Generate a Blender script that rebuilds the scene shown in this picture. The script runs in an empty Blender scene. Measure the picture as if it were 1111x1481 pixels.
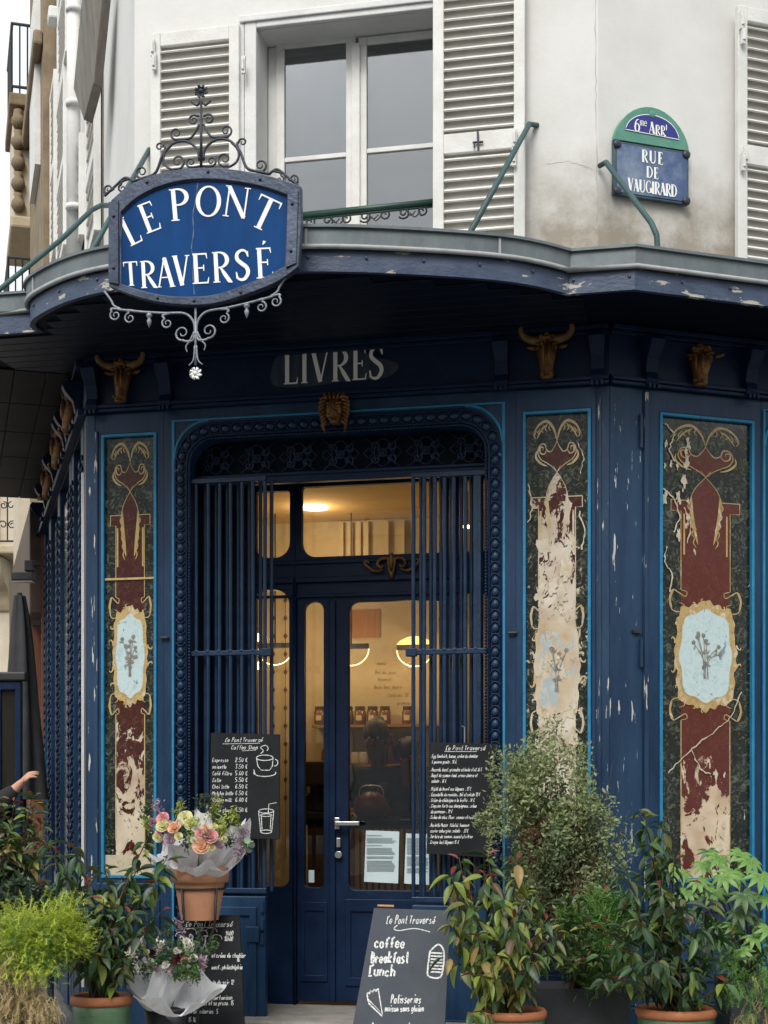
import bpy, bmesh, math, random
from math import sin, cos, pi, radians, sqrt, atan2
from mathutils import Vector, Matrix, Euler
from mathutils.geometry import tessellate_polygon
random.seed(7)
scene = bpy.context.scene
C = scene.collection
EYE = 1.35; FPX = 2200.0; CX = 555.5; HY = 1172.0
# ------------------------------------------------------------------ camera
cam = bpy.data.cameras.new('camera'); camo = bpy.data.objects.new('camera', cam); C.objects.link(camo)
camo.location = (0, 0, EYE); camo.rotation_euler = (radians(90), 0, 0)
cam.sensor_fit = 'HORIZONTAL'; cam.sensor_width = 36; cam.lens = 36*FPX/1111
cam.shift_y = (HY-740.5)/1111; cam.clip_end = 500; cam.clip_start = 0.05
scene.camera = camo
# ------------------------------------------------------------------ light
world = bpy.data.worlds.new('World'); scene.world = world; world.use_nodes = True
nt = world.node_tree; nt.nodes.clear()
SUN_EL, SUN_AZ = 47, 196
sky = nt.nodes.new('ShaderNodeTexSky'); sky.sky_type = 'NISHITA'; sky.sun_disc = False
sky.sun_elevation = radians(SUN_EL); sky.sun_rotation = radians(SUN_AZ); sky.dust_density = 5; sky.air_density = 1.0
hs = nt.nodes.new('ShaderNodeHueSaturation'); hs.inputs['Saturation'].default_value = 0.28
mixc = nt.nodes.new('ShaderNodeMix'); mixc.data_type = 'RGBA'; mixc.inputs[0].default_value = 0.6
mixc.inputs[7].default_value = (7.6, 8.1, 8.4, 1)
bg = nt.nodes.new('ShaderNodeBackground'); bg.inputs['Strength'].default_value = 0.11
wo = nt.nodes.new('ShaderNodeOutputWorld')
nt.links.new(sky.outputs[0], hs.inputs['Color']); nt.links.new(hs.outputs[0], mixc.inputs[6])
nt.links.new(mixc.outputs[2], bg.inputs[0]); nt.links.new(bg.outputs[0], wo.inputs[0])
sl = bpy.data.lights.new('sun', 'SUN'); sl.energy = 1.25; sl.angle = radians(25); sl.color = (1, .97, .92)
so = bpy.data.objects.new('sun', sl); C.objects.link(so)
saz = radians(SUN_AZ); sel = radians(SUN_EL)
sdir = Vector((sin(saz)*cos(sel), cos(saz)*cos(sel), sin(sel)))
so.rotation_euler = sdir.to_track_quat('Z', 'Y').to_euler(); so.location = (0, -5, 12)
vs = scene.view_settings
vs.view_transform = 'Standard'; vs.look = 'None'; vs.gamma = 1; vs.exposure = 0.78; vs.use_curve_mapping = False
try:
    scene.cycles.max_bounces = 8; scene.cycles.transparent_max_bounces = 16
except Exception: pass
# ------------------------------------------------------------------ frames
class Fr:
    def __init__(s, ox, oy, deg):
        a = radians(deg); s.a = a; s.O = (ox, oy); s.X = (cos(a), sin(a)); s.Y = (-sin(a), cos(a))
        s.M = Matrix.Translation((ox, oy, 0)) @ Matrix.Rotation(a, 4, 'Z')
    def at(s, px, py, n=0.0):
        dx = (px-CX)/FPX; dz = (HY-py)/FPX
        t = (-n + s.O[0]*s.Y[0] + s.O[1]*s.Y[1])/(dx*s.Y[0] + s.Y[1])
        wx, wy = t*dx-s.O[0], t-s.O[1]
        return (wx*s.X[0]+wy*s.X[1], EYE+t*dz)
    def u(s, px, n=0.0): return s.at(px, HY, n)[0]
    def z(s, px, py, n=0.0): return s.at(px, py, n)[1]
    def W(s, u, n, z): return s.M @ Vector((u, -n, z))
    def map(s, n=0.0):
        def m(px, py, dn=0.0):
            q = s.at(px, py, n); return Vector((q[0], -(n+dn), q[1]))
        return m
F = Fr(-.2547, 8.554, -12); R = Fr(1.215, 8.237, 19); L = Fr(-1.737, 8.873, -74)
WLD = Fr(0, 0, 0)
def pxw(px, py, Y):       # pixel at depth Y -> world
    return Vector(((px-CX)/FPX*Y, Y, EYE+(HY-py)/FPX*Y))
WM = {}                    # world matrices
# ------------------------------------------------------------------ materials
MATS = {}
def mat(name, col, rough=.6, col2=None, scale=8, bump=0.0, bscale=30, metal=0, coat=0, emit=None, estr=1,
        stretch=(1, 1, 1), detail=5, spec=None, chips=None, lo=.35, hi=.65, trans=0, sheen=0):
    m = bpy.data.materials.new(name); m.use_nodes = True; t = m.node_tree; b = t.nodes['Principled BSDF']
    b.inputs['Base Color'].default_value = (*col, 1); b.inputs['Roughness'].default_value = rough
    b.inputs['Metallic'].default_value = metal; b.inputs['Coat Weight'].default_value = coat
    b.inputs['Coat Roughness'].default_value = .05
    if spec is not None: b.inputs['Specular IOR Level'].default_value = spec
    if emit: b.inputs['Emission Color'].default_value = (*emit, 1); b.inputs['Emission Strength'].default_value = estr
    tc = t.nodes.new('ShaderNodeTexCoord'); mp = t.nodes.new('ShaderNodeMapping'); mp.inputs['Scale'].default_value = stretch
    t.links.new(tc.outputs['Object'], mp.inputs[0]); last = None
    if col2:
        n = t.nodes.new('ShaderNodeTexNoise'); n.inputs['Scale'].default_value = scale; n.inputs['Detail'].default_value = detail
        n.inputs['Roughness'].default_value = .65
        t.links.new(mp.outputs[0], n.inputs['Vector'])
        r = t.nodes.new('ShaderNodeValToRGB'); r.color_ramp.elements[0].position = lo; r.color_ramp.elements[1].position = hi
        r.color_ramp.elements[0].color = (*col, 1); r.color_ramp.elements[1].color = (*col2, 1)
        t.links.new(n.outputs[0], r.inputs[0]); last = r.outputs[0]
        rr = t.nodes.new('ShaderNodeMapRange'); rr.inputs[3].default_value = max(0, rough-.08); rr.inputs[4].default_value = min(1, rough+.12)
        t.links.new(n.outputs[0], rr.inputs[0]); t.links.new(rr.outputs[0], b.inputs['Roughness'])
    if chips:   # (colour, threshold, scale, stretch)
        cc, th, sc, st = chips
        mp2 = t.nodes.new('ShaderNodeMapping'); mp2.inputs['Scale'].default_value = st
        t.links.new(tc.outputs['Object'], mp2.inputs[0])
        n2 = t.nodes.new('ShaderNodeTexNoise'); n2.inputs['Scale'].default_value = sc; n2.inputs['Detail'].default_value = 6
        n2.inputs['Roughness'].default_value = .6
        t.links.new(mp2.outputs[0], n2.inputs['Vector'])
        r2 = t.nodes.new('ShaderNodeMapRange'); r2.inputs[1].default_value = th; r2.inputs[2].default_value = th+.012
        t.links.new(n2.outputs[0], r2.inputs[0])
        mx = t.nodes.new('ShaderNodeMix'); mx.data_type = 'RGBA'
        t.links.new(r2.outputs[0], mx.inputs[0])
        if last: t.links.new(last, mx.inputs[6])
        else: mx.inputs[6].default_value = (*col, 1)
        mx.inputs[7].default_value = (*cc, 1); last = mx.outputs[2]
    if last: t.links.new(last, b.inputs['Base Color'])
    if bump:
        n3 = t.nodes.new('ShaderNodeTexNoise'); n3.inputs['Scale'].default_value = bscale; n3.inputs['Detail'].default_value = 6
        t.links.new(mp.outputs[0], n3.inputs['Vector'])
        bp = t.nodes.new('ShaderNodeBump'); bp.inputs['Strength'].default_value = bump; bp.inputs['Distance'].default_value = .01
        t.links.new(n3.outputs[0], bp.inputs['Height']); t.links.new(bp.outputs[0], b.inputs['Normal'])
    if trans:
        out = t.nodes['Material Output']; tl = t.nodes.new('ShaderNodeBsdfTranslucent'); ms = t.nodes.new('ShaderNodeMixShader')
        ms.inputs[0].default_value = trans; tl.inputs[0].default_value = (*[min(1, c*1.5) for c in col], 1)
        if last: t.links.new(last, tl.inputs[0])
        t.links.new(b.outputs[0], ms.inputs[1]); t.links.new(tl.outputs[0], ms.inputs[2]); t.links.new(ms.outputs[0], out.inputs[0])
    m.diffuse_color = (*col, 1)
    return m
def glass_mat(name, tint=(1, 1, 1), ior=1.5, rough=0.0):
    m = bpy.data.materials.new(name); m.use_nodes = True; t = m.node_tree; t.nodes.clear()
    o = t.nodes.new('ShaderNodeOutputMaterial'); g = t.nodes.new('ShaderNodeBsdfGlossy'); tr = t.nodes.new('ShaderNodeBsdfTransparent')
    g.inputs['Roughness'].default_value = rough; tr.inputs[0].default_value = (*tint, 1)
    fr = t.nodes.new('ShaderNodeFresnel'); fr.inputs[0].default_value = ior; mx = t.nodes.new('ShaderNodeMixShader')
    ns = t.nodes.new('ShaderNodeTexNoise'); ns.inputs['Scale'].default_value = 2.2; bp = t.nodes.new('ShaderNodeBump')
    bp.inputs['Strength'].default_value = .05; bp.inputs['Distance'].default_value = .02
    tc = t.nodes.new('ShaderNodeTexCoord'); t.links.new(tc.outputs['Object'], ns.inputs['Vector'])
    t.links.new(ns.outputs[0], bp.inputs['Height']); t.links.new(bp.outputs[0], g.inputs['Normal'])
    t.links.new(fr.outputs[0], mx.inputs[0]); t.links.new(tr.outputs[0], mx.inputs[1]); t.links.new(g.outputs[0], mx.inputs[2])
    t.links.new(mx.outputs[0], o.inputs[0]); return m
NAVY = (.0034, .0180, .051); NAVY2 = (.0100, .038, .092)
M = dict(
 navy=mat('navy_paint', NAVY, .40, (.014, .046, .100), 4, spec=.32, bump=.25, bscale=40, stretch=(1, 1, .25), chips=((.45, .43, .38), .735, 11, (1.6, 1.6, .3))),
 navy_old=mat('peeling_navy_paint', (.0045, .0215, .058), .45, (.016, .050, .106), 4, .4, 50, spec=.35, stretch=(1, 1, .2), chips=((.50, .48, .43), .625, 13, (3.0, 3.0, .35))),
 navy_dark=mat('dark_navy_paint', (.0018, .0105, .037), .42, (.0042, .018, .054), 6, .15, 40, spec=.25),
 navy_iron=mat('navy_iron', (.0040, .0185, .049), .38, (.009, .031, .073), 10, .2, 60, spec=.4),
 teal=mat('teal_line_paint', (.008, .155, .31), .5, (.014, .21, .38), 12, .2, 60, chips=((.02, .05, .12), .68, 18, (1, 1, .5))),
 wall=mat('white_render', (.66, .65, .625), .92, (.555, .545, .515), 1.3, .12, 45, detail=8, lo=.4, hi=.75),
 wallw=mat('white_moulding', (.70, .695, .68), .8, (.60, .595, .575), 4, .2, 50),
 shut=mat('white_shutter_paint', (.70, .695, .665), .6, (.60, .59, .555), 6, .2, 60, chips=((.35, .32, .27), .74, 14, (1, 1, 1))),
 slat=mat('shutter_slat_paint', (.72, .705, .66), .6, (.62, .60, .555), 7, .15, 50),
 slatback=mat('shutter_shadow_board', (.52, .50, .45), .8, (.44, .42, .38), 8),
 zinc=mat('zinc_sheet', (.10, .12, .13), .5, (.155, .18, .19), 5, .25, 30, metal=.25, stretch=(1, 1, .5)),
 zincl=mat('pale_zinc_bead', (.28, .29, .295), .45, (.38, .38, .375), 12, .15, 30),
 fascia=mat('faded_blue_fascia', (.022, .040, .085), .5, (.06, .085, .14), 5, .3, 30, stretch=(1, 1, 2), chips=((.42, .39, .33), .60, 5, (1, 1, 3))),
 signframe=mat('slate_blue_sign_frame', (.030, .042, .072), .42, (.065, .085, .13), 8, .3, 50, metal=.3),
 signblue=mat('royal_blue_enamel', (.0010, .034, .130), .35, (.0015, .050, .185), 5, .1, 20, spec=.12, stretch=(1.5, 1, .4)),
 white=mat('white_sign_paint', (.86, .86, .83), .5, (.78, .78, .75), 20, .1, 60),
 cream=mat('cream_letter_paint', (.92, .90, .83), .6, (.84, .81, .72), 20),
 iron=mat('dark_wrought_iron', (.028, .03, .042), .45, (.05, .055, .07), 30, .3, 80, metal=.4),
 ironl=mat('silvery_wrought_iron', (.26, .28, .31), .45, (.17, .19, .22), 30, .3, 80, metal=.3),
 greeniron=mat('green_iron', (.018, .055, .055), .5, (.03, .08, .08), 14, .3, 60),
 gold=mat('worn_gilding', (.27, .125, .032), .45, (.07, .028, .009), 14, .5, 50, metal=.35),
 golds=mat('gold_leaf_line', (.56, .40, .17), .45, (.42, .27, .10), 40, .1, 60),
 goldp=mat('pale_gold_leaf', (.66, .53, .27), .45, (.48, .33, .13), 30),
 soff=mat('black_soffit_paint', (.0015, .004, .012), .6, (.003, .007, .018), 5, .2, 20, spec=.12),
 soffg=mat('glossy_black_soffit_board', (.0015, .002, .003), .5, (.006, .0065, .008), 2.2, .12, 8, coat=0, spec=.10, lo=.45, hi=.8),
 board=mat('chalkboard_black', (.011, .012, .014), .7, (.024, .026, .029), 5, .05, 30, spec=.15, lo=.3, hi=.8),
 boardg=mat('chalkboard_grey', (.045, .054, .066), .7, (.075, .085, .098), 4, .05, 30, spec=.2, lo=.3, hi=.8),
 chalk=mat('white_chalk', (.80, .80, .78), .9, (.50, .50, .49), 120, chips=((.16, .165, .17), .57, 150, (1, 1, 1))),
 woodb=mat('brown_wood', (.16, .055, .022), .5, (.09, .03, .014), 8, .2, 40, stretch=(4, 4, .3)),
 woodl=mat('pale_wood', (.42, .22, .09), .55, (.30, .14, .05), 8, .2, 40, stretch=(8, 8, .3)),
 terra=mat('terracotta', (.52, .25, .14), .75, (.44, .20, .11), 6, .2, 40, lo=.4, hi=.7),
 terrar=mat('terracotta_rim', (.44, .16, .065), .6, (.34, .12, .05), 8, .2, 40),
 potg=mat('green_glazed_clay', (.055, .125, .06), .35, (.09, .18, .09), 7, .3, 60, coat=.3, stretch=(1, 1, 9)),
 planter=mat('anthracite_planter', (.035, .042, .05), .6, (.05, .058, .066), 6, .1, 50),
 soil=mat('potting_soil', (.02, .012, .008), .95, (.05, .03, .02), 40, 1, 60),
 bark=mat('thin_bark', (.08, .045, .028), .8, (.045, .03, .02), 30, .5, 60),
 barkr=mat('red_stem', (.13, .035, .03), .7, (.08, .03, .02), 30),
 paper=mat('white_wrapping_paper', (.80, .80, .82), .7, (.70, .70, .72), 4, .3, 12, trans=.25),
 notice=mat('pale_notice_paper', (.62, .74, .76), .8, (.56, .68, .70), 6),
 ink=mat('grey_print', (.22, .26, .28), .9),
 steel=mat('brushed_steel', (.62, .62, .60), .3, (.5, .5, .5), 40, metal=.9),
 black=mat('black_metal', (.012, .013, .015), .5, (.022, .022, .024), 20),
 bucket=mat('black_bucket', (.015, .018, .022), .45, (.022, .025, .03), 6),
 inwall=mat('cream_tiled_wall', (.58, .50, .35), .7, (.44, .37, .25), 2.0, .1, 12),
 inceil=mat('inside_ceiling', (.50, .37, .20), .9, (.45, .33, .17), 3),
 infloor=mat('inside_floor', (.10, .05, .028), .6, (.06, .03, .02), 5),
 diam=mat('dark_tile_diamond', (.10, .055, .03), .5),
 stone=mat('pale_stone_step', (.30, .28, .25), .8, (.20, .19, .17), 7, .4, 60),
 pave=mat('grey_pavement', (.13, .13, .127), .85, (.09, .09, .088), 6, .5, 90),
 road=mat('asphalt', (.045, .045, .047), .9, (.065, .065, .065), 30, .6, 120),
 beige=mat('beige_limestone', (.50, .42, .30), .85, (.40, .32, .21), 3, .4, 30),
 beiged=mat('weathered_limestone', (.26, .20, .125), .85, (.17, .125, .075), 4, .4, 30),
 beigel=mat('pale_limestone', (.60, .53, .42), .85, (.50, .43, .33), 3, .3, 30),
 taupe=mat('taupe_paint', (.20, .18, .15), .7, (.13, .115, .10), 6, .3, 40, stretch=(3, 3, .4)),
 skin=mat('skin', (.52, .28, .19), .55, (.46, .24, .16), 12),
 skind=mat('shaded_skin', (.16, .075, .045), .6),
 hair=mat('dark_hair', (.012, .008, .006), .5, (.02, .013, .01), 60, .6, 90, stretch=(1, 1, .2)),
 cloth=mat('black_cloth', (.010, .010, .012), .85, (.018, .018, .02), 30),
 redcl=mat('rust_red_enamel', (.10, .014, .005), .4),
 jarglass=mat('amber_jar', (.22, .10, .03), .2, (.08, .04, .02), 20),
 jarlid=mat('jar_lid', (.05, .03, .02), .4),
 label=mat('jar_label', (.60, .50, .36), .8),
 dim=mat('window_grey', (.42, .445, .47), .9, (.33, .355, .385), 1.2),
 bulb=mat('bulb', (1, .8, .5), .5, emit=(1, .62, .25), estr=14),
 disc=mat('lamp_disc', (1, .9, .7), .5, emit=(1, .80, .50), estr=6),
 led=mat('lamp_hoop', (1, .9, .7), .5, emit=(1, .74, .38), estr=1.2),
 glow=mat('lamp_dome', (1, .7, .3), .5, emit=(1, .58, .18), estr=1.1),
 glass=glass_mat('window_glass', (.95, .97, .96), 1.62),
 glassu=glass_mat('upper_glass', (.82, .85, .88), 1.95),
 cup=mat('porcelain', (.5, .46, .4), .3),
)
def marble(name, base, vein, sc, thr):
    m = mat(name, base, .12, vein, sc, 0, coat=.6, detail=9, lo=thr, hi=thr+.16)
    return m
def painted(name, base, base2, peel, scale, zpts, xb=0.0, seedoff=0.0):
    """painted glass that has flaked off to a cream ground; zpts: (height fraction, flake bias) in object z 0..1 of generated"""
    m = bpy.data.materials.new(name); m.use_nodes = True; t = m.node_tree; b = t.nodes['Principled BSDF']
    b.inputs['Roughness'].default_value = .16; b.inputs['Coat Weight'].default_value = .5; b.inputs['Coat Roughness'].default_value = .03
    tc = t.nodes.new('ShaderNodeTexCoord'); sp = t.nodes.new('ShaderNodeSeparateXYZ')
    t.links.new(tc.outputs['Object'], sp.inputs[0])
    zr = t.nodes.new('ShaderNodeMapRange'); zr.inputs[1].default_value = .95; zr.inputs[2].default_value = 3.53
    t.links.new(sp.outputs[2], zr.inputs[0])
    ramp = t.nodes.new('ShaderNodeValToRGB'); els = ramp.color_ramp.elements
    els[0].position = zpts[0][0]; els[0].color = (zpts[0][1],)*3+(1,); els[1].position = zpts[-1][0]; els[1].color = (zpts[-1][1],)*3+(1,)
    for p, v in zpts[1:-1]:
        e = els.new(p); e.color = (v, v, v, 1)
    t.links.new(zr.outputs[0], ramp.inputs[0])
    mp = t.nodes.new('ShaderNodeMapping'); mp.inputs['Location'].default_value = (seedoff, 0, seedoff*1.7); mp.inputs['Scale'].default_value = (1.2, 1, .8)
    t.links.new(tc.outputs['Object'], mp.inputs[0])
    n = t.nodes.new('ShaderNodeTexNoise'); n.inputs['Scale'].default_value = scale; n.inputs['Detail'].default_value = 9; n.inputs['Roughness'].default_value = .70
    n.inputs['Distortion'].default_value = .9
    t.links.new(mp.outputs[0], n.inputs['Vector'])
    ad = t.nodes.new('ShaderNodeMath'); ad.operation = 'ADD'; t.links.new(n.outputs[0], ad.inputs[0]); t.links.new(ramp.outputs[0], ad.inputs[1])
    st = t.nodes.new('ShaderNodeMapRange'); st.inputs[1].default_value = 1.0; st.inputs[2].default_value = 1.012
    t.links.new(ad.outputs[0], st.inputs[0])
    # base with reticulated veins
    v = t.nodes.new('ShaderNodeTexNoise'); v.inputs['Scale'].default_value = 26; v.inputs['Detail'].default_value = 8; v.inputs['Roughness'].default_value = .75
    v.inputs['Distortion'].default_value = 1.4; t.links.new(tc.outputs['Object'], v.inputs['Vector'])
    vr = t.nodes.new('ShaderNodeValToRGB'); vr.color_ramp.elements[0].position = .50; vr.color_ramp.elements[1].position = .66
    vr.color_ramp.elements[0].color = (*base, 1); vr.color_ramp.elements[1].color = (*base2, 1); t.links.new(v.outputs[0], vr.inputs[0])
    c = t.nodes.new('ShaderNodeTexNoise'); c.inputs['Scale'].default_value = 5; c.inputs['Detail'].default_value = 7
    t.links.new(tc.outputs['Object'], c.inputs['Vector'])
    cr = t.nodes.new('ShaderNodeValToRGB'); cr.color_ramp.elements[0].position = .35; cr.color_ramp.elements[1].position = .7
    cr.color_ramp.elements[0].color = (*peel, 1); cr.color_ramp.elements[1].color = (peel[0]*.62, peel[1]*.5, peel[2]*.42, 1); t.links.new(c.outputs[0], cr.inputs[0])
    mx = t.nodes.new('ShaderNodeMix'); mx.data_type = 'RGBA'; t.links.new(st.outputs[0], mx.inputs[0])
    t.links.new(vr.outputs[0], mx.inputs[6]); t.links.new(cr.outputs[0], mx.inputs[7]); t.links.new(mx.outputs[2], b.inputs['Base Color'])
    m.diffuse_color = (*base, 1); return m
RED = (.050, .011, .008); RED2 = (.125, .042, .030); GRN = (.008, .012, .010); GRN2 = (.13, .14, .10); CRM = (.62, .55, .42)
M['redA'] = painted('red_glass_left', RED, RED2, CRM, 9, [(0, .60), (.14, .54), (.34, .47), (.42, .30), (.62, .12), (1, .2)], seedoff=3)
M['grnA'] = painted('green_glass_left', GRN, GRN2, CRM, 14, [(0, .46), (.2, .30), (1, .22)], seedoff=1)
M['redB'] = painted('red_glass_middle', RED, RED2, (.66, .60, .50), 8, [(0, .70), (.3, .66), (.45, .58), (.62, .60), (.72, .53), (.82, .46), (.88, .36), (1, .30)], seedoff=5)
M['grnB'] = painted('green_glass_middle', GRN, GRN2, CRM, 20, [(0, .36), (.5, .42), (.8, .38), (1, .30)], seedoff=7)
M['redC'] = painted('red_glass_right', (.095, .018, .012), RED2, (.66, .55, .40), 7, [(0, .56), (.12, .60), (.22, .44), (.45, .34), (.62, .34), (.7, .38), (1, .28)], seedoff=9)
M['grnC'] = painted('green_glass_right', GRN, GRN2, CRM, 16, [(0, .38), (.3, .30), (.6, .34), (1, .34)], seedoff=11)
M['cart'] = painted('pale_blue_cartouche', (.50, .62, .62), (.36, .47, .50), (.22, .30, .36), 12, [(0, .38), (1, .38)], seedoff=2)
M['cartw'] = painted('worn_cartouche', (.36, .42, .43), (.52, .55, .52), (.64, .55, .40), 11, [(0, .53), (1, .53)], seedoff=4)
M['goldA'] = painted('worn_gold_line_left', (.50, .36, .15), (.30, .19, .07), (.62, .54, .38), 20, [(0, .50), (.4, .44), (1, .40)], seedoff=6)
M['goldC'] = painted('worn_gold_line_right', (.46, .32, .13), (.28, .17, .06), (.62, .54, .38), 20, [(0, .50), (.4, .46), (1, .44)], seedoff=8)
M['goldB'] = painted('flaked_gold_middle', (.52, .40, .20), (.34, .20, .07), (.64, .57, .45), 13, [(0, .58), (.7, .58), (.85, .50), (1, .44)], seedoff=10)
M['bisque'] = painted('worn_cream_ground', (.50, .44, .32), (.30, .25, .17), (.12, .09, .05), 8, [(0, .36), (1, .36)], seedoff=4)
# wall weathering towards the canopy
def add_damp(m, z0, z1):
    t = m.node_tree; b = t.nodes['Principled BSDF']; src = b.inputs['Base Color'].links[0].from_socket
    tc = t.nodes.new('ShaderNodeTexCoord'); sp = t.nodes.new('ShaderNodeSeparateXYZ'); t.links.new(tc.outputs['Object'], sp.inputs[0])
    mr = t.nodes.new('ShaderNodeMapRange'); mr.inputs[1].default_value = z0; mr.inputs[2].default_value = z1; mr.inputs[3].default_value = 1; mr.inputs[4].default_value = 0; t.links.new(sp.outputs[2], mr.inputs[0])
    n = t.nodes.new('ShaderNodeTexNoise'); n.inputs['Scale'].default_value = 3.5; n.inputs['Detail'].default_value = 9; n.inputs['Roughness'].default_value = .7
    t.links.new(tc.outputs['Object'], n.inputs['Vector'])
    mu = t.nodes.new('ShaderNodeMath'); mu.operation = 'MULTIPLY'; t.links.new(mr.outputs[0], mu.inputs[0]); t.links.new(n.outputs[0], mu.inputs[1])
    m2 = t.nodes.new('ShaderNodeMapRange'); m2.inputs[1].default_value = .16; m2.inputs[2].default_value = .52; m2.inputs[4].default_value = .85; t.links.new(mu.outputs[0], m2.inputs[0])
    mx = t.nodes.new('ShaderNodeMix'); mx.data_type = 'RGBA'; t.links.new(m2.outputs[0], mx.inputs[0]); t.links.new(src, mx.inputs[6])
    mx.inputs[7].default_value = (.24, .20, .145, 1); t.links.new(mx.outputs[2], b.inputs['Base Color'])
add_damp(M['wall'], 4.6, 5.35)
def leafmat(n, c, c2, tr=.3, rough=.35): return mat(n, c, rough, c2, 14, .15, 40, trans=tr)
LEAF = [leafmat('dark_green_leaf', (.028, .07, .028), (.05, .105, .04)), leafmat('mid_green_leaf', (.06, .125, .035), (.09, .17, .05)),
        leafmat('yellow_green_leaf', (.26, .30, .045), (.17, .24, .04)), leafmat('grey_green_leaf', (.075, .11, .065), (.05, .08, .05)),
        leafmat('bronze_leaf', (.10, .065, .03), (.15, .095, .045)), leafmat('red_leaf', (.17, .03, .022), (.22, .06, .035)),
        leafmat('olive_leaf', (.11, .13, .035), (.16, .17, .05)), leafmat('ochre_leaf', (.33, .24, .06), (.24, .16, .04))]
M['fatsia'] = leafmat('bright_aralia_leaf', (.11, .26, .05), (.22, .38, .09))
M['bush'] = mat('small_variegated_leaf', (.14, .20, .065), .5, (.38, .42, .22), 24, trans=.3, lo=.35, hi=.65)
M['bush2'] = mat('small_grey_green_leaf', (.07, .11, .045), .5, (.17, .22, .10), 24, trans=.3)
M['bushr'] = mat('small_rusty_leaf', (.13, .06, .035), .5, (.22, .12, .07), 24, trans=.3)
M['fern'] = mat('lime_needles', (.36, .46, .05), .6, (.55, .62, .10), 9, trans=.35)
M['fernd'] = mat('deep_green_needles', (.07, .18, .035), .6, (.14, .27, .05), 9, trans=.3)
M['straw'] = mat('dry_straw', (.50, .40, .20), .8, (.36, .26, .12), 20, trans=.2)
FL = dict(pink=mat('pink_petal', (.78, .36, .38), .6, (.84, .50, .48), 20, trans=.3), peach=mat('peach_petal', (.84, .50, .30), .6, (.86, .60, .42), 20, trans=.3),
          yellow=mat('pale_yellow_petal', (.82, .80, .50), .6, (.76, .72, .36), 20, trans=.3), white=mat('white_petal', (.80, .78, .72), .6, (.72, .70, .60), 20, trans=.3),
          mauve=mat('mauve_petal', (.40, .27, .34), .6, (.52, .38, .45), 20, trans=.3), dark=mat('burgundy_petal', (.07, .006, .012), .6, (.12, .01, .02), 20, trans=.2),
          lime=mat('lime_sprig', (.42, .46, .10), .6, (.26, .32, .07), 20, trans=.3), red=mat('cherry_petal', (.5, .05, .06), .6, (.62, .10, .10), 20, trans=.3))
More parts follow.
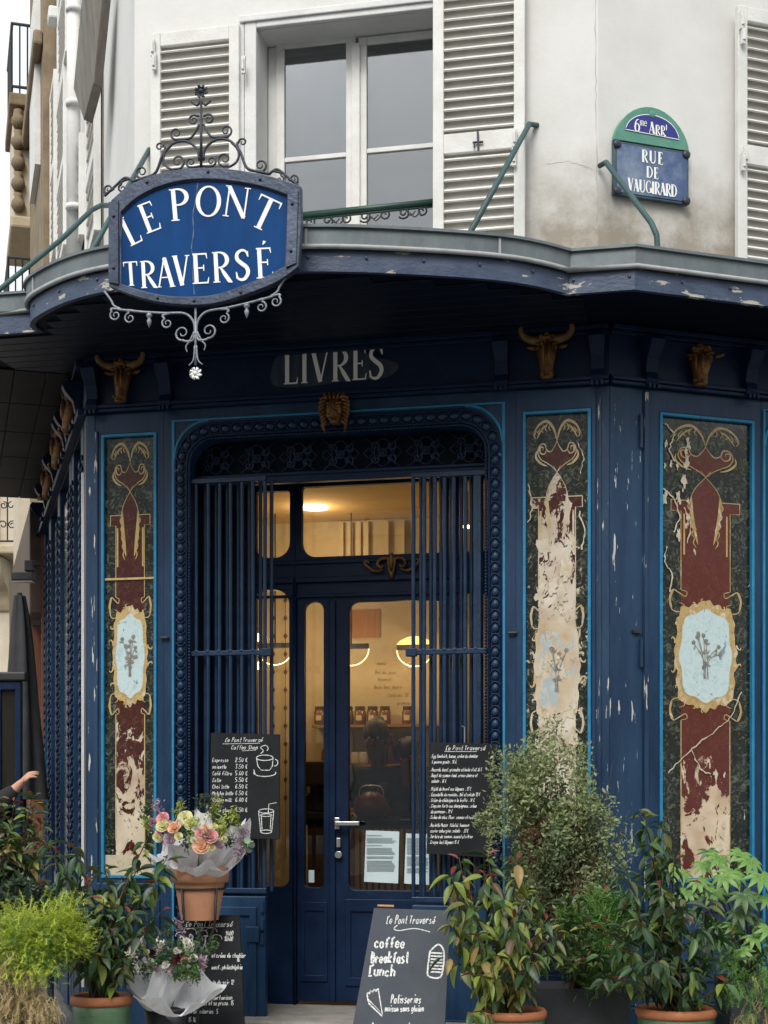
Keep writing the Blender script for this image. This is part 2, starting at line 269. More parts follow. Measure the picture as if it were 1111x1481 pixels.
# ------------------------------------------------------------------ mesh builder
def catmull(pts, n=6, closed=False):
    out = []; N = len(pts)
    if N < 3: return [tuple(p) for p in pts]
    rng = range(N) if closed else range(N-1)
    for i in rng:
        p0 = pts[(i-1) % N] if (closed or i > 0) else pts[0]; p1 = pts[i]; p2 = pts[(i+1) % N]
        p3 = pts[(i+2) % N] if (closed or i+2 < N) else pts[-1]
        for k in range(n):
            t = k/n; out.append(tuple(.5*((2*b)+(c-a)*t+(2*a-5*b+4*c-d)*t*t+(3*b-a-3*c+d)*t**3) for a, b, c, d in zip(p0, p1, p2, p3)))
    if not closed: out.append(tuple(pts[-1]))
    return out
class MB:
    def __init__(s): s.v = []; s.f = []; s.e = 0
    def add(s, vs, fs):
        o = len(s.v); s.v += [tuple(v) for v in vs]; s.f += [tuple(i+o for i in f) for f in fs]; return s
    def box(s, x0, x1, y0, y1, z0, z1, c=0.0):
        if x1 < x0: x0, x1 = x1, x0
        if y1 < y0: y0, y1 = y1, y0
        if z1 < z0: z0, z1 = z1, z0
        v = [(x, y, z) for x in (x0, x1) for y in (y0, y1) for z in (z0, z1)]
        return s.add(v, [(0, 1, 3, 2), (4, 6, 7, 5), (0, 4, 5, 1), (2, 3, 7, 6), (0, 2, 6, 4), (1, 5, 7, 3)])
    def tube(s, pts, r, seg=8, cap=True, flat=None):
        pts = [Vector(p) for p in pts]; n = len(pts)
        if not hasattr(r, '__len__'): r = [r]*n
        o = len(s.v); up = None
        for i, p in enumerate(pts):
            t = (pts[min(i+1, n-1)]-pts[max(i-1, 0)])
            t = t.normalized() if t.length > 1e-9 else Vector((0, 0, 1))
            if up is None: up = Vector((0, 0, 1)) if abs(t.z) < .9 else Vector((0, 1, 0))
            a = t.cross(up)
            if a.length < 1e-5: a = t.orthogonal()
            a.normalize(); b = a.cross(t).normalized(); up = b
            for k in range(seg):
                an = 2*pi*k/seg; s.v.append(tuple(p+(a*cos(an)+b*sin(an))*r[i]))
        for i in range(n-1):
            for k in range(seg):
                k2 = (k+1) % seg; s.f.append((o+i*seg+k, o+i*seg+k2, o+(i+1)*seg+k2, o+(i+1)*seg+k))
        if cap:
            s.f.append(tuple(o+k for k in range(seg))[::-1]); s.f.append(tuple(o+(n-1)*seg+k for k in range(seg)))
        return s
    def lathe(s, prof, c=(0, 0, 0), seg=24, cap=True):
        o = len(s.v); n = len(prof)
        for r, z in prof:
            for k in range(seg): a = 2*pi*k/seg; s.v.append((c[0]+r*cos(a), c[1]+r*sin(a), c[2]+z))
        for i in range(n-1):
            for k in range(seg):
                k2 = (k+1) % seg; s.f.append((o+i*seg+k, o+i*seg+k2, o+(i+1)*seg+k2, o+(i+1)*seg+k))
        if cap: s.f.append(tuple(o+k for k in range(seg))[::-1]); s.f.append(tuple(o+(n-1)*seg+k for k in range(seg)))
        return s
    def ell(s, c, r, su=10, sv=7):
        vs = []; c = Vector(c)
        for j in range(sv+1):
            th = pi*j/sv
            for k in range(su): a = 2*pi*k/su; vs.append((c.x+r[0]*sin(th)*cos(a), c.y+r[1]*sin(th)*sin(a), c.z+r[2]*cos(th)))
        fs = [(j*su+k, (j+1)*su+k, (j+1)*su+(k+1) % su, j*su+(k+1) % su) for j in range(sv) for k in range(su)]
        return s.add(vs, fs)
    def prism(s, poly, y0, y1):           # poly of (x,z); extruded along y
        n = len(poly); tri = tessellate_polygon([[Vector((p[0], p[1], 0)) for p in poly]])
        vs = [(p[0], y0, p[1]) for p in poly]+[(p[0], y1, p[1]) for p in poly]
        fs = [tuple(t) for t in tri]+[tuple(i+n for i in t)[::-1] for t in tri]+[(i, (i+1) % n, (i+1) % n+n, i+n) for i in range(n)]
        return s.add(vs, fs)
    def sheet(s, poly3):                  # one planar polygon of 3d points
        tri = tessellate_polygon([[Vector(p) for p in poly3]]); return s.add(poly3, [tuple(t) for t in tri])
    def ribbon(s, pts, w, mp, closed=False, eps=.00025, base=0.0):
        n = len(pts); s.e += 1; dn = base+(s.e % 12)*eps
        if not hasattr(w, '__len__'): w = [w]*n
        o = len(s.v)
        for i in range(n):
            a = pts[i-1] if (closed or i > 0) else pts[0]; b = pts[(i+1) % n] if (closed or i < n-1) else pts[-1]
            dx, dy = b[0]-a[0], b[1]-a[1]; l = sqrt(dx*dx+dy*dy) or 1; nx, ny = -dy/l, dx/l; h = w[i]/2
            s.v.append(tuple(mp(pts[i][0]+nx*h, pts[i][1]+ny*h, dn))); s.v.append(tuple(mp(pts[i][0]-nx*h, pts[i][1]-ny*h, dn)))
        for i in range(n if closed else n-1):
            j = (i+1) % n; s.f.append((o+2*i, o+2*i+1, o+2*j+1, o+2*j))
        return s
    def mesh(s, name, m, smooth=False):
        me = bpy.data.meshes.new(name); me.from_pydata(s.v, [], s.f); me.update()
        bm = bmesh.new(); bm.from_mesh(me); bmesh.ops.recalc_face_normals(bm, faces=bm.faces); bm.to_mesh(me); bm.free()
        for mm in (m if isinstance(m, (list, tuple)) else [m]): me.materials.append(mm)
        if smooth:
            me.polygons.foreach_set('use_smooth', [True]*len(me.polygons))
        return me
    def build(s, name, m, parent=None, fr=None, smooth=False, bevel=0, kind=None, label=None, loc=None):
        me = s.mesh(name, m, smooth); return put(name, me, parent, fr.M if isinstance(fr, Fr) else fr, bevel, kind, label)
def put(name, me, parent=None, Mw=None, bevel=0, kind=None, label=None):
    """link mesh; Mw is the WORLD matrix of the mesh's coordinates"""
    o = bpy.data.objects.new(name, me); C.objects.link(o)
    Mw = Mw if Mw is not None else Matrix.Identity(4); WM[o.name] = Mw
    if parent is not None:
        o.parent = parent; o.matrix_local = WM[parent.name].inverted() @ Mw
    else: o.matrix_world = Mw
    if bevel:
        b = o.modifiers.new('bevel', 'BEVEL'); b.width = bevel; b.segments = 2; b.limit_method = 'ANGLE'; b.angle_limit = radians(50)
    if kind: o['kind'] = kind
    if label: o['label'] = label
    return o
def thing(name, label, cat, loc, rz=0, group=None):
    o = bpy.data.objects.new(name, None); C.objects.link(o); Mw = Matrix.Translation(loc) @ Matrix.Rotation(rz, 4, 'Z')
    o.matrix_world = Mw; WM[o.name] = Mw; o.empty_display_size = .1
    o['label'] = label; o['category'] = cat
    if group: o['group'] = group
    return o
def TM(loc, rz=0, rx=0, ry=0, s=1): 
    S = Matrix.Diagonal((s[0], s[1], s[2], 1)) if hasattr(s, '__len__') else Matrix.Scale(s, 4)
    return Matrix.Translation(loc) @ Euler((rx, ry, rz), 'XYZ').to_matrix().to_4x4() @ S
def holed(x0, x1, z0, z1, a0, a1, b0, b1, y0, y1, rad=(0, 0, 0, 0), mb=None, ns=7, tr=None):
    """rectangular plate x0..x1,z0..z1 between y0(front) and y1 with rounded hole a0..a1,b0..b1; rad = (bl, br, tr, tl)"""
    mb = mb or MB(); inner = []; cs = [(a0, b0, pi, rad[0], 1, 1), (a1, b0, 1.5*pi, rad[1], -1, 1), (a1, b1, 0, rad[2], -1, -1), (a0, b1, .5*pi, rad[3], 1, -1)]
    outc = [(x0, z0), (x1, z0), (x1, z1), (x0, z1)]; outer = []
    for (cx, cz, s0, r, sx, sz), oc in zip(cs, outc):
        ccx, ccz = cx+sx*r, cz+sz*r
        for k in range(ns):
            t = k/(ns-1); a = s0+t*pi/2; inner.append((ccx+r*cos(a), ccz+r*sin(a)))
            p = inner[-1]
            if k == 0: q = (oc[0], min(max(ccz, z0), z1)) if s0 in (pi, 0) else (min(max(ccx, x0), x1), oc[1])
            elif k == ns-1: q = (min(max(ccx, x0), x1), oc[1]) if s0 in (pi, 0) else (oc[0], min(max(ccz, z0), z1))
            elif k == ns//2: q = oc
            else:
                q0 = outer_start; 
                tt = (k/(ns//2)) if k < ns//2 else ((k-ns//2)/(ns-1-ns//2))
                e0 = (oc[0], ccz) if s0 in (pi, 0) else (ccx, oc[1]); e1 = (ccx, oc[1]) if s0 in (pi, 0) else (oc[0], ccz)
                q = (e0[0]+(oc[0]-e0[0])*tt, e0[1]+(oc[1]-e0[1])*tt) if k < ns//2 else (oc[0]+(e1[0]-oc[0])*tt, oc[1]+(e1[1]-oc[1])*tt)
            outer_start = q; outer.append(q)
    n = len(inner); vs = []
    for y in (y0, y1):
        vs += [(p[0], y, p[1]) for p in inner]; vs += [(p[0], y, p[1]) for p in outer]
    fs = []
    for i in range(n):
        j = (i+1) % n
        fs.append((i, j, n+j, n+i)); fs.append((2*n+i, 3*n+i, 3*n+j, 2*n+j)); fs.append((i, 2*n+i, 2*n+j, j)); fs.append((n+i, n+j, 3*n+j, 3*n+i))
    mb.add(vs, fs); return mb
def rrect(a0, a1, b0, b1, rad, ns=7):
    out = []
    for cx, cz, s0, r, sx, sz in [(a0, b0, pi, rad[0], 1, 1), (a1, b0, 1.5*pi, rad[1], -1, 1), (a1, b1, 0, rad[2], -1, -1), (a0, b1, .5*pi, rad[3], 1, -1)]:
        for k in range(ns):
            a = s0+k/(ns-1)*pi/2; out.append((cx+sx*r+r*cos(a), cz+sz*r+r*sin(a)))
    return out
# ------------------------------------------------------------------ lettering
def arc(cx, cy, rx, ry, a0, a1, n=14): return [(cx+rx*cos(radians(a0+(a1-a0)*i/n)), cy+ry*sin(radians(a0+(a1-a0)*i/n))) for i in range(n+1)]
TK, TN = .135, .05
def warc(pts, cx, cy, rx, ry, tk=TK, tn=TN): return [tn+(tk-tn)*min(1, abs((p[0]-cx)/rx))**1.6 for p in pts]
def serif_glyph(ch):
    S = []
    def l(a, b, w, w2=None): S.append(([a, b], [w, w2 or w]))
    def sf(x, y, h=.13): l((x-h, y), (x+h, y), .035)
    if ch in 'EÉL':
        l((.18, 0), (.18, 1), TK); sf(.18, .017); 
        l((.1, .022), (.56, .022), TN); l((.555, .0), (.60, .20), .055, .02)
        if ch == 'L': sf(.18, .983); return .64, S
        l((.08, .978), (.54, .978), TN); l((.53, 1), (.56, .82), .055, .02)
        l((.18, .52), (.44, .52), TN); l((.44, .42), (.44, .62), .035)
        if ch == 'É': S.append(([(.37, 1.22), (.36, 1.17), (.31, 1.10)], [.10, .075, .02]))
        return .62, S
    if ch in 'PRB':
        l((.18, 0), (.18, 1), TK); sf(.18, .017); sf(.16, .983, .11)
        p = arc(.30, .735, .30, .25, 90, -90); S.append(([(.18, .982)]+p+[(.18, .488)], [TN]+warc(p, .30, .735, .30, .25)+[TN]))
        if ch == 'R':
            S.append(([(.34, .49), (.50, .25), (.66, .03), (.76, -.02)], [.06, .13, .13, .03])); return .74, S
        return .64, S
    if ch == 'D':
        l((.18, 0), (.18, 1), TK); sf(.16, .017, .11); sf(.16, .983, .11)
        p = arc(.30, .5, .42, .478, 90, -90, 18); S.append(([(.18, .978)]+p+[(.18, .022)], [TN]+warc(p, .30, .5, .42, .478)+[TN])); return .80, S
    if ch == 'O':
        p = arc(.42, .5, .34, .475, 0, 360, 32); S.append((p, warc(p, .42, .5, .34, .475))); return .84, S
    if ch == 'G':
        p = arc(.44, .5, .36, .475, 48, 330, 26); S.append((p, [w if q[0] < .44 else TN for w, q in zip(warc(p, .44, .5, .36, .475), p)]))
        l((.73, .05), (.73, .42), TK); sf(.72, .43, .12); l((.69, .80), (.69, .96), .05, .02); return .86, S
    if ch == 'N':
        l((.15, 0), (.15, 1), TN); l((.14, .97), (.74, .03), TK); l((.75, 0), (.75, 1), TN); sf(.15, .017, .1); sf(.75, .983, .1); sf(.10, .983, .08); return .90, S
    if ch == 'T':
        l((.36, 0), (.36, 1), TK); sf(.36, .017); l((.03, .978), (.69, .978), TN); l((.04, 1), (.03, .80), .055, .02); l((.68, 1), (.69, .80), .055, .02); return .72, S
    if ch == 'A':
        l((.10, 0), (.38, 1), TN); l((.37, .99), (.68, 0), TK); l((.19, .33), (.56, .33), TN*.8); sf(.10, .017, .1); sf(.68, .017, .12); return .80, S
    if ch == 'V':
        l((.12, 1), (.40, .01), TK); l((.41, .01), (.68, 1), TN); sf(.12, .983, .12); sf(.68, .983, .1); return .76, S
    if ch == 'I':
        l((.18, 0), (.18, 1), TK); sf(.18, .017); sf(.18, .983); return .36, S
    if ch == 'U':
        l((.17, .3), (.17, 1), TK); p = arc(.44, .30, .27, .28, 180, 360, 12); S.append((p, [TK if i < 2 else TN+.03 for i in range(13)]))
        l((.71, .3), (.71, 1), TN); sf(.17, .983); sf(.71, .983, .1); return .88, S
    if ch == 'S':
        p = catmull([(.54, .80), (.46, .95), (.30, .98), (.14, .88), (.13, .70), (.30, .55), (.47, .42), (.52, .24), (.40, .06), (.25, .02), (.12, .08), (.08, .24)], 4)
        n = len(p); S.append((p, [TN+(TK-TN)*max(0, sin(pi*(i/(n-1))))**1.3 for i in range(n)])); l((.545, .76), (.545, .95), .04, .02); l((.075, .06), (.075, .28), .02, .04); return .62, S
    if ch == '6':
        p = arc(.30, .32, .22, .30, 0, 360, 20); S.append((p, warc(p, .30, .32, .22, .30))); S.append((catmull([(.48, .92), (.30, .90), (.14, .68), (.09, .35)], 5), [.05]*5+[.08]*5+[.12]*6)); return .58, S
    if ch == 'm':
        for x in (.1, .4, .7): l((x, 0), (x, .55), .09)
        S.append((arc(.25, .42, .15, .14, 160, 20, 6), [.05]*7)); S.append((arc(.55, .42, .15, .14, 160, 20, 6), [.05]*7)); return .85, S
    if ch == 'e':
        S.append((arc(.28, .28, .2, .27, 0, 320, 14), [.07]*15)); l((.1, .3), (.46, .3), .05); return .55, S
    if ch == 't':
        l((.2, 0), (.2, .8), .1); l((.05, .55), (.36, .55), .06); return .4, S
    if ch == '.': l((.1, 0), (.1, .12), .12); return .2, S
    return .35, S
def glyph(mb, ch, mp, x, y, h, ang=0, ws=1.0, down=False):
    """place one serif glyph; baseline-left at x,y in mp's coordinates; down=True if mp's y grows downwards"""
    w, S = serif_glyph(ch); ca, sa = cos(radians(ang)), sin(radians(ang)); sg = -1 if down else 1
    for pts, ws_ in S:
        q = []
        for a, b in pts:
            a, b = a*h*ws, b*h; q.append((x+a*ca-b*sa, y+sg*(a*sa+b*ca)))
        mb.ribbon(q, [t*h for t in ws_], mp)
    return w*h*ws
def serif_line(mb, text, mp, x, y, h, ws=1.0, gap=.06, center=True):
    tot = sum(serif_glyph(c)[0]*h*ws+gap*h for c in text)-gap*h
    if center: x -= tot/2
    for c in text: x += glyph(mb, c, mp, x, y, h, 0, ws)+gap*h
HF = {'a': '553615133253|565362', 'b': '1912|143655533213', 'c': '553615133253', 'd': '553615133253|5952', 'e': '14545536151332 53', 'f': '69483832|1555', 'g': '553615133253|56513010',
 'h': '1912|14365552', 'i': '3632|3839', 'j': '464120|4849', 'k': '1912|561452', 'l': '29233243', 'm': '0602|04163432|34566462', 'n': '1612|14365552', 'o': '36151332535536', 'p': '1610|153655533213',
 'q': '553615133253|5650', 'r': '1612|143655', 's': '55361534533212', 't': '39334252|1656', 'u': '16133253|5652', 'v': '163256', 'w': '0612345266', 'x': '1652|5612', 'y': '1633|5620', 'z': '16561252',
 'A': '023962|1555', 'B': '121948574615|4654534212', 'C': '583917143253', 'D': '12193957543212', 'E': '59191252|1545', 'G': '5839171432535535', 'L': '69482827231252', 'M': '0219355962', 'P': '121949574615', 'S': '58391735543213',
 'T': '0969|3932', 'K': '1912|591552', 'R': '121949574615|3552', 'V': '193259', 'O': '39171432545739', 'F': '591912|1545', '0': '39171432545739', '1': '173932', '2': '1739571252', '3': '195936543213', '4': '491464|4942',
 '5': '59191645543212', '6': '59271432534515', '7': '195922', '8': '361839583613325336', '9': '57461739585732', '€': '583917143253|0646|0444', ',': '3220', '.': '3233', "'": '3937', '&': '52172837133255', '-': '1454'}
HF['é'] = HF['e']+'|3759'; HF['è'] = HF['e']+'|5739'; HF['â'] = HF['a']+'|183958'; HF['ç'] = HF['c']+'|3130'
def hand(mb, text, mp, x, y, h, slant=.2, lw=.08, gap=.12, wsc=.62, rnd=None, smooth=True, amp=.04):
    rnd = rnd or random.Random(len(text)*7+int(abs(x*1000)))
    for ch in text:
        if ch == ' ': x += h*.42*wsc/.62; continue
        g = HF.get(ch)
        if not g: x += h*.3; continue
        dy = rnd.uniform(-amp, amp)*h; sc = rnd.uniform(.93, 1.07)
        g = g.replace(' ', '')
        for st in g.split('|'):
            pts = [(int(st[i])/7.0, (int(st[i+1])-2)/7.0) for i in range(0, len(st), 2)]
            if smooth and len(pts) > 2: pts = catmull(pts, 3)
            q = [(x+(a*wsc+b*slant)*h*sc, y+b*h*sc+dy) for a, b in pts]
            mb.ribbon(q, lw*h, mp)
        x += h*wsc*(.55 if ch in "iljt1.,'" else .86)+gap*h*.6
    return x
# =================================================================== SETTING
def structure(name, mb, m, fr=None, **k):
    o = mb.build(name, m, None, fr, **k); o['kind'] = 'structure'; return o
structure('road', MB().box(-60, 60, -60, 80, -.35, -.14), M['road'])
g = MB(); g.box(-30, 30, 5.2, 40, -.13, 0.0)
structure('pavement', g, M['pave'])
g = MB(); g.box(-30, 30, 5.02, 5.19, -.14, .002); kerb = structure('kerb', g, M['stone'], bevel=.01)
g = MB(); g.box(-30, 30, -14, -6, -.13, 0.0); structure('pavement_opposite', g, M['pave'])
# paving slabs before the shop
pv = bpy.data.objects['pavement']; WM['pavement'] = Matrix.Identity(4)
slab = MB().box(-.245, .245, -.345, .345, 0, .006).mesh('paving_slab', M['stone'])
for i in range(10):
    for j in range(4):
        o = put('paving_slab', slab, pv, TM((-2.4+i*.5+(j % 2)*.25, 6.0+j*.7, .002)))
# =================================================================== CORNER BUILDING (upper floor + canopy)
WN = -.30
bld = thing('corner_building', 'white rendered corner building above the blue shopfront, with louvred shutters and grey canopy', 'building', F.W(0, -.3, 0), F.a)
def W2(fr, u, n): p = fr.W(u, n, 0); return (p.x, p.y)
cR = (1.215-.0636*(-WN), 8.237+1.036*(-WN))
def corner(fa, fb, n):   # intersection of planes of two frames at offset n
    A = Matrix(((fa.Y[0], fa.Y[1]), (fb.Y[0], fb.Y[1])))
    b = Vector((-n+fa.O[0]*fa.Y[0]+fa.O[1]*fa.Y[1], -n+fb.O[0]*fb.Y[0]+fb.O[1]*fb.Y[1]))
    s = A.inverted() @ b; return Vector((s.x, s.y, 0))
def uof(fr, p): return (p.x-fr.O[0])*fr.X[0]+(p.y-fr.O[1])*fr.X[1]
KR = corner(F, R, WN); KL = corner(F, L, WN)
uR, uL = uof(F, KR), uof(F, KL); uRR = uof(R, KR); uLL = uof(L, KL)
ZT = 7.6
# front wall with window hole
wx0, wx1 = F.u(373, WN), F.u(664, WN); wz1 = F.z(373, 44, WN); wz0 = 4.62
fw = MB(); fw.box(uL, wx0, -WN, -WN+.35, 3.9, ZT); fw.box(wx1, uR, -WN, -WN+.35, 3.9, ZT); fw.box(wx0, wx1, -WN, -WN+.35, 3.9, wz0); fw.box(wx0, wx1, -WN, -WN+.35, wz1, ZT)
fw.build('wall', M['wall'], bld, F, label='white rendered wall of the canted corner')
rwx0 = R.u(1108, WN)
rw = MB(); rw.box(uRR, 3.2, -WN, -WN+.35, 3.9, 4.6); rw.box(uRR, rwx0+.07, -WN, -WN+.35, 4.6, ZT); rw.box(rwx0+1.2, 3.2, -WN, -WN+.35, 4.6, ZT); rw.box(rwx0+.07, rwx0+1.2, -WN, -WN+.35, 6.3, ZT)
rw.build('wall', M['wall'], bld, R, label='rendered side wall carrying the street plaque')
lw = MB(); lw.box(-7.0, uLL, -WN, -WN+.35, 3.9, 10.5); lw.build('wall', M['wall'], bld, L, label='white rendered wall along the side street')
# roof caps / back so the block is solid
bk = MB(); bk.box(uL-.0, uR, .7, 4, 9.0, 9.1); 
# window moulding and reveal
mo = MB()
mx0, mx1, mzt = F.u(356, WN), F.u(680, WN), F.z(356, 30, WN)
mo.box(mx0, wx0, -WN-.035, -WN-.001, wz0-.1, mzt); mo.box(wx1, mx1, -WN-.035, -WN-.001, wz0-.1, mzt); mo.box(wx0, wx1, -WN-.035, -WN-.001, wz1, mzt)
mo.box(mx0-.03, mx1+.03, -WN-.05, -WN-.036, mzt-.03, mzt+.01)
mo.box(mx0-.03, mx0-.002, -WN-.035, -WN-.001, wz0-.1, mzt+.01)
mo.build('window_moulding', M['wallw'], bld, F, bevel=.006)
MB().box(mx0-.05, mx1+.05, -WN-.10, -WN+.2, wz0-.06, wz0-.001).build('window_sill', M['wallw'], bld, F, bevel=.006)
# window
WY = -WN+.20
win = MB()
a = lambda px: F.u(px, -WY)
zz = lambda px, py: F.z(px, py, -WY)
fx0, fx1 = wx0+.004, wx1-.004
ft = wz1-.004
win.box(fx0, a(400), WY, WY+.07, wz0+.001, ft); win.box(a(650), fx1, WY, WY+.07, wz0+.001, ft); win.box(a(400), a(650), WY, WY+.07, zz(400, 61), ft)
window = win.build('window', M['wallw'], bld, F, bevel=.004)
def casement(p0, p1, q0, q1, top_l, top_r, midy, seed):
    x0, x1, g0, g1 = a(p0), a(p1), a(q0), a(q1); zt = zz(p0, top_l)-.004; zg = zt-.045; zm = zz((q0+q1)/2, midy); zb = wz0+.004
    c = MB(); y0, y1 = WY-.012, WY+.03
    c.box(x0, g0, y0, y1, zb, zt); c.box(g1, x1, y0, y1, zb, zt); c.box(g0, g1, y0, y1, zg, zt); c.box(g0, g1, y0, y1, zb, zb+.09); c.box(g0, g1, y0+.004, y1, zm-.014, zm+.014)
    co = c.build('casement', M['shut'], window, F, bevel=.004)
    for z0, z1 in ((zb+.09, zm-.014), (zm+.014, zg)):
        MB().box(g0, g1, y0+.016, y0+.020, z0, z1).build('pane', M['glassu'], window, F)
casement(400, 515, 412, 501, 61, 55, 228, 1); casement(519, 648, 531, 636, 55, 50, 214, 2)
MB().box(a(510), a(522), WY-.03, WY-.013, wz0+.004, zz(515, 58)-.03).build('astragal', M['shut'], window, F, bevel=.004)
rm = MB(); rm.box(wx0-.1, wx1+.1, WY+.16, WY+.18, wz0-.1, wz1+.1); rm.build('pane_backdrop', M['dim'], bld, F, label='grey sheet added behind the upper window to lighten its panes')  # grey sheet added close behind the glass so the panes look lighter
rm = MB(); rm.box(wx1-.75, wx1-.02, WY+.10, WY+.14, wz0-.1, wz0+.16); rm.build('cushion', M['redcl'], bld, F, label='red cushion behind the upper window', bevel=.03)
M['railgreen'] = mat('dark_green_rail', (.006, .035, .022), .4, (.012, .05, .035), 10)
# balcony rail in the window
rl = MB(); hr = F.map(WN+.03)
rl.tube([hr(425, 313), hr(640, 291)], .020, 10); rl.tube([hr(425, 319), hr(640, 297)], .007, 6)
zb_ = hr(500, 345).z
rl.tube([(hr(425, 345).x, -WN-.03, zb_), (hr(640, 345).x, -WN-.03, zb_)], .007, 6)
def spiral(cx, cy, r0, r1, a0, a1, n=22): return [(cx+(r0+(r1-r0)*i/n)*cos(radians(a0+(a1-a0)*i/n)), cy+(r0+(r1-r0)*i/n)*sin(radians(a0+(a1-a0)*i/n))) for i in range(n+1)]
rail = rl.build('window_rail', M['railgreen'], bld, F, smooth=True)
sc_ = MB()
for k, cx in enumerate((448, 474, 500, 528, 556, 584, 610)):
    cy = 316-(cx-500)*.10; s = 1 if k % 2 else -1
    sc_.tube([hr(x, y) for x, y in spiral(cx, cy, 2, 9, 0, 500*s, 24)], .006, 5)
    sc_.tube([hr(x, y) for x, y in catmull([(cx+s*9, cy), (cx+s*16, cy+6), (cx+s*24, cy-2)], 5)], .004, 5)
sc_.build('rail_scrollwork', M['black'], bld, F, smooth=True)
# shutters
def shutter(fr, pts, n, th, sections, bar=.055, slatmat='slat', label=None, nsl=None, mount=None, pitch=.062):
    """pts (u0,u1,z0,z1) in fr; slats are individual parts"""
    u0, u1, z0, z1 = pts; mb = MB(); y0 = -n-th; y1 = -n
    mb.box(u0, u0+bar, y0, y1, z0, z1); mb.box(u1-bar, u1, y0, y1, z0, z1)
    zc = z0
    rails = [z0]+sections+[z1]
    for i, r in enumerate(rails):
        if i == 0: mb.box(u0+bar, u1-bar, y0+.002, y1-.002, r, r+bar*1.3)
        elif i == len(rails)-1: mb.box(u0+bar, u1-bar, y0+.002, y1-.002, r-bar*1.3, r)
        else: mb.box(u0+bar, u1-bar, y0+.002, y1-.002, r-bar*.9, r+bar*.9)
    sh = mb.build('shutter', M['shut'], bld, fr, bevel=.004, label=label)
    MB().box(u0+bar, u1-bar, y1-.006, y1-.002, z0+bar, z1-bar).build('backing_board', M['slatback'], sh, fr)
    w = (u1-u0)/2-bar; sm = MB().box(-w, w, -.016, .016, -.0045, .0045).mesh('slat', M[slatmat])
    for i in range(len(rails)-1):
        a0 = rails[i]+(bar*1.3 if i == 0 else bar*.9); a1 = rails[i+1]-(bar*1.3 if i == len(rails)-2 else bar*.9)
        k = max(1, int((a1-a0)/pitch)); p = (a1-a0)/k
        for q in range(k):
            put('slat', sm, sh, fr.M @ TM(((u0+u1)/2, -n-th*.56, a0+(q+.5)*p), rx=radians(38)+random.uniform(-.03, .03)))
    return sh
s1 = (F.u(219, WN+.05), F.u(347, WN+.05), 4.30, F.z(280, 44, WN+.05))
sh1 = shutter(F, s1, WN+.03, .04, [], .062, label='white louvred shutter folded back left of the window', pitch=.0575)
s2 = (F.u(626, WN+.09), F.u(760, WN+.06), 4.18, F.z(690, -60, WN+.06))
sh2 = shutter(F, s2, WN+.05, .04, [F.z(690, 206, WN+.07)], .062, label='white louvred shutter folded back right of the window', pitch=.056)
s3 = (R.u(1064, WN+.06), R.u(1064, WN+.06)+.56, 4.16, R.z(1064, 10, WN+.06))
sh3 = shutter(R, s3, WN+.05, .04, [R.z(1090, 226, WN+.07)], .062, label='white louvred shutter at the right edge beyond the street plaque', pitch=.055)
# hinges and latches
hw = MB()
def hinge(fr, px, py, n):
    u, z = fr.at(px, py, n); hw2.box(u-.012, u+.012, -n-.02, -n, z-.05, z+.05); hw2.tube([(u, -n-.022, z-.03), (u, -n-.022, z+.03)], .009, 6)
for fr, sh, lst, n in ((F, sh1, [(353, 95), (222, 70), (224, 90)], WN+.08), (F, sh2, [(745, 200), (744, 228)], WN+.10), (R, sh3, [(1072, 30), (1074, 52), (1077, 225), (1074, 235)], WN+.10)):
    for p in lst: hw2 = MB(); hinge(fr, p[0], p[1], n); hw2.build('hinge', M['shut'], sh, fr)
q = F.map(WN+.10); lt = MB(); lt.tube([q(691, 190), q(692, 218)], .006, 6); lt.tube([q(684, 206), q(699, 205)], .006, 6); lt.tube([q(686, 207), q(686, 214)], .004, 6); lt.build('latch', M['iron'], sh2, F)
# left side-street wall: shutters, pipe, taupe shutter, window recesses
def side_shutter(p0, p1, yt, yb, label):
    n = WN+.06; u0, u1 = L.u(p0, n), L.u(p1, n); z1 = L.z((p0+p1)/2, yt, n); z0 = max(4.2, L.z((p0+p1)/2, yb, n))
    shutter(L, (u0, u1, z0, z1), WN+.02, .05, [(z0+z1)/2], .055, label=label, pitch=.085)
side_shutter(124, 138, 122, 360, 'nearest louvred shutter on the side-street wall')
side_shutter(104, 116, 222, 365, 'second louvred shutter on the side-street wall')
side_shutter(82, 93, 128, 380, 'third louvred shutter on the side-street wall')
side_shutter(84, 96, -120, 112, 'upper-storey louvred shutter on the side-street wall')
side_shutter(73, 79, 120, 372, 'farthest louvred shutter on the side-street wall')
wr = MB(); n = WN
wr.box(L.u(141, n), L.u(150, n), -n-.012, -n-.002, 4.2, L.z(145, 130, n)); wr.build('window_recess', M['taupe'], bld, L)
tp = MB(); pl = [pxw(150, -30, 9.9), pxw(120, -30, 10.1), pxw(106, 128, 10.5), pxw(121, 174, 10.3), pxw(135, 120, 10.1)]
tp.add(pl+[p+Vector((.05, .06, 0)) for p in pl], [(0, 1, 2, 3, 4), (9, 8, 7, 6, 5)]+[(i, (i+1) % 5, (i+1) % 5+5, i+5) for i in range(5)])
tp.build('tilted_awning_box', M['taupe'], bld, None, bevel=.01, label='taupe hood jutting over the side-street window')
dp = MB(); n = WN+.10
dp.tube([L.map(n)(107, -60), L.map(n)(106, 375)], .055, 12); 
for yy in (14, 150, 300): 
    c = L.map(n)(107, yy); dp.tube([(c.x, c.y, c.z-.02), (c.x, c.y, c.z+.02)], .066, 12)
dp.build('drainpipe', M['wallw'], bld, L, smooth=True)
for px in (66, 76):
    n = WN+.08; MB().box(L.u(px, n), L.u(px+2, n), -n-.05, -n+.07, L.z(px, 40, n), L.z(px, 22, n)).build('window_hood', M['wallw'], bld, L, bevel=.02)
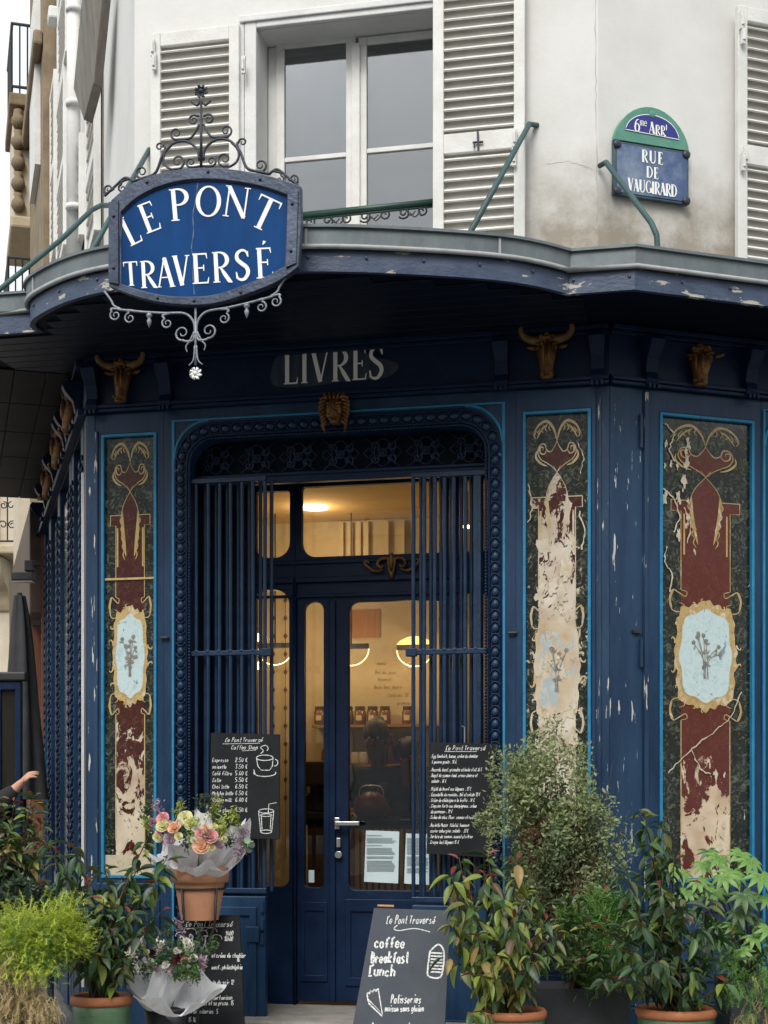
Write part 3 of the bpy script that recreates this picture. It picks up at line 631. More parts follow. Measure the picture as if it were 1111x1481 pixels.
# hairline cracks and the corner joint in the render
M['crackm'] = mat('render_crack', (.30, .285, .255), .9, (.40, .385, .35), 20)
def hair_crack(fr, pts, w, sd):
    r_ = random.Random(sd); p = []
    for a_, b_ in zip(pts[:-1], pts[1:]):
        for k in range(9): t_ = k/9; p.append((a_[0]+(b_[0]-a_[0])*t_+r_.uniform(-1, 1), a_[1]+(b_[1]-a_[1])*t_+r_.uniform(-1, 1)))
    q_ = [fr.at(x, y, WN) for x, y in p]; MB().ribbon(q_, [w*r_.uniform(.3, 1.3) for _ in q_], lambda x, z, dn=0: Vector((x, -WN-.0012, z)), eps=0).build('hairline_crack', M['crackm'], bld, fr)
hair_crack(F, [(861, -20), (862, 120), (863, 200), (864, 352)], .004, 1); hair_crack(F, [(790, 238), (820, 233), (845, 240), (860, 246)], .0022, 2)
# ---- canopy
EO = .545
cKR = corner(F, R, EO); cKL = corner(F, L, EO)
spl = catmull([(-1.53, .545), (-1.525, .66), (-1.42, .80), (-1.16, .985), (-.88, 1.085), (-.4, 1.155), (.123, 1.135), (.628, .985), (1.07, .785), (1.33, .546)], 6)
outl = [R.W(3.2, EO, 0), cKR] + [F.W(u, n, 0) for u, n in spl[::-1]] + [cKL, L.W(-4.1, EO, 0)]
inl = [L.W(-4.1, WN, 0), KL, KR, R.W(3.2, WN, 0)]
can = MB()
def strip(mb, pts, z0, z1, d0, d1):
    """wall strip offset outward d0..d1 from outline (outline runs right to left)"""
    n = len(pts); o = len(mb.v)
    for i in range(n):
        a = pts[max(i-1, 0)]; b = pts[min(i+1, n-1)]
        t1 = (pts[i]-a).normalized() if i > 0 else (b-pts[i]).normalized(); t2 = (b-pts[i]).normalized() if i < n-1 else t1
        n1 = Vector((-t1.y, t1.x, 0)); n2 = Vector((-t2.y, t2.x, 0)); m = (n1+n2); m = m/(1+n1.dot(n2))
        for z in (z0, z1):
            for d in (d0, d1): q = pts[i]+m*d; mb.v.append((q.x, q.y, z))
    for i in range(n-1):
        a, b = o+4*i, o+4*i+4
        mb.f += [(a, b, b+2, a+2), (a+1, a+3, b+3, b+1), (a, a+1, b+1, b), (a+2, b+2, b+3, a+3)]
    mb.f += [(o, o+2, o+3, o+1), (o+4*n-4, o+4*n-3, o+4*n-1, o+4*n-2)]
t1 = (outl[1]-outl[0]).normalized()
SG = 1 if Vector((-t1.y, t1.x, 0)).dot(Vector((R.Y[0], R.Y[1], 0))) < 0 else -1
Z0, Z1, Z2, Z3 = 3.98, 4.072, 4.084, 4.172
fs = MB(); strip(fs, outl, Z0-.012, Z1, 0, SG*.03); fascia = fs.build('fascia', M['fascia'], bld, None)
fs = MB(); strip(fs, outl, Z2, Z3, SG*-.02, SG*.05); strip(fs, outl, Z3, Z3+.014, SG*-.06, SG*.066); fl = fs.build('flashing', M['zinc'], bld, None)
def offs(pts, d):
    out = []
    for i, p in enumerate(pts):
        a = pts[max(i-1, 0)]; b = pts[min(i+1, len(pts)-1)]; t = (b-a).normalized(); out.append(p+Vector((-t.y, t.x, 0))*d)
    return out
tb = MB(); tb.tube([(p.x, p.y, Z2-.002) for p in offs(outl, SG*.05)], .013, 8); tb.build('bead', M['zincl'], bld, None, smooth=True)
full = outl+inl
tri = tessellate_polygon([[Vector((p.x, p.y, 0)) for p in full]])
so_ = MB(); nf = len(full); so_.add([(p.x, p.y, Z0) for p in full]+[(p.x, p.y, Z0+.05) for p in full], [tuple(t) for t in tri]+[tuple(i+nf for i in t)[::-1] for t in tri])
so_.build('soffit', M['soff'], bld, None)
ro = MB(); ro.add([(p.x, p.y, Z3-.01 if i < len(outl) else Z3+.10) for i, p in enumerate(full)], [tuple(t) for t in tri]); ro.build('roof_sheet', M['zinc'], bld, None)
# rivets on the fascia, seams on the flashing
riv = MB().ell((0, 0, 0), (.009, .009, .009), 6, 4).mesh('rivet', M['fascia'])
acc = 0; 
for i in range(len(outl)-1):
    a_, b_ = outl[i], outl[i+1]; seg = (b_-a_).length; t = (b_-a_).normalized(); nn = Vector((-t.y, t.x, 0))*SG
    d = .28-acc
    while d < seg:
        p = a_+t*d+nn*.032; put('rivet', riv, fascia, TM((p.x, p.y, (Z0+Z1)/2+.01))); 
        d += .28
    acc = (acc+seg) % .28
seam = MB().box(-.006, .006, -.004, .004, Z2+.003, Z3-.003).mesh('seam', M['zincl'])
for i in (2, 9, 20, 32, 44): 
    p = outl[i]; q2 = outl[i+1]; t = (q2-p).normalized(); nn = Vector((-t.y, t.x, 0))*SG; c = p+nn*.052+t*.004
    put('seam', seam, fl, TM((c.x, c.y, 0), rz=atan2(t.y, t.x)))
# glossy boards under the left arm of the canopy
for i in range(5):
    for j in range(3):
        b0 = MB(); u1_ = -.30-i*.76; u0_ = u1_-.75; y0_ = -.58+j*.19; b0.box(u0_, u1_, y0_, y0_+.184, Z0-.012, Z0-.001); b0.build('soffit_board', M['soffg'], bld, L, bevel=.003)
MB().box(-4.1, .3, -.59, -.02, Z0-.0005, Z0-.0003)
M['soffb'] = mat('dark_soffit_boards', (.002, .006, .017), .4, (.005, .012, .028), 4, .3, 25, spec=.3, stretch=(.4, 4, 1))
def nlim(u):
    for (a_, na), (b_, nb2) in zip(spl[:-1], spl[1:]):
        if a_ <= u <= b_ and b_ > a_: return na+(nb2-na)*(u-a_)/(b_-a_)
    return EO
for k in range(13):
    n0_ = -.27+k*.108; us = [u for u in [(-2.0+i*.05) for i in range(70)] if u < 1.45 and nlim(u) > n0_+.135]
    if us and us[-1]-us[0] > .3: MB().box(us[0], us[-1], -n0_-.102, -n0_, Z0-.008, Z0-.0006).build('soffit_board', M['soffb'], bld, F, bevel=.003)
# stay rods
def rod(pts, r=.015, lab=None):
    MB().tube(pts, r, 8).build('stay_rod', M['greeniron'], bld, None, smooth=True, label=lab)
wF = F.W
A0 = F.map(WN)(777, 181); A0w = F.M @ A0
rod([A0w, A0w+Vector((-.05, -.06, -.02)), F.W(F.u(672, .84), .84, 4.17)], lab='green stay rod right of the upper window')
B0 = R.M @ R.map(WN+.02)(867, 240); rod([B0, B0+Vector((.03, -.05, 0)), pxw(942, 322, 7.75), pxw(950, 340, 7.74), pxw(951, 356, 7.74), pxw(951, 372, 7.74)], lab='bent green stay rod in front of the street plaque')
C0 = F.M @ F.map(WN)(216, 216); rod([C0, F.W(-1.16, .90, 4.165)], lab='green stay rod behind the hanging sign')
D0 = F.M @ F.map(WN)(158, 297); rod([D0]+[pxw(*p) for p in ((146, 297, 9.0), (132, 304, 8.9), (90, 345, 8.6), (0, 418, 8.35), (-30, 445, 8.3))], lab='bent green stay rod reaching over the left end of the canopy')
# roof slab over the upper floor
rf = MB(); rf.sheet([(p.x, p.y, ZT-.01) for p in (KR, R.W(3.2, WN, 0), R.W(3.2, -5, 0), L.W(-7, -.6, 0), L.W(-7, WN, 0), KL)]); rf.build('roof', M['zinc'], bld, None)
# =================================================================== SHOPFRONT
shop = thing('shopfront', 'navy blue wooden corner shopfront with teal lines, painted glass panels and gilded bull heads', 'shopfront', F.W(0, 0, 0), F.a)
ZE = 3.655; ZTOP = Z0-.003
kR0 = Vector((F.W(1.503, 0, 0).x, F.W(1.503, 0, 0).y, 0)); u1F = uof(F, corner(F, R, 0)); u0F = uof(F, corner(F, L, 0))
U = lambda px: F.u(px, 0)
ptop, pbot = 3.535, .955
XO0, XO1 = U(237), U(746)          # opening bay limits
XP0, XP1 = U(138), XO0             # left panel bay
XQ0, XQ1 = XO1, U(862)
TH = .06
# left corner post + panel bays + right post
MB().box(u0F+.002, XP0, 0, TH, .28, ZE).build('corner_post', M['navy_old'], shop, F, bevel=.006, label='peeling corner post left of the door')
MB().box(XQ1, u1F, 0, TH, .28, ZE).build('corner_post', M['navy_old'], shop, F, bevel=.006, label='peeling corner post right of the door')
post = MB(); post.box(u0F+.05, u0F+.075, -.012, -.0005, .5, ZE-.1); post.box(XQ1+.012, XQ1+.03, -.01, -.0005, .5, ZE-.05); post.build('post_bead', M['navy_old'], shop, F, bevel=.004)
def panel_bay(fr, x0, x1, a0, a1, sfx, y_off=0, peel='A', base=.28, label=None):
    g = .018
    holed(x0, x1, base, ZE, a0, a1, ptop*0+pbot, ptop, 0, TH).build('panel_surround', M['navy'], shop, fr, bevel=.004)
    holed(a0+.0008, a1-.0008, pbot+.0008, ptop-.0008, a0+g, a1-g, pbot+g, ptop-g, -.008, .02).build('teal_frame', M['teal'], shop, fr, bevel=.003)
    MB().box(a0+.001, a1-.001, .021, .027, pbot+.001, ptop-.001).build('glass_field', M['grn'+peel], shop, fr, label=label)
    MB().box(a0-.02, a1+.02, -.03, -.0005, pbot-.07, pbot-.025).build('panel_sill', M['navy'], shop, fr, bevel=.006)
    holed(a0-.02, a1+.02, base+.12, pbot-.12, a0+.03, a1-.03, base+.17, pbot-.17, -.012, -.0005).build('plinth_moulding', M['navy'], shop, fr, bevel=.004)
GY = .021
def ornament(fr, a0, a1, peel, band, cz, ch, cart, wr=.46, seed=1, style=0, foot=None):
    """painted design on the glass: red band, gold outlines, scrolls, cartouche"""
    cx = (a0+a1)/2; hw = (a1-a0)/2-.018
    mp = lambda x, z, dn=0: Vector((cx+x*hw, GY-.001-dn, z))
    bz1 = ptop-.47; bz0 = pbot+.02 if foot is None else foot
    w = band; D = (lambda dz: ptop-dz)
    r = MB()
    # band with stepped shoulders
    r.sheet([mp(x, z) for x, z in [(-w, bz0), (w, bz0), (w, bz1-.06), (w+.22, bz1-.06), (w+.22, bz1), (w*.55, bz1), (w*.25, bz1-.10+.02*style), (0, bz1-.03+.1*(1-style)), (-w*.25, bz1-.10+.02*style), (-w*.55, bz1), (-w-.22, bz1), (-w-.22, bz1-.06), (-w, bz1-.06)]])
    # shield above
    hf = [(.16, D(.305)), (.34, D(.282)), (.52, D(.262)), (.62, D(.225)), (.55, D(.185)), (.40, D(.180)), (.33, D(.212)), (.20, D(.222)), (.08, D(.195))]; sh = catmull([(0, D(.335))]+hf+[(0, D(.165))]+[(-x, z) for x, z in hf[::-1]], 4, True)
    r.sheet([mp(x, z, .0002) for x, z in sh])
    lo = catmull([(0, D(.34)), (.26, D(.41)), (.34, D(.49)), (.22, D(.57)), (0, D(.60)), (-.22, D(.57)), (-.34, D(.49)), (-.26, D(.41))], 4, True)
    r.sheet([mp(x, z, .0004) for x, z in lo])
    r.build('red_band', M['red'+peel], shop, fr)
    gmp = lambda x, z, dn=0: mp(x/hw, z, dn+.0008)
    G_ = MB(); X = lambda pts: [(x*hw, z) for x, z in pts]
    def both(pts, wd, sm=5):
        p = catmull(pts, sm) if sm else pts
        for s in (1, -1):
            q = [(x*s*hw, z) for x, z in p]; n = len(q)
            ww = wd*.8 if not hasattr(wd, '__len__') else [(wd[0]+(wd[1]-wd[0])*sin(pi*i/(n-1)))*.72 for i in range(n)]
            G_.ribbon(q, ww, gmp)
    both([(0, D(.165)), (.10, D(.10)), (.32, D(.055)), (.60, D(.075)), (.78, D(.13))], (.003, .022))
    both([(.30, D(.07)), (.50, D(.10)), (.66, D(.15))], (.002, .014))
    both([(0, D(.335))]+hf+[(0, D(.165))], (.004, .009))
    both([(.33, D(.212)), (.42, D(.235)), (.54, D(.225)), (.55, D(.198)), (.46, D(.196)), (.45, D(.212))], (.003, .012))
    for k in range(5): both([(.20+.11*k, D(.070+.004*k*k*.5)), (.26+.12*k, D(.092+.005*k*k*.5)), (.20+.12*k, D(.108+.005*k*k*.5))], (.002, .009), 3)
    both([(.66, D(.215)), (.68, D(.25)), (.52, D(.285)), (.32, D(.30))], (.003, .018))
    both([(-.12, D(.30)), (0, D(.335)), (.26, D(.41)), (.36, D(.49)), (.30, D(.58)), (.20, D(.63))], (.003, .006))
    both([(.32, D(.44)), (.30, D(.55)), (.25, D(.63)), (.17, D(.71))], (.004, .030), 4)
    for k in range(5):
        both([(.30-.02*k, D(.47+.05*k)), (.40-.03*k, D(.50+.05*k)), (.33-.03*k, D(.53+.05*k))], (.002, .010), 3)
    both([(w+.22, bz1), (w+.22, bz1-.06), (w, bz1-.06), (w, cz+ch*.62)], .006, 0)
    both([(w*.55, bz1), (w+.22, bz1)], .006, 0)
    both([(w-.07, bz1-.075), (w-.07, bz1-.30)], .013, 0)
    G_.build('gold_scrollwork', M['gold'+peel], shop, fr); G_ = MB()
    G_.ribbon([(w*hw, cz-ch*.62), (w*hw, bz0+.10)], .006, gmp); G_.build('gold_outline', M['gold'+peel], shop, fr); G_ = MB()
    G_.ribbon([(-w*hw, cz-ch*.62), (-w*hw, bz0+.10)], .006, gmp); G_.build('gold_outline', M['gold'+peel], shop, fr); G_ = MB()
    # outer scroll brackets either side of the cartouche
    for sgn in (1, -1):
        e = cz+sgn*ch*.62
        both([(w, e), (w-.13, e-sgn*.01), (w-.10, e-sgn*.035), (w+.02, e-sgn*.02), (w+.18, e+sgn*.0), (w+.26, e-sgn*.05), (w+.20, e-sgn*.11), (w+.02, e-sgn*.12), (w-.08, e-sgn*.085), (w+.04, e-sgn*.07)], (.004, .009), 4)
        both([(w+.16, e), (w+.25, e-sgn*.05), (w+.2, e-sgn*.10)], (.003, .018), 4)
    G_.build('gold_bracket_scroll', M['gold'+peel], shop, fr)
    NN = 96; pts = []; pto = []
    for i in range(NN):
        a_ = 2*pi*i/NN; lob = 1+.045*cos(8*a_)+.05*cos(4*a_+pi)-.03*cos(2*a_)
        pts.append((.70*wr/.62*cos(a_)*lob, cz+ch*.445*sin(a_)*lob))
        lo2 = lob*(1.13+.045*abs(sin(9*a_+.3))+.05*abs(cos(2*a_+pi/2))+.03*sin(23*a_))
        pto.append((.70*wr/.62*cos(a_)*lo2, cz+ch*.445*sin(a_)*lo2))
    MB().sheet([mp(x, z, .0030) for x, z in pto]).build('gilt_cartouche_frame', M['gold'+peel], shop, fr)
    for i in range(14):
        a_ = 2*pi*(i+.5)/14; t_ = a_+(1.3 if i % 2 else -1.3); q = G_ = MB(); ex, ez = .70*wr/.62*cos(a_)*1.12*hw, ch*.445*sin(a_)*1.12
        cp = catmull([(ex, cz+ez), (ex+.020*cos(t_), cz+ez+.020*sin(t_)), (ex+.030*cos(t_)+.012*cos(a_), cz+ez+.030*sin(t_)+.012*sin(a_)), (ex+.018*cos(t_)+.022*cos(a_), cz+ez+.018*sin(t_)+.022*sin(a_))], 3)
        q.ribbon(cp, [.012*(1-.6*k/9) for k in range(len(cp))], lambda x, z, dn=0: mp(x/hw, z, .0036)); q.build('acanthus_curl', M['gold'+peel], shop, fr)
    rim = MB(); rim.ribbon([(x*hw, z) for x, z in pts], .007, lambda x, z, dn=0: mp(x/hw, z, .0046), closed=True); rim.build('gold_rim', M['gold'+peel], shop, fr)
    MB().sheet([mp(x, z, .0040) for x, z in pts]).build('cartouche', M[cart], shop, fr)
    fl_ = MB(); rr = random.Random(seed); fm = lambda x, z, dn=0: mp(x, z, .0048+dn)
    for k in range(7):
        x1 = rr.uniform(-.32, .32); z1 = cz+rr.uniform(-.02, ch*.22); x0 = rr.uniform(-.06, .06)
        p = catmull([(x0, cz-ch*.22), (x0*.5+x1*.2, cz-.02), (x1, z1)], 4)
        fl_.ribbon([(x*hw, z) for x, z in p], .004, lambda x, z, dn=0: fm(x/hw, z, dn))
        for j in range(3):
            t = p[3+j*2]; an = rr.uniform(0, 6.28); fl_.ribbon([(t[0]*hw, t[1]), (t[0]*hw+.014*cos(an), t[1]+.014*sin(an)), (t[0]*hw+.03*cos(an), t[1]+.03*sin(an))], [.002, .012, .001], lambda x, z, dn=0: fm(x/hw, z, dn))
        for j in range(5):
            an = j*1.257+k; fl_.ribbon([(x1*hw, z1), (x1*hw+.012*cos(an), z1+.012*sin(an))], [.004, .011], lambda x, z, dn=0: fm(x/hw, z, dn))
    fl_.build('flower_spray', M['sprig'], shop, fr)
M['sprig'] = mat('grey_flower_paint', (.13, .15, .17), .4, (.28, .24, .16), 30)
pa0, pa1 = U(146.5), U(227)
panel_bay(F, XP0, XP1, pa0, pa1, 'a', peel='A', label='painted glass panel left of the door')
ornament(F, pa0, pa1, 'A', .58, F.z(187, 948), .55, 'cart', wr=.56, seed=3, foot=pbot+.12)
MB().box(pa0+.02, pa1-.02, GY-.0075, GY-.002, pbot+.019, pbot+.135).build('pale_foot', M['bisque'], shop, F)
MB().box(pa0+.019, pa1-.019, GY-.012, GY-.008, F.z(187, 838), F.z(187, 835)).build('scratch_line', M['golds'], shop, F)
pb0, pb1 = U(756), U(855)
panel_bay(F, XQ0, XQ1, pb0, pb1, 'b', peel='B', label='painted glass panel right of the door, mostly flaked to cream')
ornament(F, pb0, pb1, 'B', .60, F.z(805, 968), .56, 'cartw', wr=.60, seed=5)
# the flaked ground shows as cream patches lying over the scrolls
rr = random.Random(5); flk = mat('flake_cream', (.60, .54, .44), .5, (.44, .36, .24), 14); cx = (pb0+pb1)/2
for k in range(26):
    x = cx+rr.uniform(-.10, .10); z = rr.choice([rr.uniform(1.5, 2.9), rr.uniform(2.05, 2.6)]); s = rr.uniform(.010, .045); n = 19
    q_ = [rr.uniform(.35, 1.3) for _ in range(n)]; fp = MB(); fp.sheet([(x+s*(q_[i])*cos(2*pi*i/n)*.8, GY-.0070-k*.00006, z+s*1.6*q_[i]*sin(2*pi*i/n)) for i in range(n)]); fp.build('flaked_patch', flk, shop, F)

# right facade (street side) bay
pc0, pc1 = R.u(954, 0), R.u(1091, 0)
MB().box(uof(R, corner(F, R, 0))+.002, R.u(930, 0), 0.0, TH, .28, ZE).build('corner_post', M['navy_old'], shop, R, bevel=.005, label='peeling blue post between the two right painted panels')
panel_bay(R, R.u(930, 0)+.0, R.u(1101, 0), pc0, pc1, 'c', peel='C', label='painted glass panel on the right street side')
ornament(R, pc0, pc1, 'C', .55, R.z(1020, 948), .58, 'cart', wr=.56, seed=8, style=1)
MB().box(R.u(930, 0)+.004, R.u(930, 0)+.03, -.014, -.0005, .4, ZE-.02).build('door_bead', M['navy_old'], shop, R, bevel=.005)
def crack(fr, pts, w, sd):
    rr = random.Random(sd); p = []
    for a_, b_ in zip(pts[:-1], pts[1:]):
        for k in range(6): t_ = k/6; p.append((a_[0]+(b_[0]-a_[0])*t_+rr.uniform(-1.3, 1.3), a_[1]+(b_[1]-a_[1])*t_+rr.uniform(-1.3, 1.3)))
    q_ = [fr.at(x, y, -GY+.006) for x, y in p]; n = len(q_)
    MB().ribbon([(u, z) for u, z in q_], [w*rr.uniform(.3, 1.4) for _ in q_], lambda x, z, dn=0: Vector((x, GY-.0095, z)), eps=0).build('flaked_crack', flk, shop, fr)
for k, l in enumerate(([(1072, 1000), (1058, 1035), (1040, 1052), (1010, 1075), (985, 1098), (962, 1122)], [(962, 612), (975, 628), (968, 650), (978, 672)], [(958, 705), (975, 722), (984, 748), (972, 775)], [(965, 790), (960, 812), (972, 830), (968, 860)], [(990, 735), (1000, 760), (992, 790)], [(1000, 1085), (1012, 1112), (1030, 1122)])): crack(R, l, .007 if k else .006, k)
for k, l in enumerate(([(835, 640), (845, 660), (838, 690)], [(765, 700), (770, 735), (763, 760)], [(838, 740), (846, 770), (840, 800)])): crack(F, l, .007, k+20)
rr = random.Random(15)
for k in range(22):
    px_, py_ = (rr.uniform(960, 996), rr.uniform(640, 880)) if k < 14 else (rr.uniform(985, 1060), rr.uniform(1110, 1230)); x, z = R.at(px_, py_, -GY); s_ = rr.uniform(.008, .028); n = 15; q_ = [rr.uniform(.3, 1.3) for _ in range(n)]
    MB().sheet([(x+s_*.7*q_[i]*cos(2*pi*i/n), GY-.0078-k*.00007, z+s_*1.6*q_[i]*sin(2*pi*i/n)) for i in range(n)]).build('flaked_patch', flk, shop, R)
for fr, px, py in ((F, 748, 916), (R, 921, 914), (F, 238, 930)): pass
for px, py in ((742, 916), (239, 923)):
    u, z = F.at(px, py, 0); h_ = MB(); h_.tube([(u-.022, -.018, z), (u+.022, -.018, z)], .008, 6); h_.tube([(u+.018, -.018, z), (u+.018, 0, z)], .008, 6); h_.build('shutter_bolt', M['black'], shop, F)
for py0, py1 in ((600, 648), (925, 965)):
    u, z = R.at(926, py0, 0); z2 = R.z(926, py1, 0); MB().tube([(u, -.012, z), (u, -.012, z2)], .010, 8).build('hinge', M['navy_iron'], shop, R)
u, z = R.at(921, 914, 0); MB().box(u-.03, u+.02, -.02, -.001, z-.008, z+.008).build('shutter_bolt', M['black'], shop, R)
# bay beyond, at the right edge
xr0 = R.u(1101, 0)
holed(xr0, xr0+1.7, .28, ZE, xr0+.10, xr0+1.6, .9, 3.44, 0, TH, (0, 0, .18, .18)).build('window_surround', M['navy'], shop, R, bevel=.004)
tl = MB(); tl.tube([(xr0+.015, -.006, .4), (xr0+.015, -.006, 3.60), (xr0+1.6, -.006, 3.60)], .009, 6); tl.tube([(xr0+.02+.2*(1-cos(a_)), -.006, 3.40+.2*sin(a_)-.0) for a_ in [i*pi/16 for i in range(9)]], .008, 6)
tl.build('teal_line', M['teal'], shop, R)
MB().box(xr0+.101, xr0+1.599, .02, .03, .901, 3.439).build('shop_window', M['glass'], shop, R)
# ---- opening bay with arch, egg moulding
OX0, OX1 = U(272), U(706); OZ = F.z(490, 624)
ORAD = .19
XI0, XI1 = U(249), U(731)
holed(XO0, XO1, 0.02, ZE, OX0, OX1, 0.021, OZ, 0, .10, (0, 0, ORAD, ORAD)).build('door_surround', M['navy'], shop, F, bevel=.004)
tz = 3.595
tw = .011
for a_, b_, c_, d_ in ((XI0, XI0+tw*1.6, .30, tz), (XI1-tw*1.6, XI1, .30, tz), (XI0+tw*1.6, XI1-tw*1.6, tz-tw, tz)): MB().box(a_, b_, -.008, -.0004, c_, d_).build('teal_line', M['teal'], shop, F, bevel=.002)
for s, xx in ((1, XI0+tw*1.6), (-1, XI1-tw*1.6)):
    cc = MB(); rr_ = .205
    cc.tube([(xx+s*(rr_-rr_*cos(a_)), -.004, tz-tw-rr_+rr_*sin(a_)) for a_ in [i*pi/20 for i in range(11)]], .008, 6); cc.build('corner_arc', M['teal'], shop, F, label=None)
    MB().box(xx-s*.0, xx+s*.022, -.012, -.0084, tz-.30, tz-.285).build('teal_tab', M['teal'], shop, F)
# moulding track (egg and dart)
mx0_, mx1_ = XI0+.055, XI1-.055; mzt_ = tz-.065; mr = .20
def track(off, r, z0=.35):
    x0, x1, zt = mx0_+off, mx1_-off, mzt_-off; r = max(.02, r-off)
    p = [(x0, z0)]+[(x0+r-r*cos(a_), zt-r+r*sin(a_)) for a_ in [i*pi/24 for i in range(13)]]+[(x1-r+r*sin(a_), zt-r+r*cos(a_)) for a_ in [i*pi/24 for i in range(13)]]+[(x1, z0)]
    return p
tm = MB()
for off, rad in ((-.034, .009), (.034, .009), (.052, .007)):
    tm.tube([(x, -.004, z) for x, z in track(off, mr)], rad, 8)
tm.ribbon(track(0, mr), .066, lambda x, z, dn=0: Vector((x, -.003, z)))
mould = tm.build('egg_moulding', M['navy_dark'], shop, F, smooth=True)
em = MB(); em.ell((0, 0, 0), (.021, .017, .027), 10, 6); egg = em.mesh('egg', M['navy_iron'], True)
rm_ = MB(); rm_.tube([(.029*cos(a_), -.003, .036*sin(a_)) for a_ in [radians(200+i*14) for i in range(11)]], .0055, 5); ring = rm_.mesh('egg_cup', M['navy_dark'], True)
tr_ = track(0, mr); d = 0; step = .066; dist = 0
def walk(tr, step):
    out = []; rem = 0
    for i in range(len(tr)-1):
        a, b = Vector(tr[i]), Vector(tr[i+1]); l = (b-a).length; t = (b-a)/l; s = rem
        while s < l: out.append((a+t*s, atan2(t.y, t.x))); s += step
        rem = s-l
    return out
for (p, an) in walk(tr_, step):
    put('egg', egg, mould, F.M @ TM((p.x, -.008, p.y), ry=-(an-pi/2)))
    put('egg_cup', ring, mould, F.M @ TM((p.x, -.006, p.y), ry=-(an-pi/2)))
# inner rope moulding stuff
be = MB()
for (p, an) in walk(track(.052, mr), .018): be.ell((p.x, -.012, p.y), (.0065, .006, .0065), 6, 4)
be.build('bead_row', M['navy_iron'], shop, F, smooth=True, kind='stuff')
# reveal (jambs + head of the recess) back to door wall at y = DY
DY = .55
rv = MB(); rv.box(OX0-.001-.05, OX0-.001, .101, DY+.05, .18, 3.9); rv.box(OX1+.001, OX1+.051, .101, DY+.05, .18, 3.9); rv.box(OX0, OX1, .101, DY+.05, OZ+.001, OZ+.06)
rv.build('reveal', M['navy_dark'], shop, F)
# lace grille panel above the door
gz0 = F.z(490, 682, -.12); gz1 = OZ
lg = MB(); gy = .13
lg.box(OX0, OX1, gy-.02, gy+.03, gz0-.05, gz0); lg.box(OX0, OX1, gy-.03, gy-.018, gz0-.012, gz0+.008)
lace = lg.build('lace_grille', M['navy_dark'], shop, F, bevel=.004, label='cast lace grille in the arch over the door')
MB().box(OX0, OX1, gy+.04, gy+.05, gz0, gz1).build('grille_backing', M['soff'], lace, F)
mw = .222; mm = MB(); hh = (gz1-gz0-.01); 
for sx in (-1, 1):
    for sz in (-1, 1):
        mm.tube([(x, 0, z) for x, z in spiral(sx*.048, sz*hh*.20, .006, .030, 0, 420*sx*sz, 16)], .0045, 5)
        mm.tube([(sx*.012, 0, sz*.012), (sx*mw/2, 0, sz*hh*.5)], .0035, 5)
        mm.tube([(sx*mw/2, 0, 0), (sx*(mw/2-.03), 0, sz*.03), (sx*(mw/2-.055), 0, 0)], .0035, 5)
mm.tube([(.022*cos(t), 0, .022*sin(t)) for t in [i*pi/6 for i in range(13)]], .0045, 5)
mm.tube([(.05*cos(t), 0, hh*.42*sin(t)) for t in [i*pi/8 for i in range(17)]], .0035, 5)
for k in range(6): mm.tube([(0, 0, 0), (.018*cos(k*pi/3), -.004, .018*sin(k*pi/3))], .004, 4)
mmesh = mm.mesh('lace_motif', M['navy_iron'], True)
nm = int((OX1-OX0)/mw)
for i in range(nm):
    put('lace_motif', mmesh, lace, F.M @ TM((OX0+(OX1-OX0)*(i+.5)/nm, gy, (gz0+gz1)/2)))
# ---- door wall
n_ = -DY; D = lambda px: F.u(px, n_); DZ = lambda py: F.z(490, py, n_)
zs = .18; zt0 = DZ(803); zr0 = DZ(866); zt1 = gz0+.02
y0, y1 = DY, DY+.05
xL, xR = OX0, OX1
zside = DZ(1287)
# solid panel hidden behind the left gate
MB().box(xL, D(352), y0, y1, zs, zt1+.3).build('side_panel', M['navy_dark'], shop, F, bevel=.004)
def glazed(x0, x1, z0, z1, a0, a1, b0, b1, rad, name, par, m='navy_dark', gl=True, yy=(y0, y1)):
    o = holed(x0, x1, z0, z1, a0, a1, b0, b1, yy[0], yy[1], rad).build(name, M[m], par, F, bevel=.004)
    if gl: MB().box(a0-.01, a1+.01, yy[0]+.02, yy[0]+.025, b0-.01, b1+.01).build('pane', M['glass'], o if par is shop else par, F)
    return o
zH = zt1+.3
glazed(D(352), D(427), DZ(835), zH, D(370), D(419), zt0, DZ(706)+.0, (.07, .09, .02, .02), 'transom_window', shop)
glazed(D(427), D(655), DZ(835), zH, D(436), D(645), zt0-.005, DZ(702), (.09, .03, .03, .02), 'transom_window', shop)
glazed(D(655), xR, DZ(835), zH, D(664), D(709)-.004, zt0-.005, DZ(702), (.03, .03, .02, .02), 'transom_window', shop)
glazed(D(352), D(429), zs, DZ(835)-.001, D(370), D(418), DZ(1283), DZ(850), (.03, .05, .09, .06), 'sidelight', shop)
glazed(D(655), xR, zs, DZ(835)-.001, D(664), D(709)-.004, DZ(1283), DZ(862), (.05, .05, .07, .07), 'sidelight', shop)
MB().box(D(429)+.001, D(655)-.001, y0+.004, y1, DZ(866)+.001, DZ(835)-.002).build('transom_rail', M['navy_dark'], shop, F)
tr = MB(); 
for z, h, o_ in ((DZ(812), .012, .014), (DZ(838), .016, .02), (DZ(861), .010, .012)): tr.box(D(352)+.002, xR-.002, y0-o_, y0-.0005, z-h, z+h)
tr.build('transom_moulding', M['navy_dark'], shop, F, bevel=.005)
MB().tube([(D(427), y0-.012, zs), (D(427), y0-.012, DZ(835))], .012, 8).build('jamb_bead', M['navy_dark'], shop, F, smooth=True)
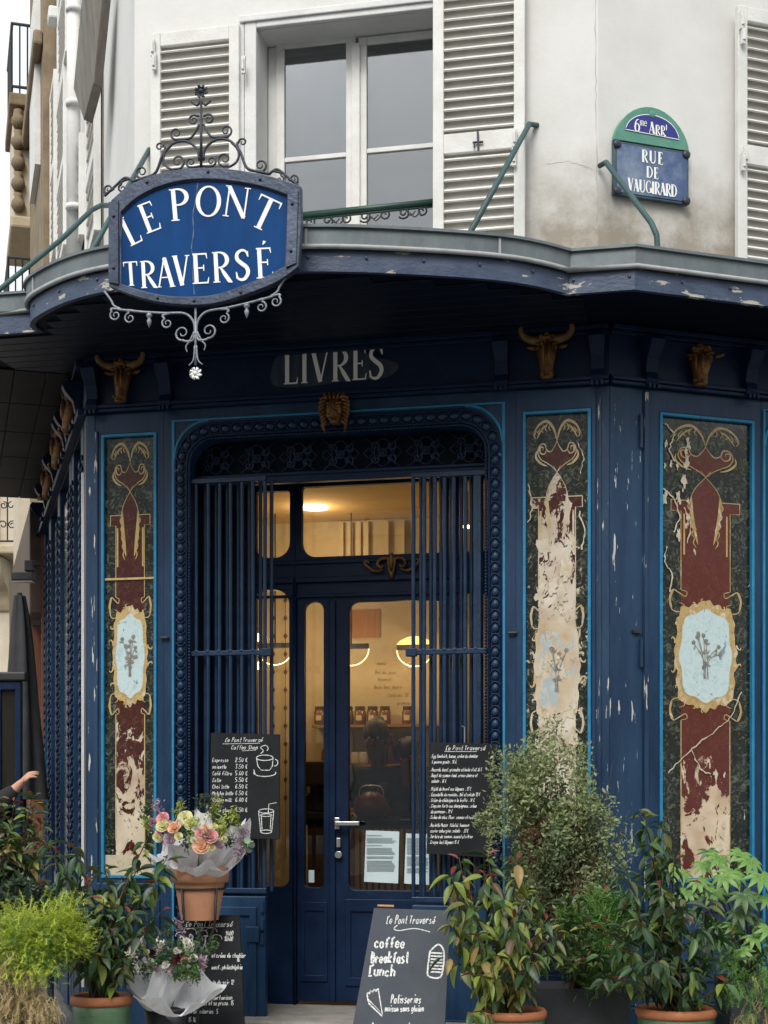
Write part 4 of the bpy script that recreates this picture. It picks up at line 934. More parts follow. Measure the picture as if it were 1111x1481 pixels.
# narrow leaf and main leaf
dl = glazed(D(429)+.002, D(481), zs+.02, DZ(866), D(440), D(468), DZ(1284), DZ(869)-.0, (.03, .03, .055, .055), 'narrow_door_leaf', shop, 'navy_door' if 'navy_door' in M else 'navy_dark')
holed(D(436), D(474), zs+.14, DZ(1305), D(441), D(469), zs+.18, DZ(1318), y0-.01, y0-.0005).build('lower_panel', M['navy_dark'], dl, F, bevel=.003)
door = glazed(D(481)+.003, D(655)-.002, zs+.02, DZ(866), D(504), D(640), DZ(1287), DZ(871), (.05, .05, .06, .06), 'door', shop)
door['label'] = 'glazed navy entrance door with a steel lever handle and paper notices'
holed(D(500), D(645), zs+.12, DZ(1300), D(508), D(637), zs+.17, DZ(1318), y0-.012, y0-.0005).build('lower_panel', M['navy_dark'], door, F, bevel=.003)
MB().box(D(477), D(486), y0-.022, y0-.0005, zs+.02, DZ(868)).build('astragal', M['navy_dark'], door, F, bevel=.005)
hd = MB(); dq = lambda px, py: (D(px), DZ(py))
ux, uz = dq(490, 1191); hd.box(ux-.018, ux+.012, y0-.035, y0-.001-.022, uz-.035, uz+.035); hd.tube([(ux, y0-.02, uz), (ux, y0-.06, uz)], .011, 8); hd.box(ux-.008, D(523), y0-.07, y0-.055, uz-.012, uz+.012)
hd.build('handle', M['steel'], door, F, bevel=.003)
kx, kz = dq(491, 1218); kh = MB(); kh.lathe([(0, 0), (.016, 0), (.016, .006), (0, .006)], (0, 0, 0), 12)
kk = MB(); kk.box(kx-.012, kx+.012, y0-.030, y0-.023, kz-.03, kz+.025); kk.tube([(kx, y0-.024, kz-.075), (kx, y0-.032, kz-.075)], .022, 14); kk.build('lock_plate', M['steel'], door, F, bevel=.002)
for (p0, q0, p1, q1) in ((527, 1201, 577, 1277), (585, 1205, 627, 1279)):
    a_, b_, c_, d_ = D(p0), D(p1), DZ(q1), DZ(q0); pp = MB(); pp.add([(a_+.008, y0+.010, d_), (b_, y0+.012, d_-.006), (b_-.006, y0+.008, c_), (a_-.004, y0+.010, c_+.008)], [(0, 1, 2, 3)])
    no = pp.build('paper_notice', M['notice'], door, F); tx = MB(); rr = random.Random(p0)
    z = d_-.03
    while z > c_+.07:
        e_ = b_-.02-rr.random()*.03 if rr.random() < .8 else (a_+b_)/2
        tx.box(a_+.014, e_, y0+.0045, y0+.0055, z, z+.0028); z -= .0085 if rr.random() < .85 else .017
    tx.build('print', M['ink'], no, F)
tg = MB(); tg.box(D(446), D(454), y0+.008, y0+.012, DZ(1277), DZ(1259)); tg.build('sticker', M['notice'], dl, F)
# gold ornament on transom rail
og = MB(); gx, gz = dq(568, 822); om = lambda x, z: (gx+x, y0-.03, gz+z)
for s in (1, -1):
    og.tube([om(x*s, z) for x, z in catmull([(0, .02), (.03, .045), (.07, .04), (.085, .01), (.065, -.01), (.05, .005)], 4)], [.006+.006*sin(pi*i/20) for i in range(21)], 6)
    og.tube([om(x*s, z) for x, z in catmull([(.05, -.02), (.10, -.03), (.14, -.005), (.165, .02), (.15, .035), (.138, .018)], 4)], [.005+.005*sin(pi*i/20) for i in range(21)], 6)
    og.tube([om(x*s, z) for x, z in catmull([(0, .06), (.02, .03), (.012, -.03), (.0, -.075)], 4)], .008, 6)
og.ell(om(0, .03), (.014, .014, .05)); og.ell(om(0, -.05), (.016, .014, .022)); og.build('gilded_mount', M['gold'], shop, F, smooth=True)
# ---- folding iron gates: each bar its own part
def gate(x0, x1, stile_x, zt, zb, zm, mir, label):
    g_ = MB(); s = .030; yA = .015
    for xx in (stile_x,): g_.box(xx-.012 if not mir else xx-.03, xx+.018 if not mir else xx+.012, yA, yA+.022, zb, zt)
    g_.box(x0, x1, yA-.006, yA+.026, zt-.028, zt); g_.box(x0, x1, yA-.006, yA+.026, zb, zb+.03)
    g_.box(x0, x1, yA-.004, yA+.022, zm-.014, zm+.014); e = x1 if not mir else x0
    g_.box(e-.03, e+.03, yA-.012, yA+.03, zm-.022, zm+.022)
    go = g_.build('gate', M['navy_iron'], shop, F, bevel=.003, label=label)
    bar = MB().tube([(0, 0, zb+.01), (0, 0, zt-.01)], .0115, 8, cap=False).mesh('bar', M['navy_iron'], True)
    k = 7; ins = (x0+.065, x1-.012) if not mir else (x0+.012, x1-.065)
    for i in range(k):
        put('bar', bar, go, F.M @ TM((ins[0]+(ins[1]-ins[0])*i/(k-1)+random.uniform(-.002, .002), yA+.009, 0), rx=random.uniform(-.001, .001), ry=random.uniform(-.0015, .0015)))
    for i in range(k):      # second leaf folded behind
        put('bar', bar, go, F.M @ TM((ins[0]+.03+(ins[1]-ins[0])*i/(k-1)*.98, yA+.075, 0)))
    knm = MB().ell((0, 0, 0), (.016, .014, .016), 8, 5).mesh('collar', M['navy_iron'], True)
    for i in range(k): put('collar', knm, go, F.M @ TM((ins[0]+(ins[1]-ins[0])*i/(k-1), yA+.006, zm+.012)))
    return go
gm = F.z(330, 944); gmr = F.z(640, 942)
gate(U(267), U(384), U(270), F.z(325, 690), F.z(325, 1292), gm, False, 'iron bar gate folded open left of the door')
gate(U(594), U(704), U(692), F.z(645, 681), F.z(645, 1306), gmr, True, 'iron bar gate folded open right of the door')
# low solid gates / kick boxes
for (a_, b_, zt_, lb) in ((267, 384, 1296, 'low blue kick panel left of the doorway'), (596, 706, 1310, 'low blue kick panel right of the doorway')):
    z_ = F.z((a_+b_)/2, zt_); kb = MB(); kb.box(U(a_), U(b_), -.005, .045, .06, z_); kp = kb.build('kick_panel', M['navy'], shop, F, bevel=.005, label=lb)
    holed(U(a_)+.05, U(b_)-.05, .14, z_-.06, U(a_)+.09, U(b_)-.09, .19, z_-.11, -.018, -.0055).build('moulding', M['navy'], kp, F, bevel=.003)
    MB().box(U(b_)-.11, U(b_)-.03, -.03, -.019, z_-.26, z_-.17).build('latch_plate', M['navy'], kp, F, bevel=.004)
    for zz_ in (z_-.06, z_-.16, z_-.24): MB().tube([(U(b_)-.015, -.012, zz_-.03), (U(b_)-.015, -.012, zz_+.03)], .012, 8).build('hinge', M['navy'], kp, F)
# step
MB().box(XO0+.05, XO1-.05, -.18, DY+.05, .006, .178).build('doorstep', M['stone'], shop, F, bevel=.012)
# ---- plinth under panel bays
pl_ = MB(); pl_.box(u0F, XO0+.02, -.03, .09, .004, .279); pl_.build('plinth', M['navy'], shop, F, bevel=.006)
pl_ = MB(); pl_.box(XO1-.02, u1F-.01, -.03, .09, .004, .279); pl_.build('plinth', M['navy'], shop, F, bevel=.006)
pl_ = MB(); pl_.box(.02, 3.1, -.03, .09, .004, .279); pl_.build('plinth', M['navy'], shop, R, bevel=.006)
# ---- entablature
def entab(fr, x0, x1):
    e = MB(); e.box(x0, x1, .0, .3, ZE+.001, ZTOP); e.build('frieze', M['navy_dark'], shop, fr)
    e = MB()
    for z0_, z1_, o_ in ((ZE+.001, ZE+.022, .035), (ZE+.022, ZE+.04, .05), (ZE+.04, ZE+.055, .025), (ZTOP-.05, ZTOP-.03, .03), (ZTOP-.03, ZTOP-.004, .06)):
        e.box(x0, x1, -o_, -.0006, z0_, z1_)
    e.build('cornice', M['navy_dark'], shop, fr, bevel=.004)
entab(F, u0F+.003, u1F-.003); entab(R, .004, 3.1)
cs = MB(); prof = [(0, 0), (-.10, 0), (-.12, -.03), (-.10, -.07), (-.055, -.12), (-.04, -.19), (-.06, -.23), (-.05, -.26), (0, -.26)]
hwc = .042
nP = len(prof); vs_ = [(-hwc*(1.0 if i < 4 else .85), p[0], p[1]) for i, p in enumerate(prof)]+[(hwc*(1.0 if i < 4 else .85), p[0], p[1]) for i, p in enumerate(prof)]
cs.add(vs_, [tuple(range(nP)), tuple(range(2*nP-1, nP-1, -1))]+[(i, (i+1) % nP, (i+1) % nP+nP, i+nP) for i in range(nP)])
for k in (-1, 0, 1): cs.box(k*.026-.008, k*.026+.008, -.075, -.05, -.285, -.258)
csm = cs.mesh('bracket', M['navy_dark'])
for fr, px in ((F, 132), (F, 238), (F, 725), (F, 864), (R, 944), (R, 1088)):
    u = fr.u(px, .05); put('bracket', csm, shop, fr.M @ TM((u, -.0007, ZTOP-.052)), bevel=.004)
# ---- bull heads
def bull_mesh(horn=True, tilt=0):
    b = MB(); nseg = 14
    secs = [(0.0, .11, .050, .040), (.025, .095, .064, .055), (.060, .06, .060, .058), (.085, .025, .054, .054), (.105, -.015, .044, .048), (.118, -.055, .036, .040), (.128, -.085, .036, .036), (.135, -.105, .038, .030), (.130, -.122, .028, .018)]
    # (forward, z, half width, half depth)
    o = len(b.v)
    for (fw_, z, w, d_) in secs:
        for k in range(nseg):
            a_ = 2*pi*k/nseg; x = w*cos(a_); y = -fw_*.55-d_*sin(a_)*.9+.01
            if sin(a_) > .3: x *= .85
            b.v.append((x, y, z))
    for i in range(len(secs)-1):
        for k in range(nseg): k2 = (k+1) % nseg; b.f.append((o+i*nseg+k, o+i*nseg+k2, o+(i+1)*nseg+k2, o+(i+1)*nseg+k))
    b.f.append(tuple(o+k for k in range(nseg))); b.f.append(tuple(o+(len(secs)-1)*nseg+k for k in range(nseg)))
    for s in (1, -1):
        b.ell((s*.046, -.055, .052), (.014, .014, .017), 8, 6); b.ell((s*.047, -.062, .070), (.020, .012, .008), 8, 5)
        b.ell((s*.020, -.107, -.098), (.013, .010, .010), 8, 5); b.ell((s*.015, -.085, .02), (.008, .02, .06), 6, 6)
        b.tube([(s*.05, -.02, .062), (s*.075, -.03, .056), (s*.10, -.035, .060), (s*.112, -.04, .066)], [.008, .013, .010, .003], 8)
    for k in range(18):
        r_ = random.Random(k); b.ell((r_.uniform(-.04, .04), -.055-r_.uniform(0, .012), .085+r_.uniform(-.02, .04)), (.013, .012, .014), 6, 4)
    b.ell((0, -.03, .105), (.055, .05, .022), 10, 6); b.ell((0, -.10, -.122), (.022, .018, .010), 8, 5)
    return b
def horn_mesh(s):
    p = catmull([(s*.02, -.04, .098), (s*.065, -.05, .094), (s*.115, -.06, .108), (s*.138, -.07, .142), (s*.128, -.075, .178), (s*.100, -.08, .198)], 5)
    n = len(p); return MB().tube(p, [.023*(1-(i/(n-1))**1.6)+.003 for i in range(n)], 9)
bm_ = bull_mesh().mesh('bull_head', M['gold'], True); hml = horn_mesh(-1).mesh('horn', M['horn'] if 'horn' in M else mat('gilt_horn', (.22, .125, .045), .5, (.10, .055, .02), 16, .3, 40, metal=.25), True); hmr = horn_mesh(1).mesh('horn', hml.materials[0], True)
def bull(fr, px, py, sc=1.0, rz=0, horns=(1, 1), label=None, uz=None):
    u, z = fr.at(px, py, .06) if uz is None else uz
    Mx = fr.M @ TM((u, -.004, z), rz=rz, s=sc)
    b = put('bull_head', bm_, shop, Mx, label=label)
    if horns[0]: put('horn', hml, b, Mx)
    if horns[1]: put('horn', hmr, b, Mx)
bull(F, 175, 552, 1.0, 0, label='gilded bull head over the left panel')
bull(F, 791, 516, 1.0, 0, label='gilded bull head over the right panel of the front')
bull(R, 1023, 530, (1.15, 1.1, .92), radians(-38), (0, 0), label='gilded bull head turned aside on the right street side')
bull(L, 0, 0, 1.05, 0, uz=(-.55, 3.80), label='nearest gilded bull head on the side street')
bull(L, 0, 0, 1.05, 0, uz=(-1.55, 3.80), label='second gilded bull head on the side street')
bull(L, 0, 0, 1.05, 0, uz=(-2.6, 3.80), label='farthest gilded bull head on the side street')
# lion head over the arch
u, z = F.at(482, 592, .08); lh = MB(); lm = lambda x, y, z_: (u+x*1.35, -.02-y, z+z_*1.12)
lh.ell(lm(0, .02, 0), (.056, .045, .078), 14, 10); lh.ell(lm(0, .05, -.02), (.030, .034, .030)); lh.ell(lm(0, .075, -.008), (.014, .014, .012), 8, 6); lh.ell(lm(0, .05, -.058), (.022, .022, .018))
for s in (1, -1):
    lh.ell(lm(s*.022, .055, .018), (.010, .008, .007), 8, 6); lh.ell(lm(s*.022, .058, .032), (.018, .010, .007), 8, 5); lh.ell(lm(s*.018, .068, -.03), (.017, .014, .013), 8, 6)
    for k in range(8):
        t = k/7; lh.tube([lm(s*(.030+.01*sin(3*t)), .045, .07-.12*t), lm(s*(.056+.006*sin(5*t)), .035, .062-.135*t), lm(s*(.060-.02*t), .02, .03-.14*t)], [.010, .012, .004], 6)
for k in range(5): lh.tube([lm(-.03+.015*k, .045, .055), lm((-.04+.02*k), .035, .085), lm((-.045+.0225*k), .02, .075)], [.008, .011, .004], 6)
lh.build('lion_head', M['gold'], shop, F, smooth=True, label='gilded lion mask at the crown of the arch')
# LIVRES
lv = MB(); zl = F.z(482, 552, .0)+.0; x_ = F.u(409, 0)
lm_ = lambda x, z_, dn=0: Vector((x, -.004-dn, z_)); hgt = .178
lv_t = sum(serif_glyph(c)[0] for c in 'LIVRES'); tgt = F.u(556, 0)-F.u(408, 0); gp = .10; ws_ = (tgt-5*gp*hgt*.4)/(lv_t*hgt)
for c in 'LIVRES': x_ += glyph(lv, c, lm_, x_, zl-.0, hgt, 0, ws_)+gp*hgt*.35
lv.build('lettering', M['cream'], shop, F, label='cream serif letters LIVRES on the frieze')
sw = MB(); sp_ = catmull([(F.u(392, 0), 3.78), (F.u(400, 0), 3.92), (F.u(430, 0), 3.965), (F.u(520, 0), 3.955), (F.u(532, 0), 3.90), (F.u(576, 0), 3.84), (F.u(560, 0), 3.77), (F.u(510, 0), 3.765), (F.u(470, 0), 3.75), (F.u(420, 0), 3.745)], 4, True)
sw.prism(sp_, -.0022, -.0010); sw.build('worn_patch', mat('worn_grey_patch', (.010, .022, .05), .45, (.055, .065, .085), 3, .4, 40, stretch=(9, 1, 1.2), lo=.4, hi=.75), shop, F)
# =================================================================== LEFT STREET SIDE OF THE SHOPFRONT
LL_ = -4.0
e = MB(); e.box(LL_, -.004, 0, .3, ZE+.001, ZTOP); e.box(LL_, -.004, -.05, -.0005, ZE+.001, ZE+.04); e.box(LL_, -.004, -.06, -.0005, ZTOP-.04, ZTOP-.004); e.build('frieze', M['navy_dark'], shop, L, bevel=.004)
for k, (uu, w_) in enumerate(((-.22, .16), (-.95, .16), (-1.15, .16), (-2.2, .2), (-3.2, .2), (-3.95, .2))):
    p_ = MB(); p_.box(uu-w_, uu, -.0, .08, .05, ZE); po = p_.build('pilaster', M['navy'], shop, L, bevel=.006)
    st = MB()
    for i in range(44):
        z = .5+i*.068; st.ell((uu-w_/2, -.012, z), (.035, .012, .028), 8, 5); st.ell((uu-w_+.012, -.006, z+.034), (.012, .008, .02), 6, 4); st.ell((uu-.012, -.006, z+.034), (.012, .008, .02), 6, 4)
    st.build('egg_row', M['navy_dark'], po, L, smooth=True, kind='stuff')
    put('bracket', csm, shop, L.M @ TM((uu-w_/2, -.0007, ZTOP-.052)), bevel=.004)
MB().box(-.16, -.004, .0, .05, .05, ZE).build('corner_post', M['navy_dark'], shop, L, bevel=.004)
MB().box(-.20, -.165, -.012, .004, .3, ZE-.30).build('pale_edge_strip', M['wallw'], shop, L)  # opaque pale strip imitates the bright reflection along the glass edge
for a_, b_ in ((-.79, -.385), (-2.0, -1.33), (-3.0, -2.42)):
    MB().box(a_, b_, .02, .03, .9, ZE-.15).build('side_glass', M['grnA'], shop, L)
    MB().box(a_, b_, -.01, .06, .05, .89).build('side_plinth', M['navy'], shop, L, bevel=.005)
MB().box(LL_-.04, LL_-.01, -.02, .10, .1, 3.9).build('end_board', M['woodb'], shop, L, label='brown wooden end board on the side street')
# =================================================================== HANGING SIGN
SN = 1.32
sp = F.W(F.u(297, SN), SN, 3.95)
sign = thing('hanging_sign', 'royal blue enamel sign LE PONT TRAVERSÉ with wrought iron scrolls on the canopy edge', 'sign', sp, F.a)
S = F.map(SN)
def poly_px(pts, n=6): return [(S(x, y).x, S(x, y).z) for x, y in pts]
out_px = [(163, 292)] + catmull([(163, 292), (190, 270), (225, 255), (265, 247), (305, 245), (350, 249), (395, 258), (436, 271)], 4)[1:] + [(437, 330), (433, 388)] + catmull([(433, 388), (405, 408), (365, 425), (320, 439), (285, 443), (240, 440), (200, 431), (160, 416)], 4)[1:] + [(160, 350)]
inn_px = [(177, 309)] + catmull([(177, 309), (200, 288), (232, 272), (268, 263), (305, 261), (345, 265), (385, 273), (417, 284)], 4)[1:] + [(417, 330), (414, 386)] + catmull([(414, 386), (390, 400), (355, 414), (318, 427), (285, 431), (245, 430), (208, 423), (175, 412)], 4)[1:] + [(175, 350)]
def resample_same(a, b): return a, b
nb = len(out_px); ov = poly_px(out_px); iv = poly_px(inn_px)
fm_ = MB()
for y in (-SN-.022, -SN+.022):
    fm_.v += [(x, y, z) for x, z in ov]+[(x, y, z) for x, z in iv]
for i in range(nb):
    j = (i+1) % nb; fm_.f += [(i, j, nb+j, nb+i), (2*nb+i, 3*nb+i, 3*nb+j, 2*nb+j), (i, 2*nb+i, 2*nb+j, j), (nb+i, nb+j, 3*nb+j, 3*nb+i)]
fm_.build('frame', M['signframe'], sign, F, bevel=.003)
eb = MB(); eb.prism(iv, -SN-.004, -SN+.006); eb.build('enamel_plate', M['signblue'], sign, F)
il = MB(); il.tube([(x, -SN-.006, z) for x, z in iv]+[(iv[0][0], -SN-.006, iv[0][1])], .006, 6); il.build('inner_bead', M['signframe'], sign, F, smooth=True)
for k, (p0, p1) in enumerate((((160, 292), (160, 416)), ((434, 275), (431, 388)))):
    s_ = 1 if k == 0 else -1; a_ = S(*p0); b_ = S(*p1)
    pl = MB(); w_ = .052; pl.add([(a_.x, -SN-.030, a_.z-.01), (a_.x+s_*w_, -SN-.034, a_.z-.01-(0 if k == 0 else .0)), (b_.x+s_*w_, -SN-.034, b_.z+.015-(.02 if k else .01)), (b_.x, -SN-.030, b_.z+.015)]+[(a_.x, -SN-.024, a_.z-.01), (a_.x+s_*w_, -SN-.024, a_.z-.01), (b_.x+s_*w_, -SN-.024, b_.z-.005), (b_.x, -SN-.024, b_.z+.015)],
        [(0, 1, 2, 3), (7, 6, 5, 4), (0, 4, 5, 1), (1, 5, 6, 2), (2, 6, 7, 3), (3, 7, 4, 0)])
    pl.build('side_strap', M['signframe'], sign, F, bevel=.003)
    for t in (.2, .8): 
        c_ = a_+(b_-a_)*t; MB().ell((c_.x+s_*.028, -SN-.036, c_.z), (.008, .006, .008), 8, 5).build('rivet', M['iron'], sign, F, smooth=True)
for px, py in ((215, 266), (303, 251), (378, 262), (230, 433), (283, 437), (350, 425)):
    c_ = S(px, py); MB().ell((c_.x, -SN-.024, c_.z), (.008, .007, .008), 8, 5).build('rivet', M['iron'], sign, F, smooth=True)
sl_ = MB(); smp = F.map(SN+.0055)
def sg(ch, px, py, h, ang, ws=1.0): glyph(sl_, ch, smp, px, py, h, ang, ws, down=True)
sg('L', 188, 357, 43, 26, .82); sg('E', 211, 339, 43, 21, .96); sg('P', 246, 320, 46, 5, .98); sg('O', 282, 313, 45, -2, 1.0); sg('N', 320, 312, 45, -8, .98); sg('T', 357, 323, 48, -25, 1.02)
sl_.build('lettering', M['white'], sign, F, label='arched white letters LE PONT')
sl_ = MB()
for ch, px, py, h, ws, an in (('T', 180, 414, 35, .84, 4), ('R', 203, 417, 39, .84, 3), ('A', 227, 416, 43, .78, 3), ('V', 251, 414, 44, .74, 3), ('E', 277, 411, 44, .98, 3), ('R', 307, 409, 44, .88, 3), ('S', 340, 406, 44, .86, 3), ('É', 369, 403, 44, 1.0, 3)): sg(ch, px, py, h, an, ws)
sl_.build('lettering', M['white'], sign, F, label='white letters TRAVERSÉ')
ck = MB(); ck.ribbon(catmull([(286, 264), (283, 290), (279, 310), (280, 335), (277, 358), (280, 375), (279, 395), (281, 426)], 4), [1.1+.7*sin(i*2.1) for i in range(29)], F.map(SN+.0048), eps=0)
ck.build('crack', mat('crack_grey', (.12, .13, .16), .7), sign, F)
# iron cresting traced in the sign's plane, 10 mm bars
IR = F.map(SN-.0)
def scr(mb, pts, r=.0062, sm=5, taper=False):
    p = catmull(pts, sm) if sm else pts; n = len(p)
    rr_ = [r*(1-.55*(i/(n-1))) for i in range(n)] if taper else r
    mb.tube([IR(x, y) for x, y in p], rr_, 7)
def curl(cx, cy, r, a0, turns=1.35, n=20): return spiral(cx, cy, r, r*.22, a0, a0+360*turns, n)
top = MB(); mid = 291
for s in (1, -1):
    X_ = lambda x: mid+s*x; sk = lambda x: -.06*s*x   # slight rise to the right
    def P(l): return [(mid+s*x, y-.055*s*x) for x, y in l]
    def CU(cx, cy, r, a0, turns): return P([(cx+r_*cos(radians(t_)), cy+r_*sin(radians(t_))) for r_, t_ in [(r*(1-.78*i/20), a0+360*turns*i/20) for i in range(21)]])
    scr(top, P([(2, 146), (6, 152), (14, 146)]), .006); 
    scr(top, P([(3, 168), (10, 166)]) + CU(11, 173, 7, -90, 1.3), .006, 2, True)
    scr(top, P([(3, 180), (14, 198), (28, 200)]) + CU(36, 191, 9, 90, -1.3), .0062, 3, True)
    scr(top, P([(3, 232), (6, 215), (22, 203), (42, 206), (54, 222), (52, 236), (42, 243)]) + CU(34, 232, 11, 70, 1.3), .0068, 3, True)
    scr(top, P([(2, 240), (8, 241)]) + CU(15, 234, 7, 80, -1.3), .006, 3, True)
    scr(top, P([(44, 208), (56, 222), (66, 246), (84, 253), (100, 257)]), .0072)
    scr(top, P([(54, 220), (52, 210)]) + CU(60, 209, 6, 180, 1.2), .006, 3, True)
    scr(top, P([(70, 250), (80, 252)]) + CU(86, 244, 9, 80, -1.3), .0062, 3, True)
    scr(top, P([(98, 257), (110, 251), (124, 262), (140, 276)]), .0066)
    scr(top, P([(104, 253), (114, 256)]) + CU(114, 266, 6, -70, 1.2), .006, 3, True)
    scr(top, P([(126, 266), (138, 272)]) + CU(134, 266, 6, 20, -1.2), .0058, 3, True)
scr(top, [(291, 146), (291, 244)], .007, 0); top.build('top_scrollwork', M['iron'], sign, F, smooth=True)
def rosette(px, py, r, m):
    b = MB(); c = IR(px, py)
    for k in range(8):
        a_ = k*pi/4; b.tube([(c.x+r*.35*cos(a_), c.y, c.z+r*.35*sin(a_)), (c.x+r*.85*cos(a_+.25), c.y-.006, c.z+r*.85*sin(a_+.25)), (c.x+r*.95*cos(a_+.5), c.y, c.z+r*.95*sin(a_+.5)), (c.x+r*.4*cos(a_+.6), c.y, c.z+r*.4*sin(a_+.6))], .0045, 6)
    b.ell((c.x, c.y-.004, c.z), (r*.32, .012, r*.32)); b.build('rosette', m, sign, F, smooth=True)
rosette(291, 132, .035, M['iron'])
bot = MB(); mid = 283
for s in (1, -1):
    def P(l): return [(mid+s*x, y-.085*s*x) for x, y in l]
    def CU(cx, cy, r, a0, turns): return P([(cx+r_*cos(radians(t_)), cy+r_*sin(radians(t_))) for r_, t_ in [(r*(1-.78*i/20), a0+360*turns*i/20) for i in range(21)]])
    scr(bot, P([(1, 484), (3, 465), (16, 452), (45, 449), (80, 444), (112, 438)]), .0062)
    scr(bot, P([(1, 478), (4, 492), (16, 492)]) + CU(19, 480, 11, 100, -1.3), .006, 3, True)
    scr(bot, P([(2, 480), (8, 492), (14, 500), (12, 508)]), .006, 4, True)
    scr(bot, P([(36, 450), (48, 452)]) + CU(41, 464, 8, -60, 1.3), .0056, 3, True)
    scr(bot, P([(82, 444), (98, 440)]) + CU(95, 452, 8, -80, 1.3), .0056, 3, True)
    scr(bot, P([(108, 438), (118, 432), (122, 424), (132, 410)]), .0056)
    scr(bot, P([(108, 438), (122, 436)]) + CU(116, 446, 8, -50, 1.3), .0056, 3, True)
    scr(bot, P([(1, 500), (3, 520), (10, 528)]), .006, 4, True)
scr(bot, [(283, 446), (283, 528)], .006, 0); bot.build('bottom_scrollwork', M['ironl'], sign, F, smooth=True)
rosette(283, 540, .032, M['white'])
for px, py in ((216, 452), (357, 438)):
    c = IR(px, py); MB().lathe([(0, 0), (.008, -.002), (.016, -.014), (.010, -.024), (.006, -.03), (.013, -.04), (.008, -.058), (0, -.075)], (c.x, c.y, c.z), 10, cap=False).build('pendant_drop', M['ironl'], sign, F, smooth=True)
hk_ = MB(); 
for px in (200, 400): c_ = S(px, 320); hk_ = MB().tube([(c_.x, -SN+.02, c_.z), (c_.x, -1.16, c_.z)], .014, 8); hk_.build('fixing_bracket', M['iron'], sign, F)
# =================================================================== STREET PLAQUE
PN = WN+.03
pq = thing('street_plaque', 'blue enamel street plaque with green arched crest reading RUE DE VAUGIRARD', 'street sign', R.W(R.u(940, PN), PN, 4.8), R.a)
pu0, pu1 = R.u(887, PN), R.u(995, PN); pz0, pz1 = R.z(940, 289, PN), R.z(940, 212, PN); yP = -PN
M['plq'] = mat('weathered_blue_enamel', (.030, .070, .18), .4, (.20, .25, .33), 5, .2, 40, coat=.3, lo=.42, hi=.72)
M['plqd'] = mat('deep_blue_enamel', (.012, .014, .18), .3, (.02, .025, .24), 6)
M['plqg'] = mat('green_enamel_border', (.05, .22, .15), .4, (.10, .26, .19), 9, .2, 40)
MB().box(pu0, pu1, yP-.010, yP+.02, pz0, pz1).build('border', mat('worn_green_border', (.05, .10, .10), .4, (.03, .05, .07), 12), pq, R, bevel=.003)
MB().box(pu0+.016, pu1-.016, yP-.015, yP-.0105, pz0+.014, pz1-.016).build('name_plate', M['plq'], pq, R)
cxp = (pu0+pu1)/2; wv = (pu1-pu0)/2
ar = [(cxp+wv*cos(radians(a_)), pz1+.004+.205*sin(radians(a_))**.9*1.0) if 0 else (cxp+wv*1.0*cos(radians(a_)), pz1+.004+.215*sin(radians(a_))**1.25) for a_ in range(0, 181, 10)]
cr_ = MB(); cr_.prism(ar, yP-.014, yP+.02); cr_.build('crest_plate', M['plqg'], pq, R, bevel=.002)
ar2 = [(cxp+wv*.72*cos(radians(a_)), pz1+.048+.125*sin(radians(a_))**.95) for a_ in range(4, 177, 8)]
cr_ = MB(); cr_.prism(ar2, yP-.018, yP-.0145); cr_.build('crest_field', M['plqd'], pq, R)
cr_ = MB(); cr_.ribbon(ar2, .004, lambda x, z, dn=0: Vector((x, yP-.0185, z)), closed=True); cr_.build('crest_line', M['white'], pq, R)
MB().ell((cxp, yP-.018, pz1+.178), (.020, .006, .022), 12, 6).build('fixing_hole', M['plqg'], pq, R)
tp_ = MB(); pm = lambda x, z, dn=0: Vector((x, yP-.0165-dn, z))
hp = (pz1-pz0)
TKo, TNo = TK, TN; TK, TN = .19, .06
serif_line(tp_, 'RUE', pm, cxp, pz0+hp*.665, hp*.235, .74, .12); serif_line(tp_, 'DE', pm, cxp, pz0+hp*.385, hp*.215, .80, .08); serif_line(tp_, 'VAUGIRARD', pm, cxp, pz0+hp*.095, hp*.235, .64, .01)
tp_.build('lettering', M['white'], pq, R, label='white letters RUE DE VAUGIRARD')
tp_ = MB(); pm2 = lambda x, z, dn=0: Vector((x, yP-.019-dn, z)); zc_ = pz1+.064
x_ = cxp-.115; x_ += glyph(tp_, '6', pm2, x_, zc_, .075, 0, .8); x_ += glyph(tp_, 'm', pm2, x_, zc_+.038, .05, 0, .6); x_ += glyph(tp_, 'e', pm2, x_, zc_+.038, .05, 0, .7)+.01
x_ += glyph(tp_, 'A', pm2, x_, zc_, .068, 0, .75)+.002; x_ += glyph(tp_, 'R', pm2, x_, zc_, .056, 0, .75)+.002; x_ += glyph(tp_, 'R', pm2, x_, zc_, .056, 0, .75)+.002; x_ += glyph(tp_, 't', pm2, x_, zc_+.034, .042, 0, .7); glyph(tp_, '.', pm2, x_-.02, zc_, .06)
tp_.build('lettering', M['white'], pq, R, label='white letters 6me ARRt.')
TK, TN = TKo, TNo
for xx, zz_ in ((pu0+.018, pz1-.02), (pu1-.018, pz1-.02), (pu0+.018, pz0+.018), (pu1-.018, pz0+.018)):
    MB().lathe([(0, 0), (.026, 0), (.022, .008), (.012, .012), (0, .012)], (0, 0, 0), 12, cap=False).build('screw_rosette', M['iron'], pq, R.M @ TM((xx, yP-.0155, zz_), rx=pi/2), smooth=True)
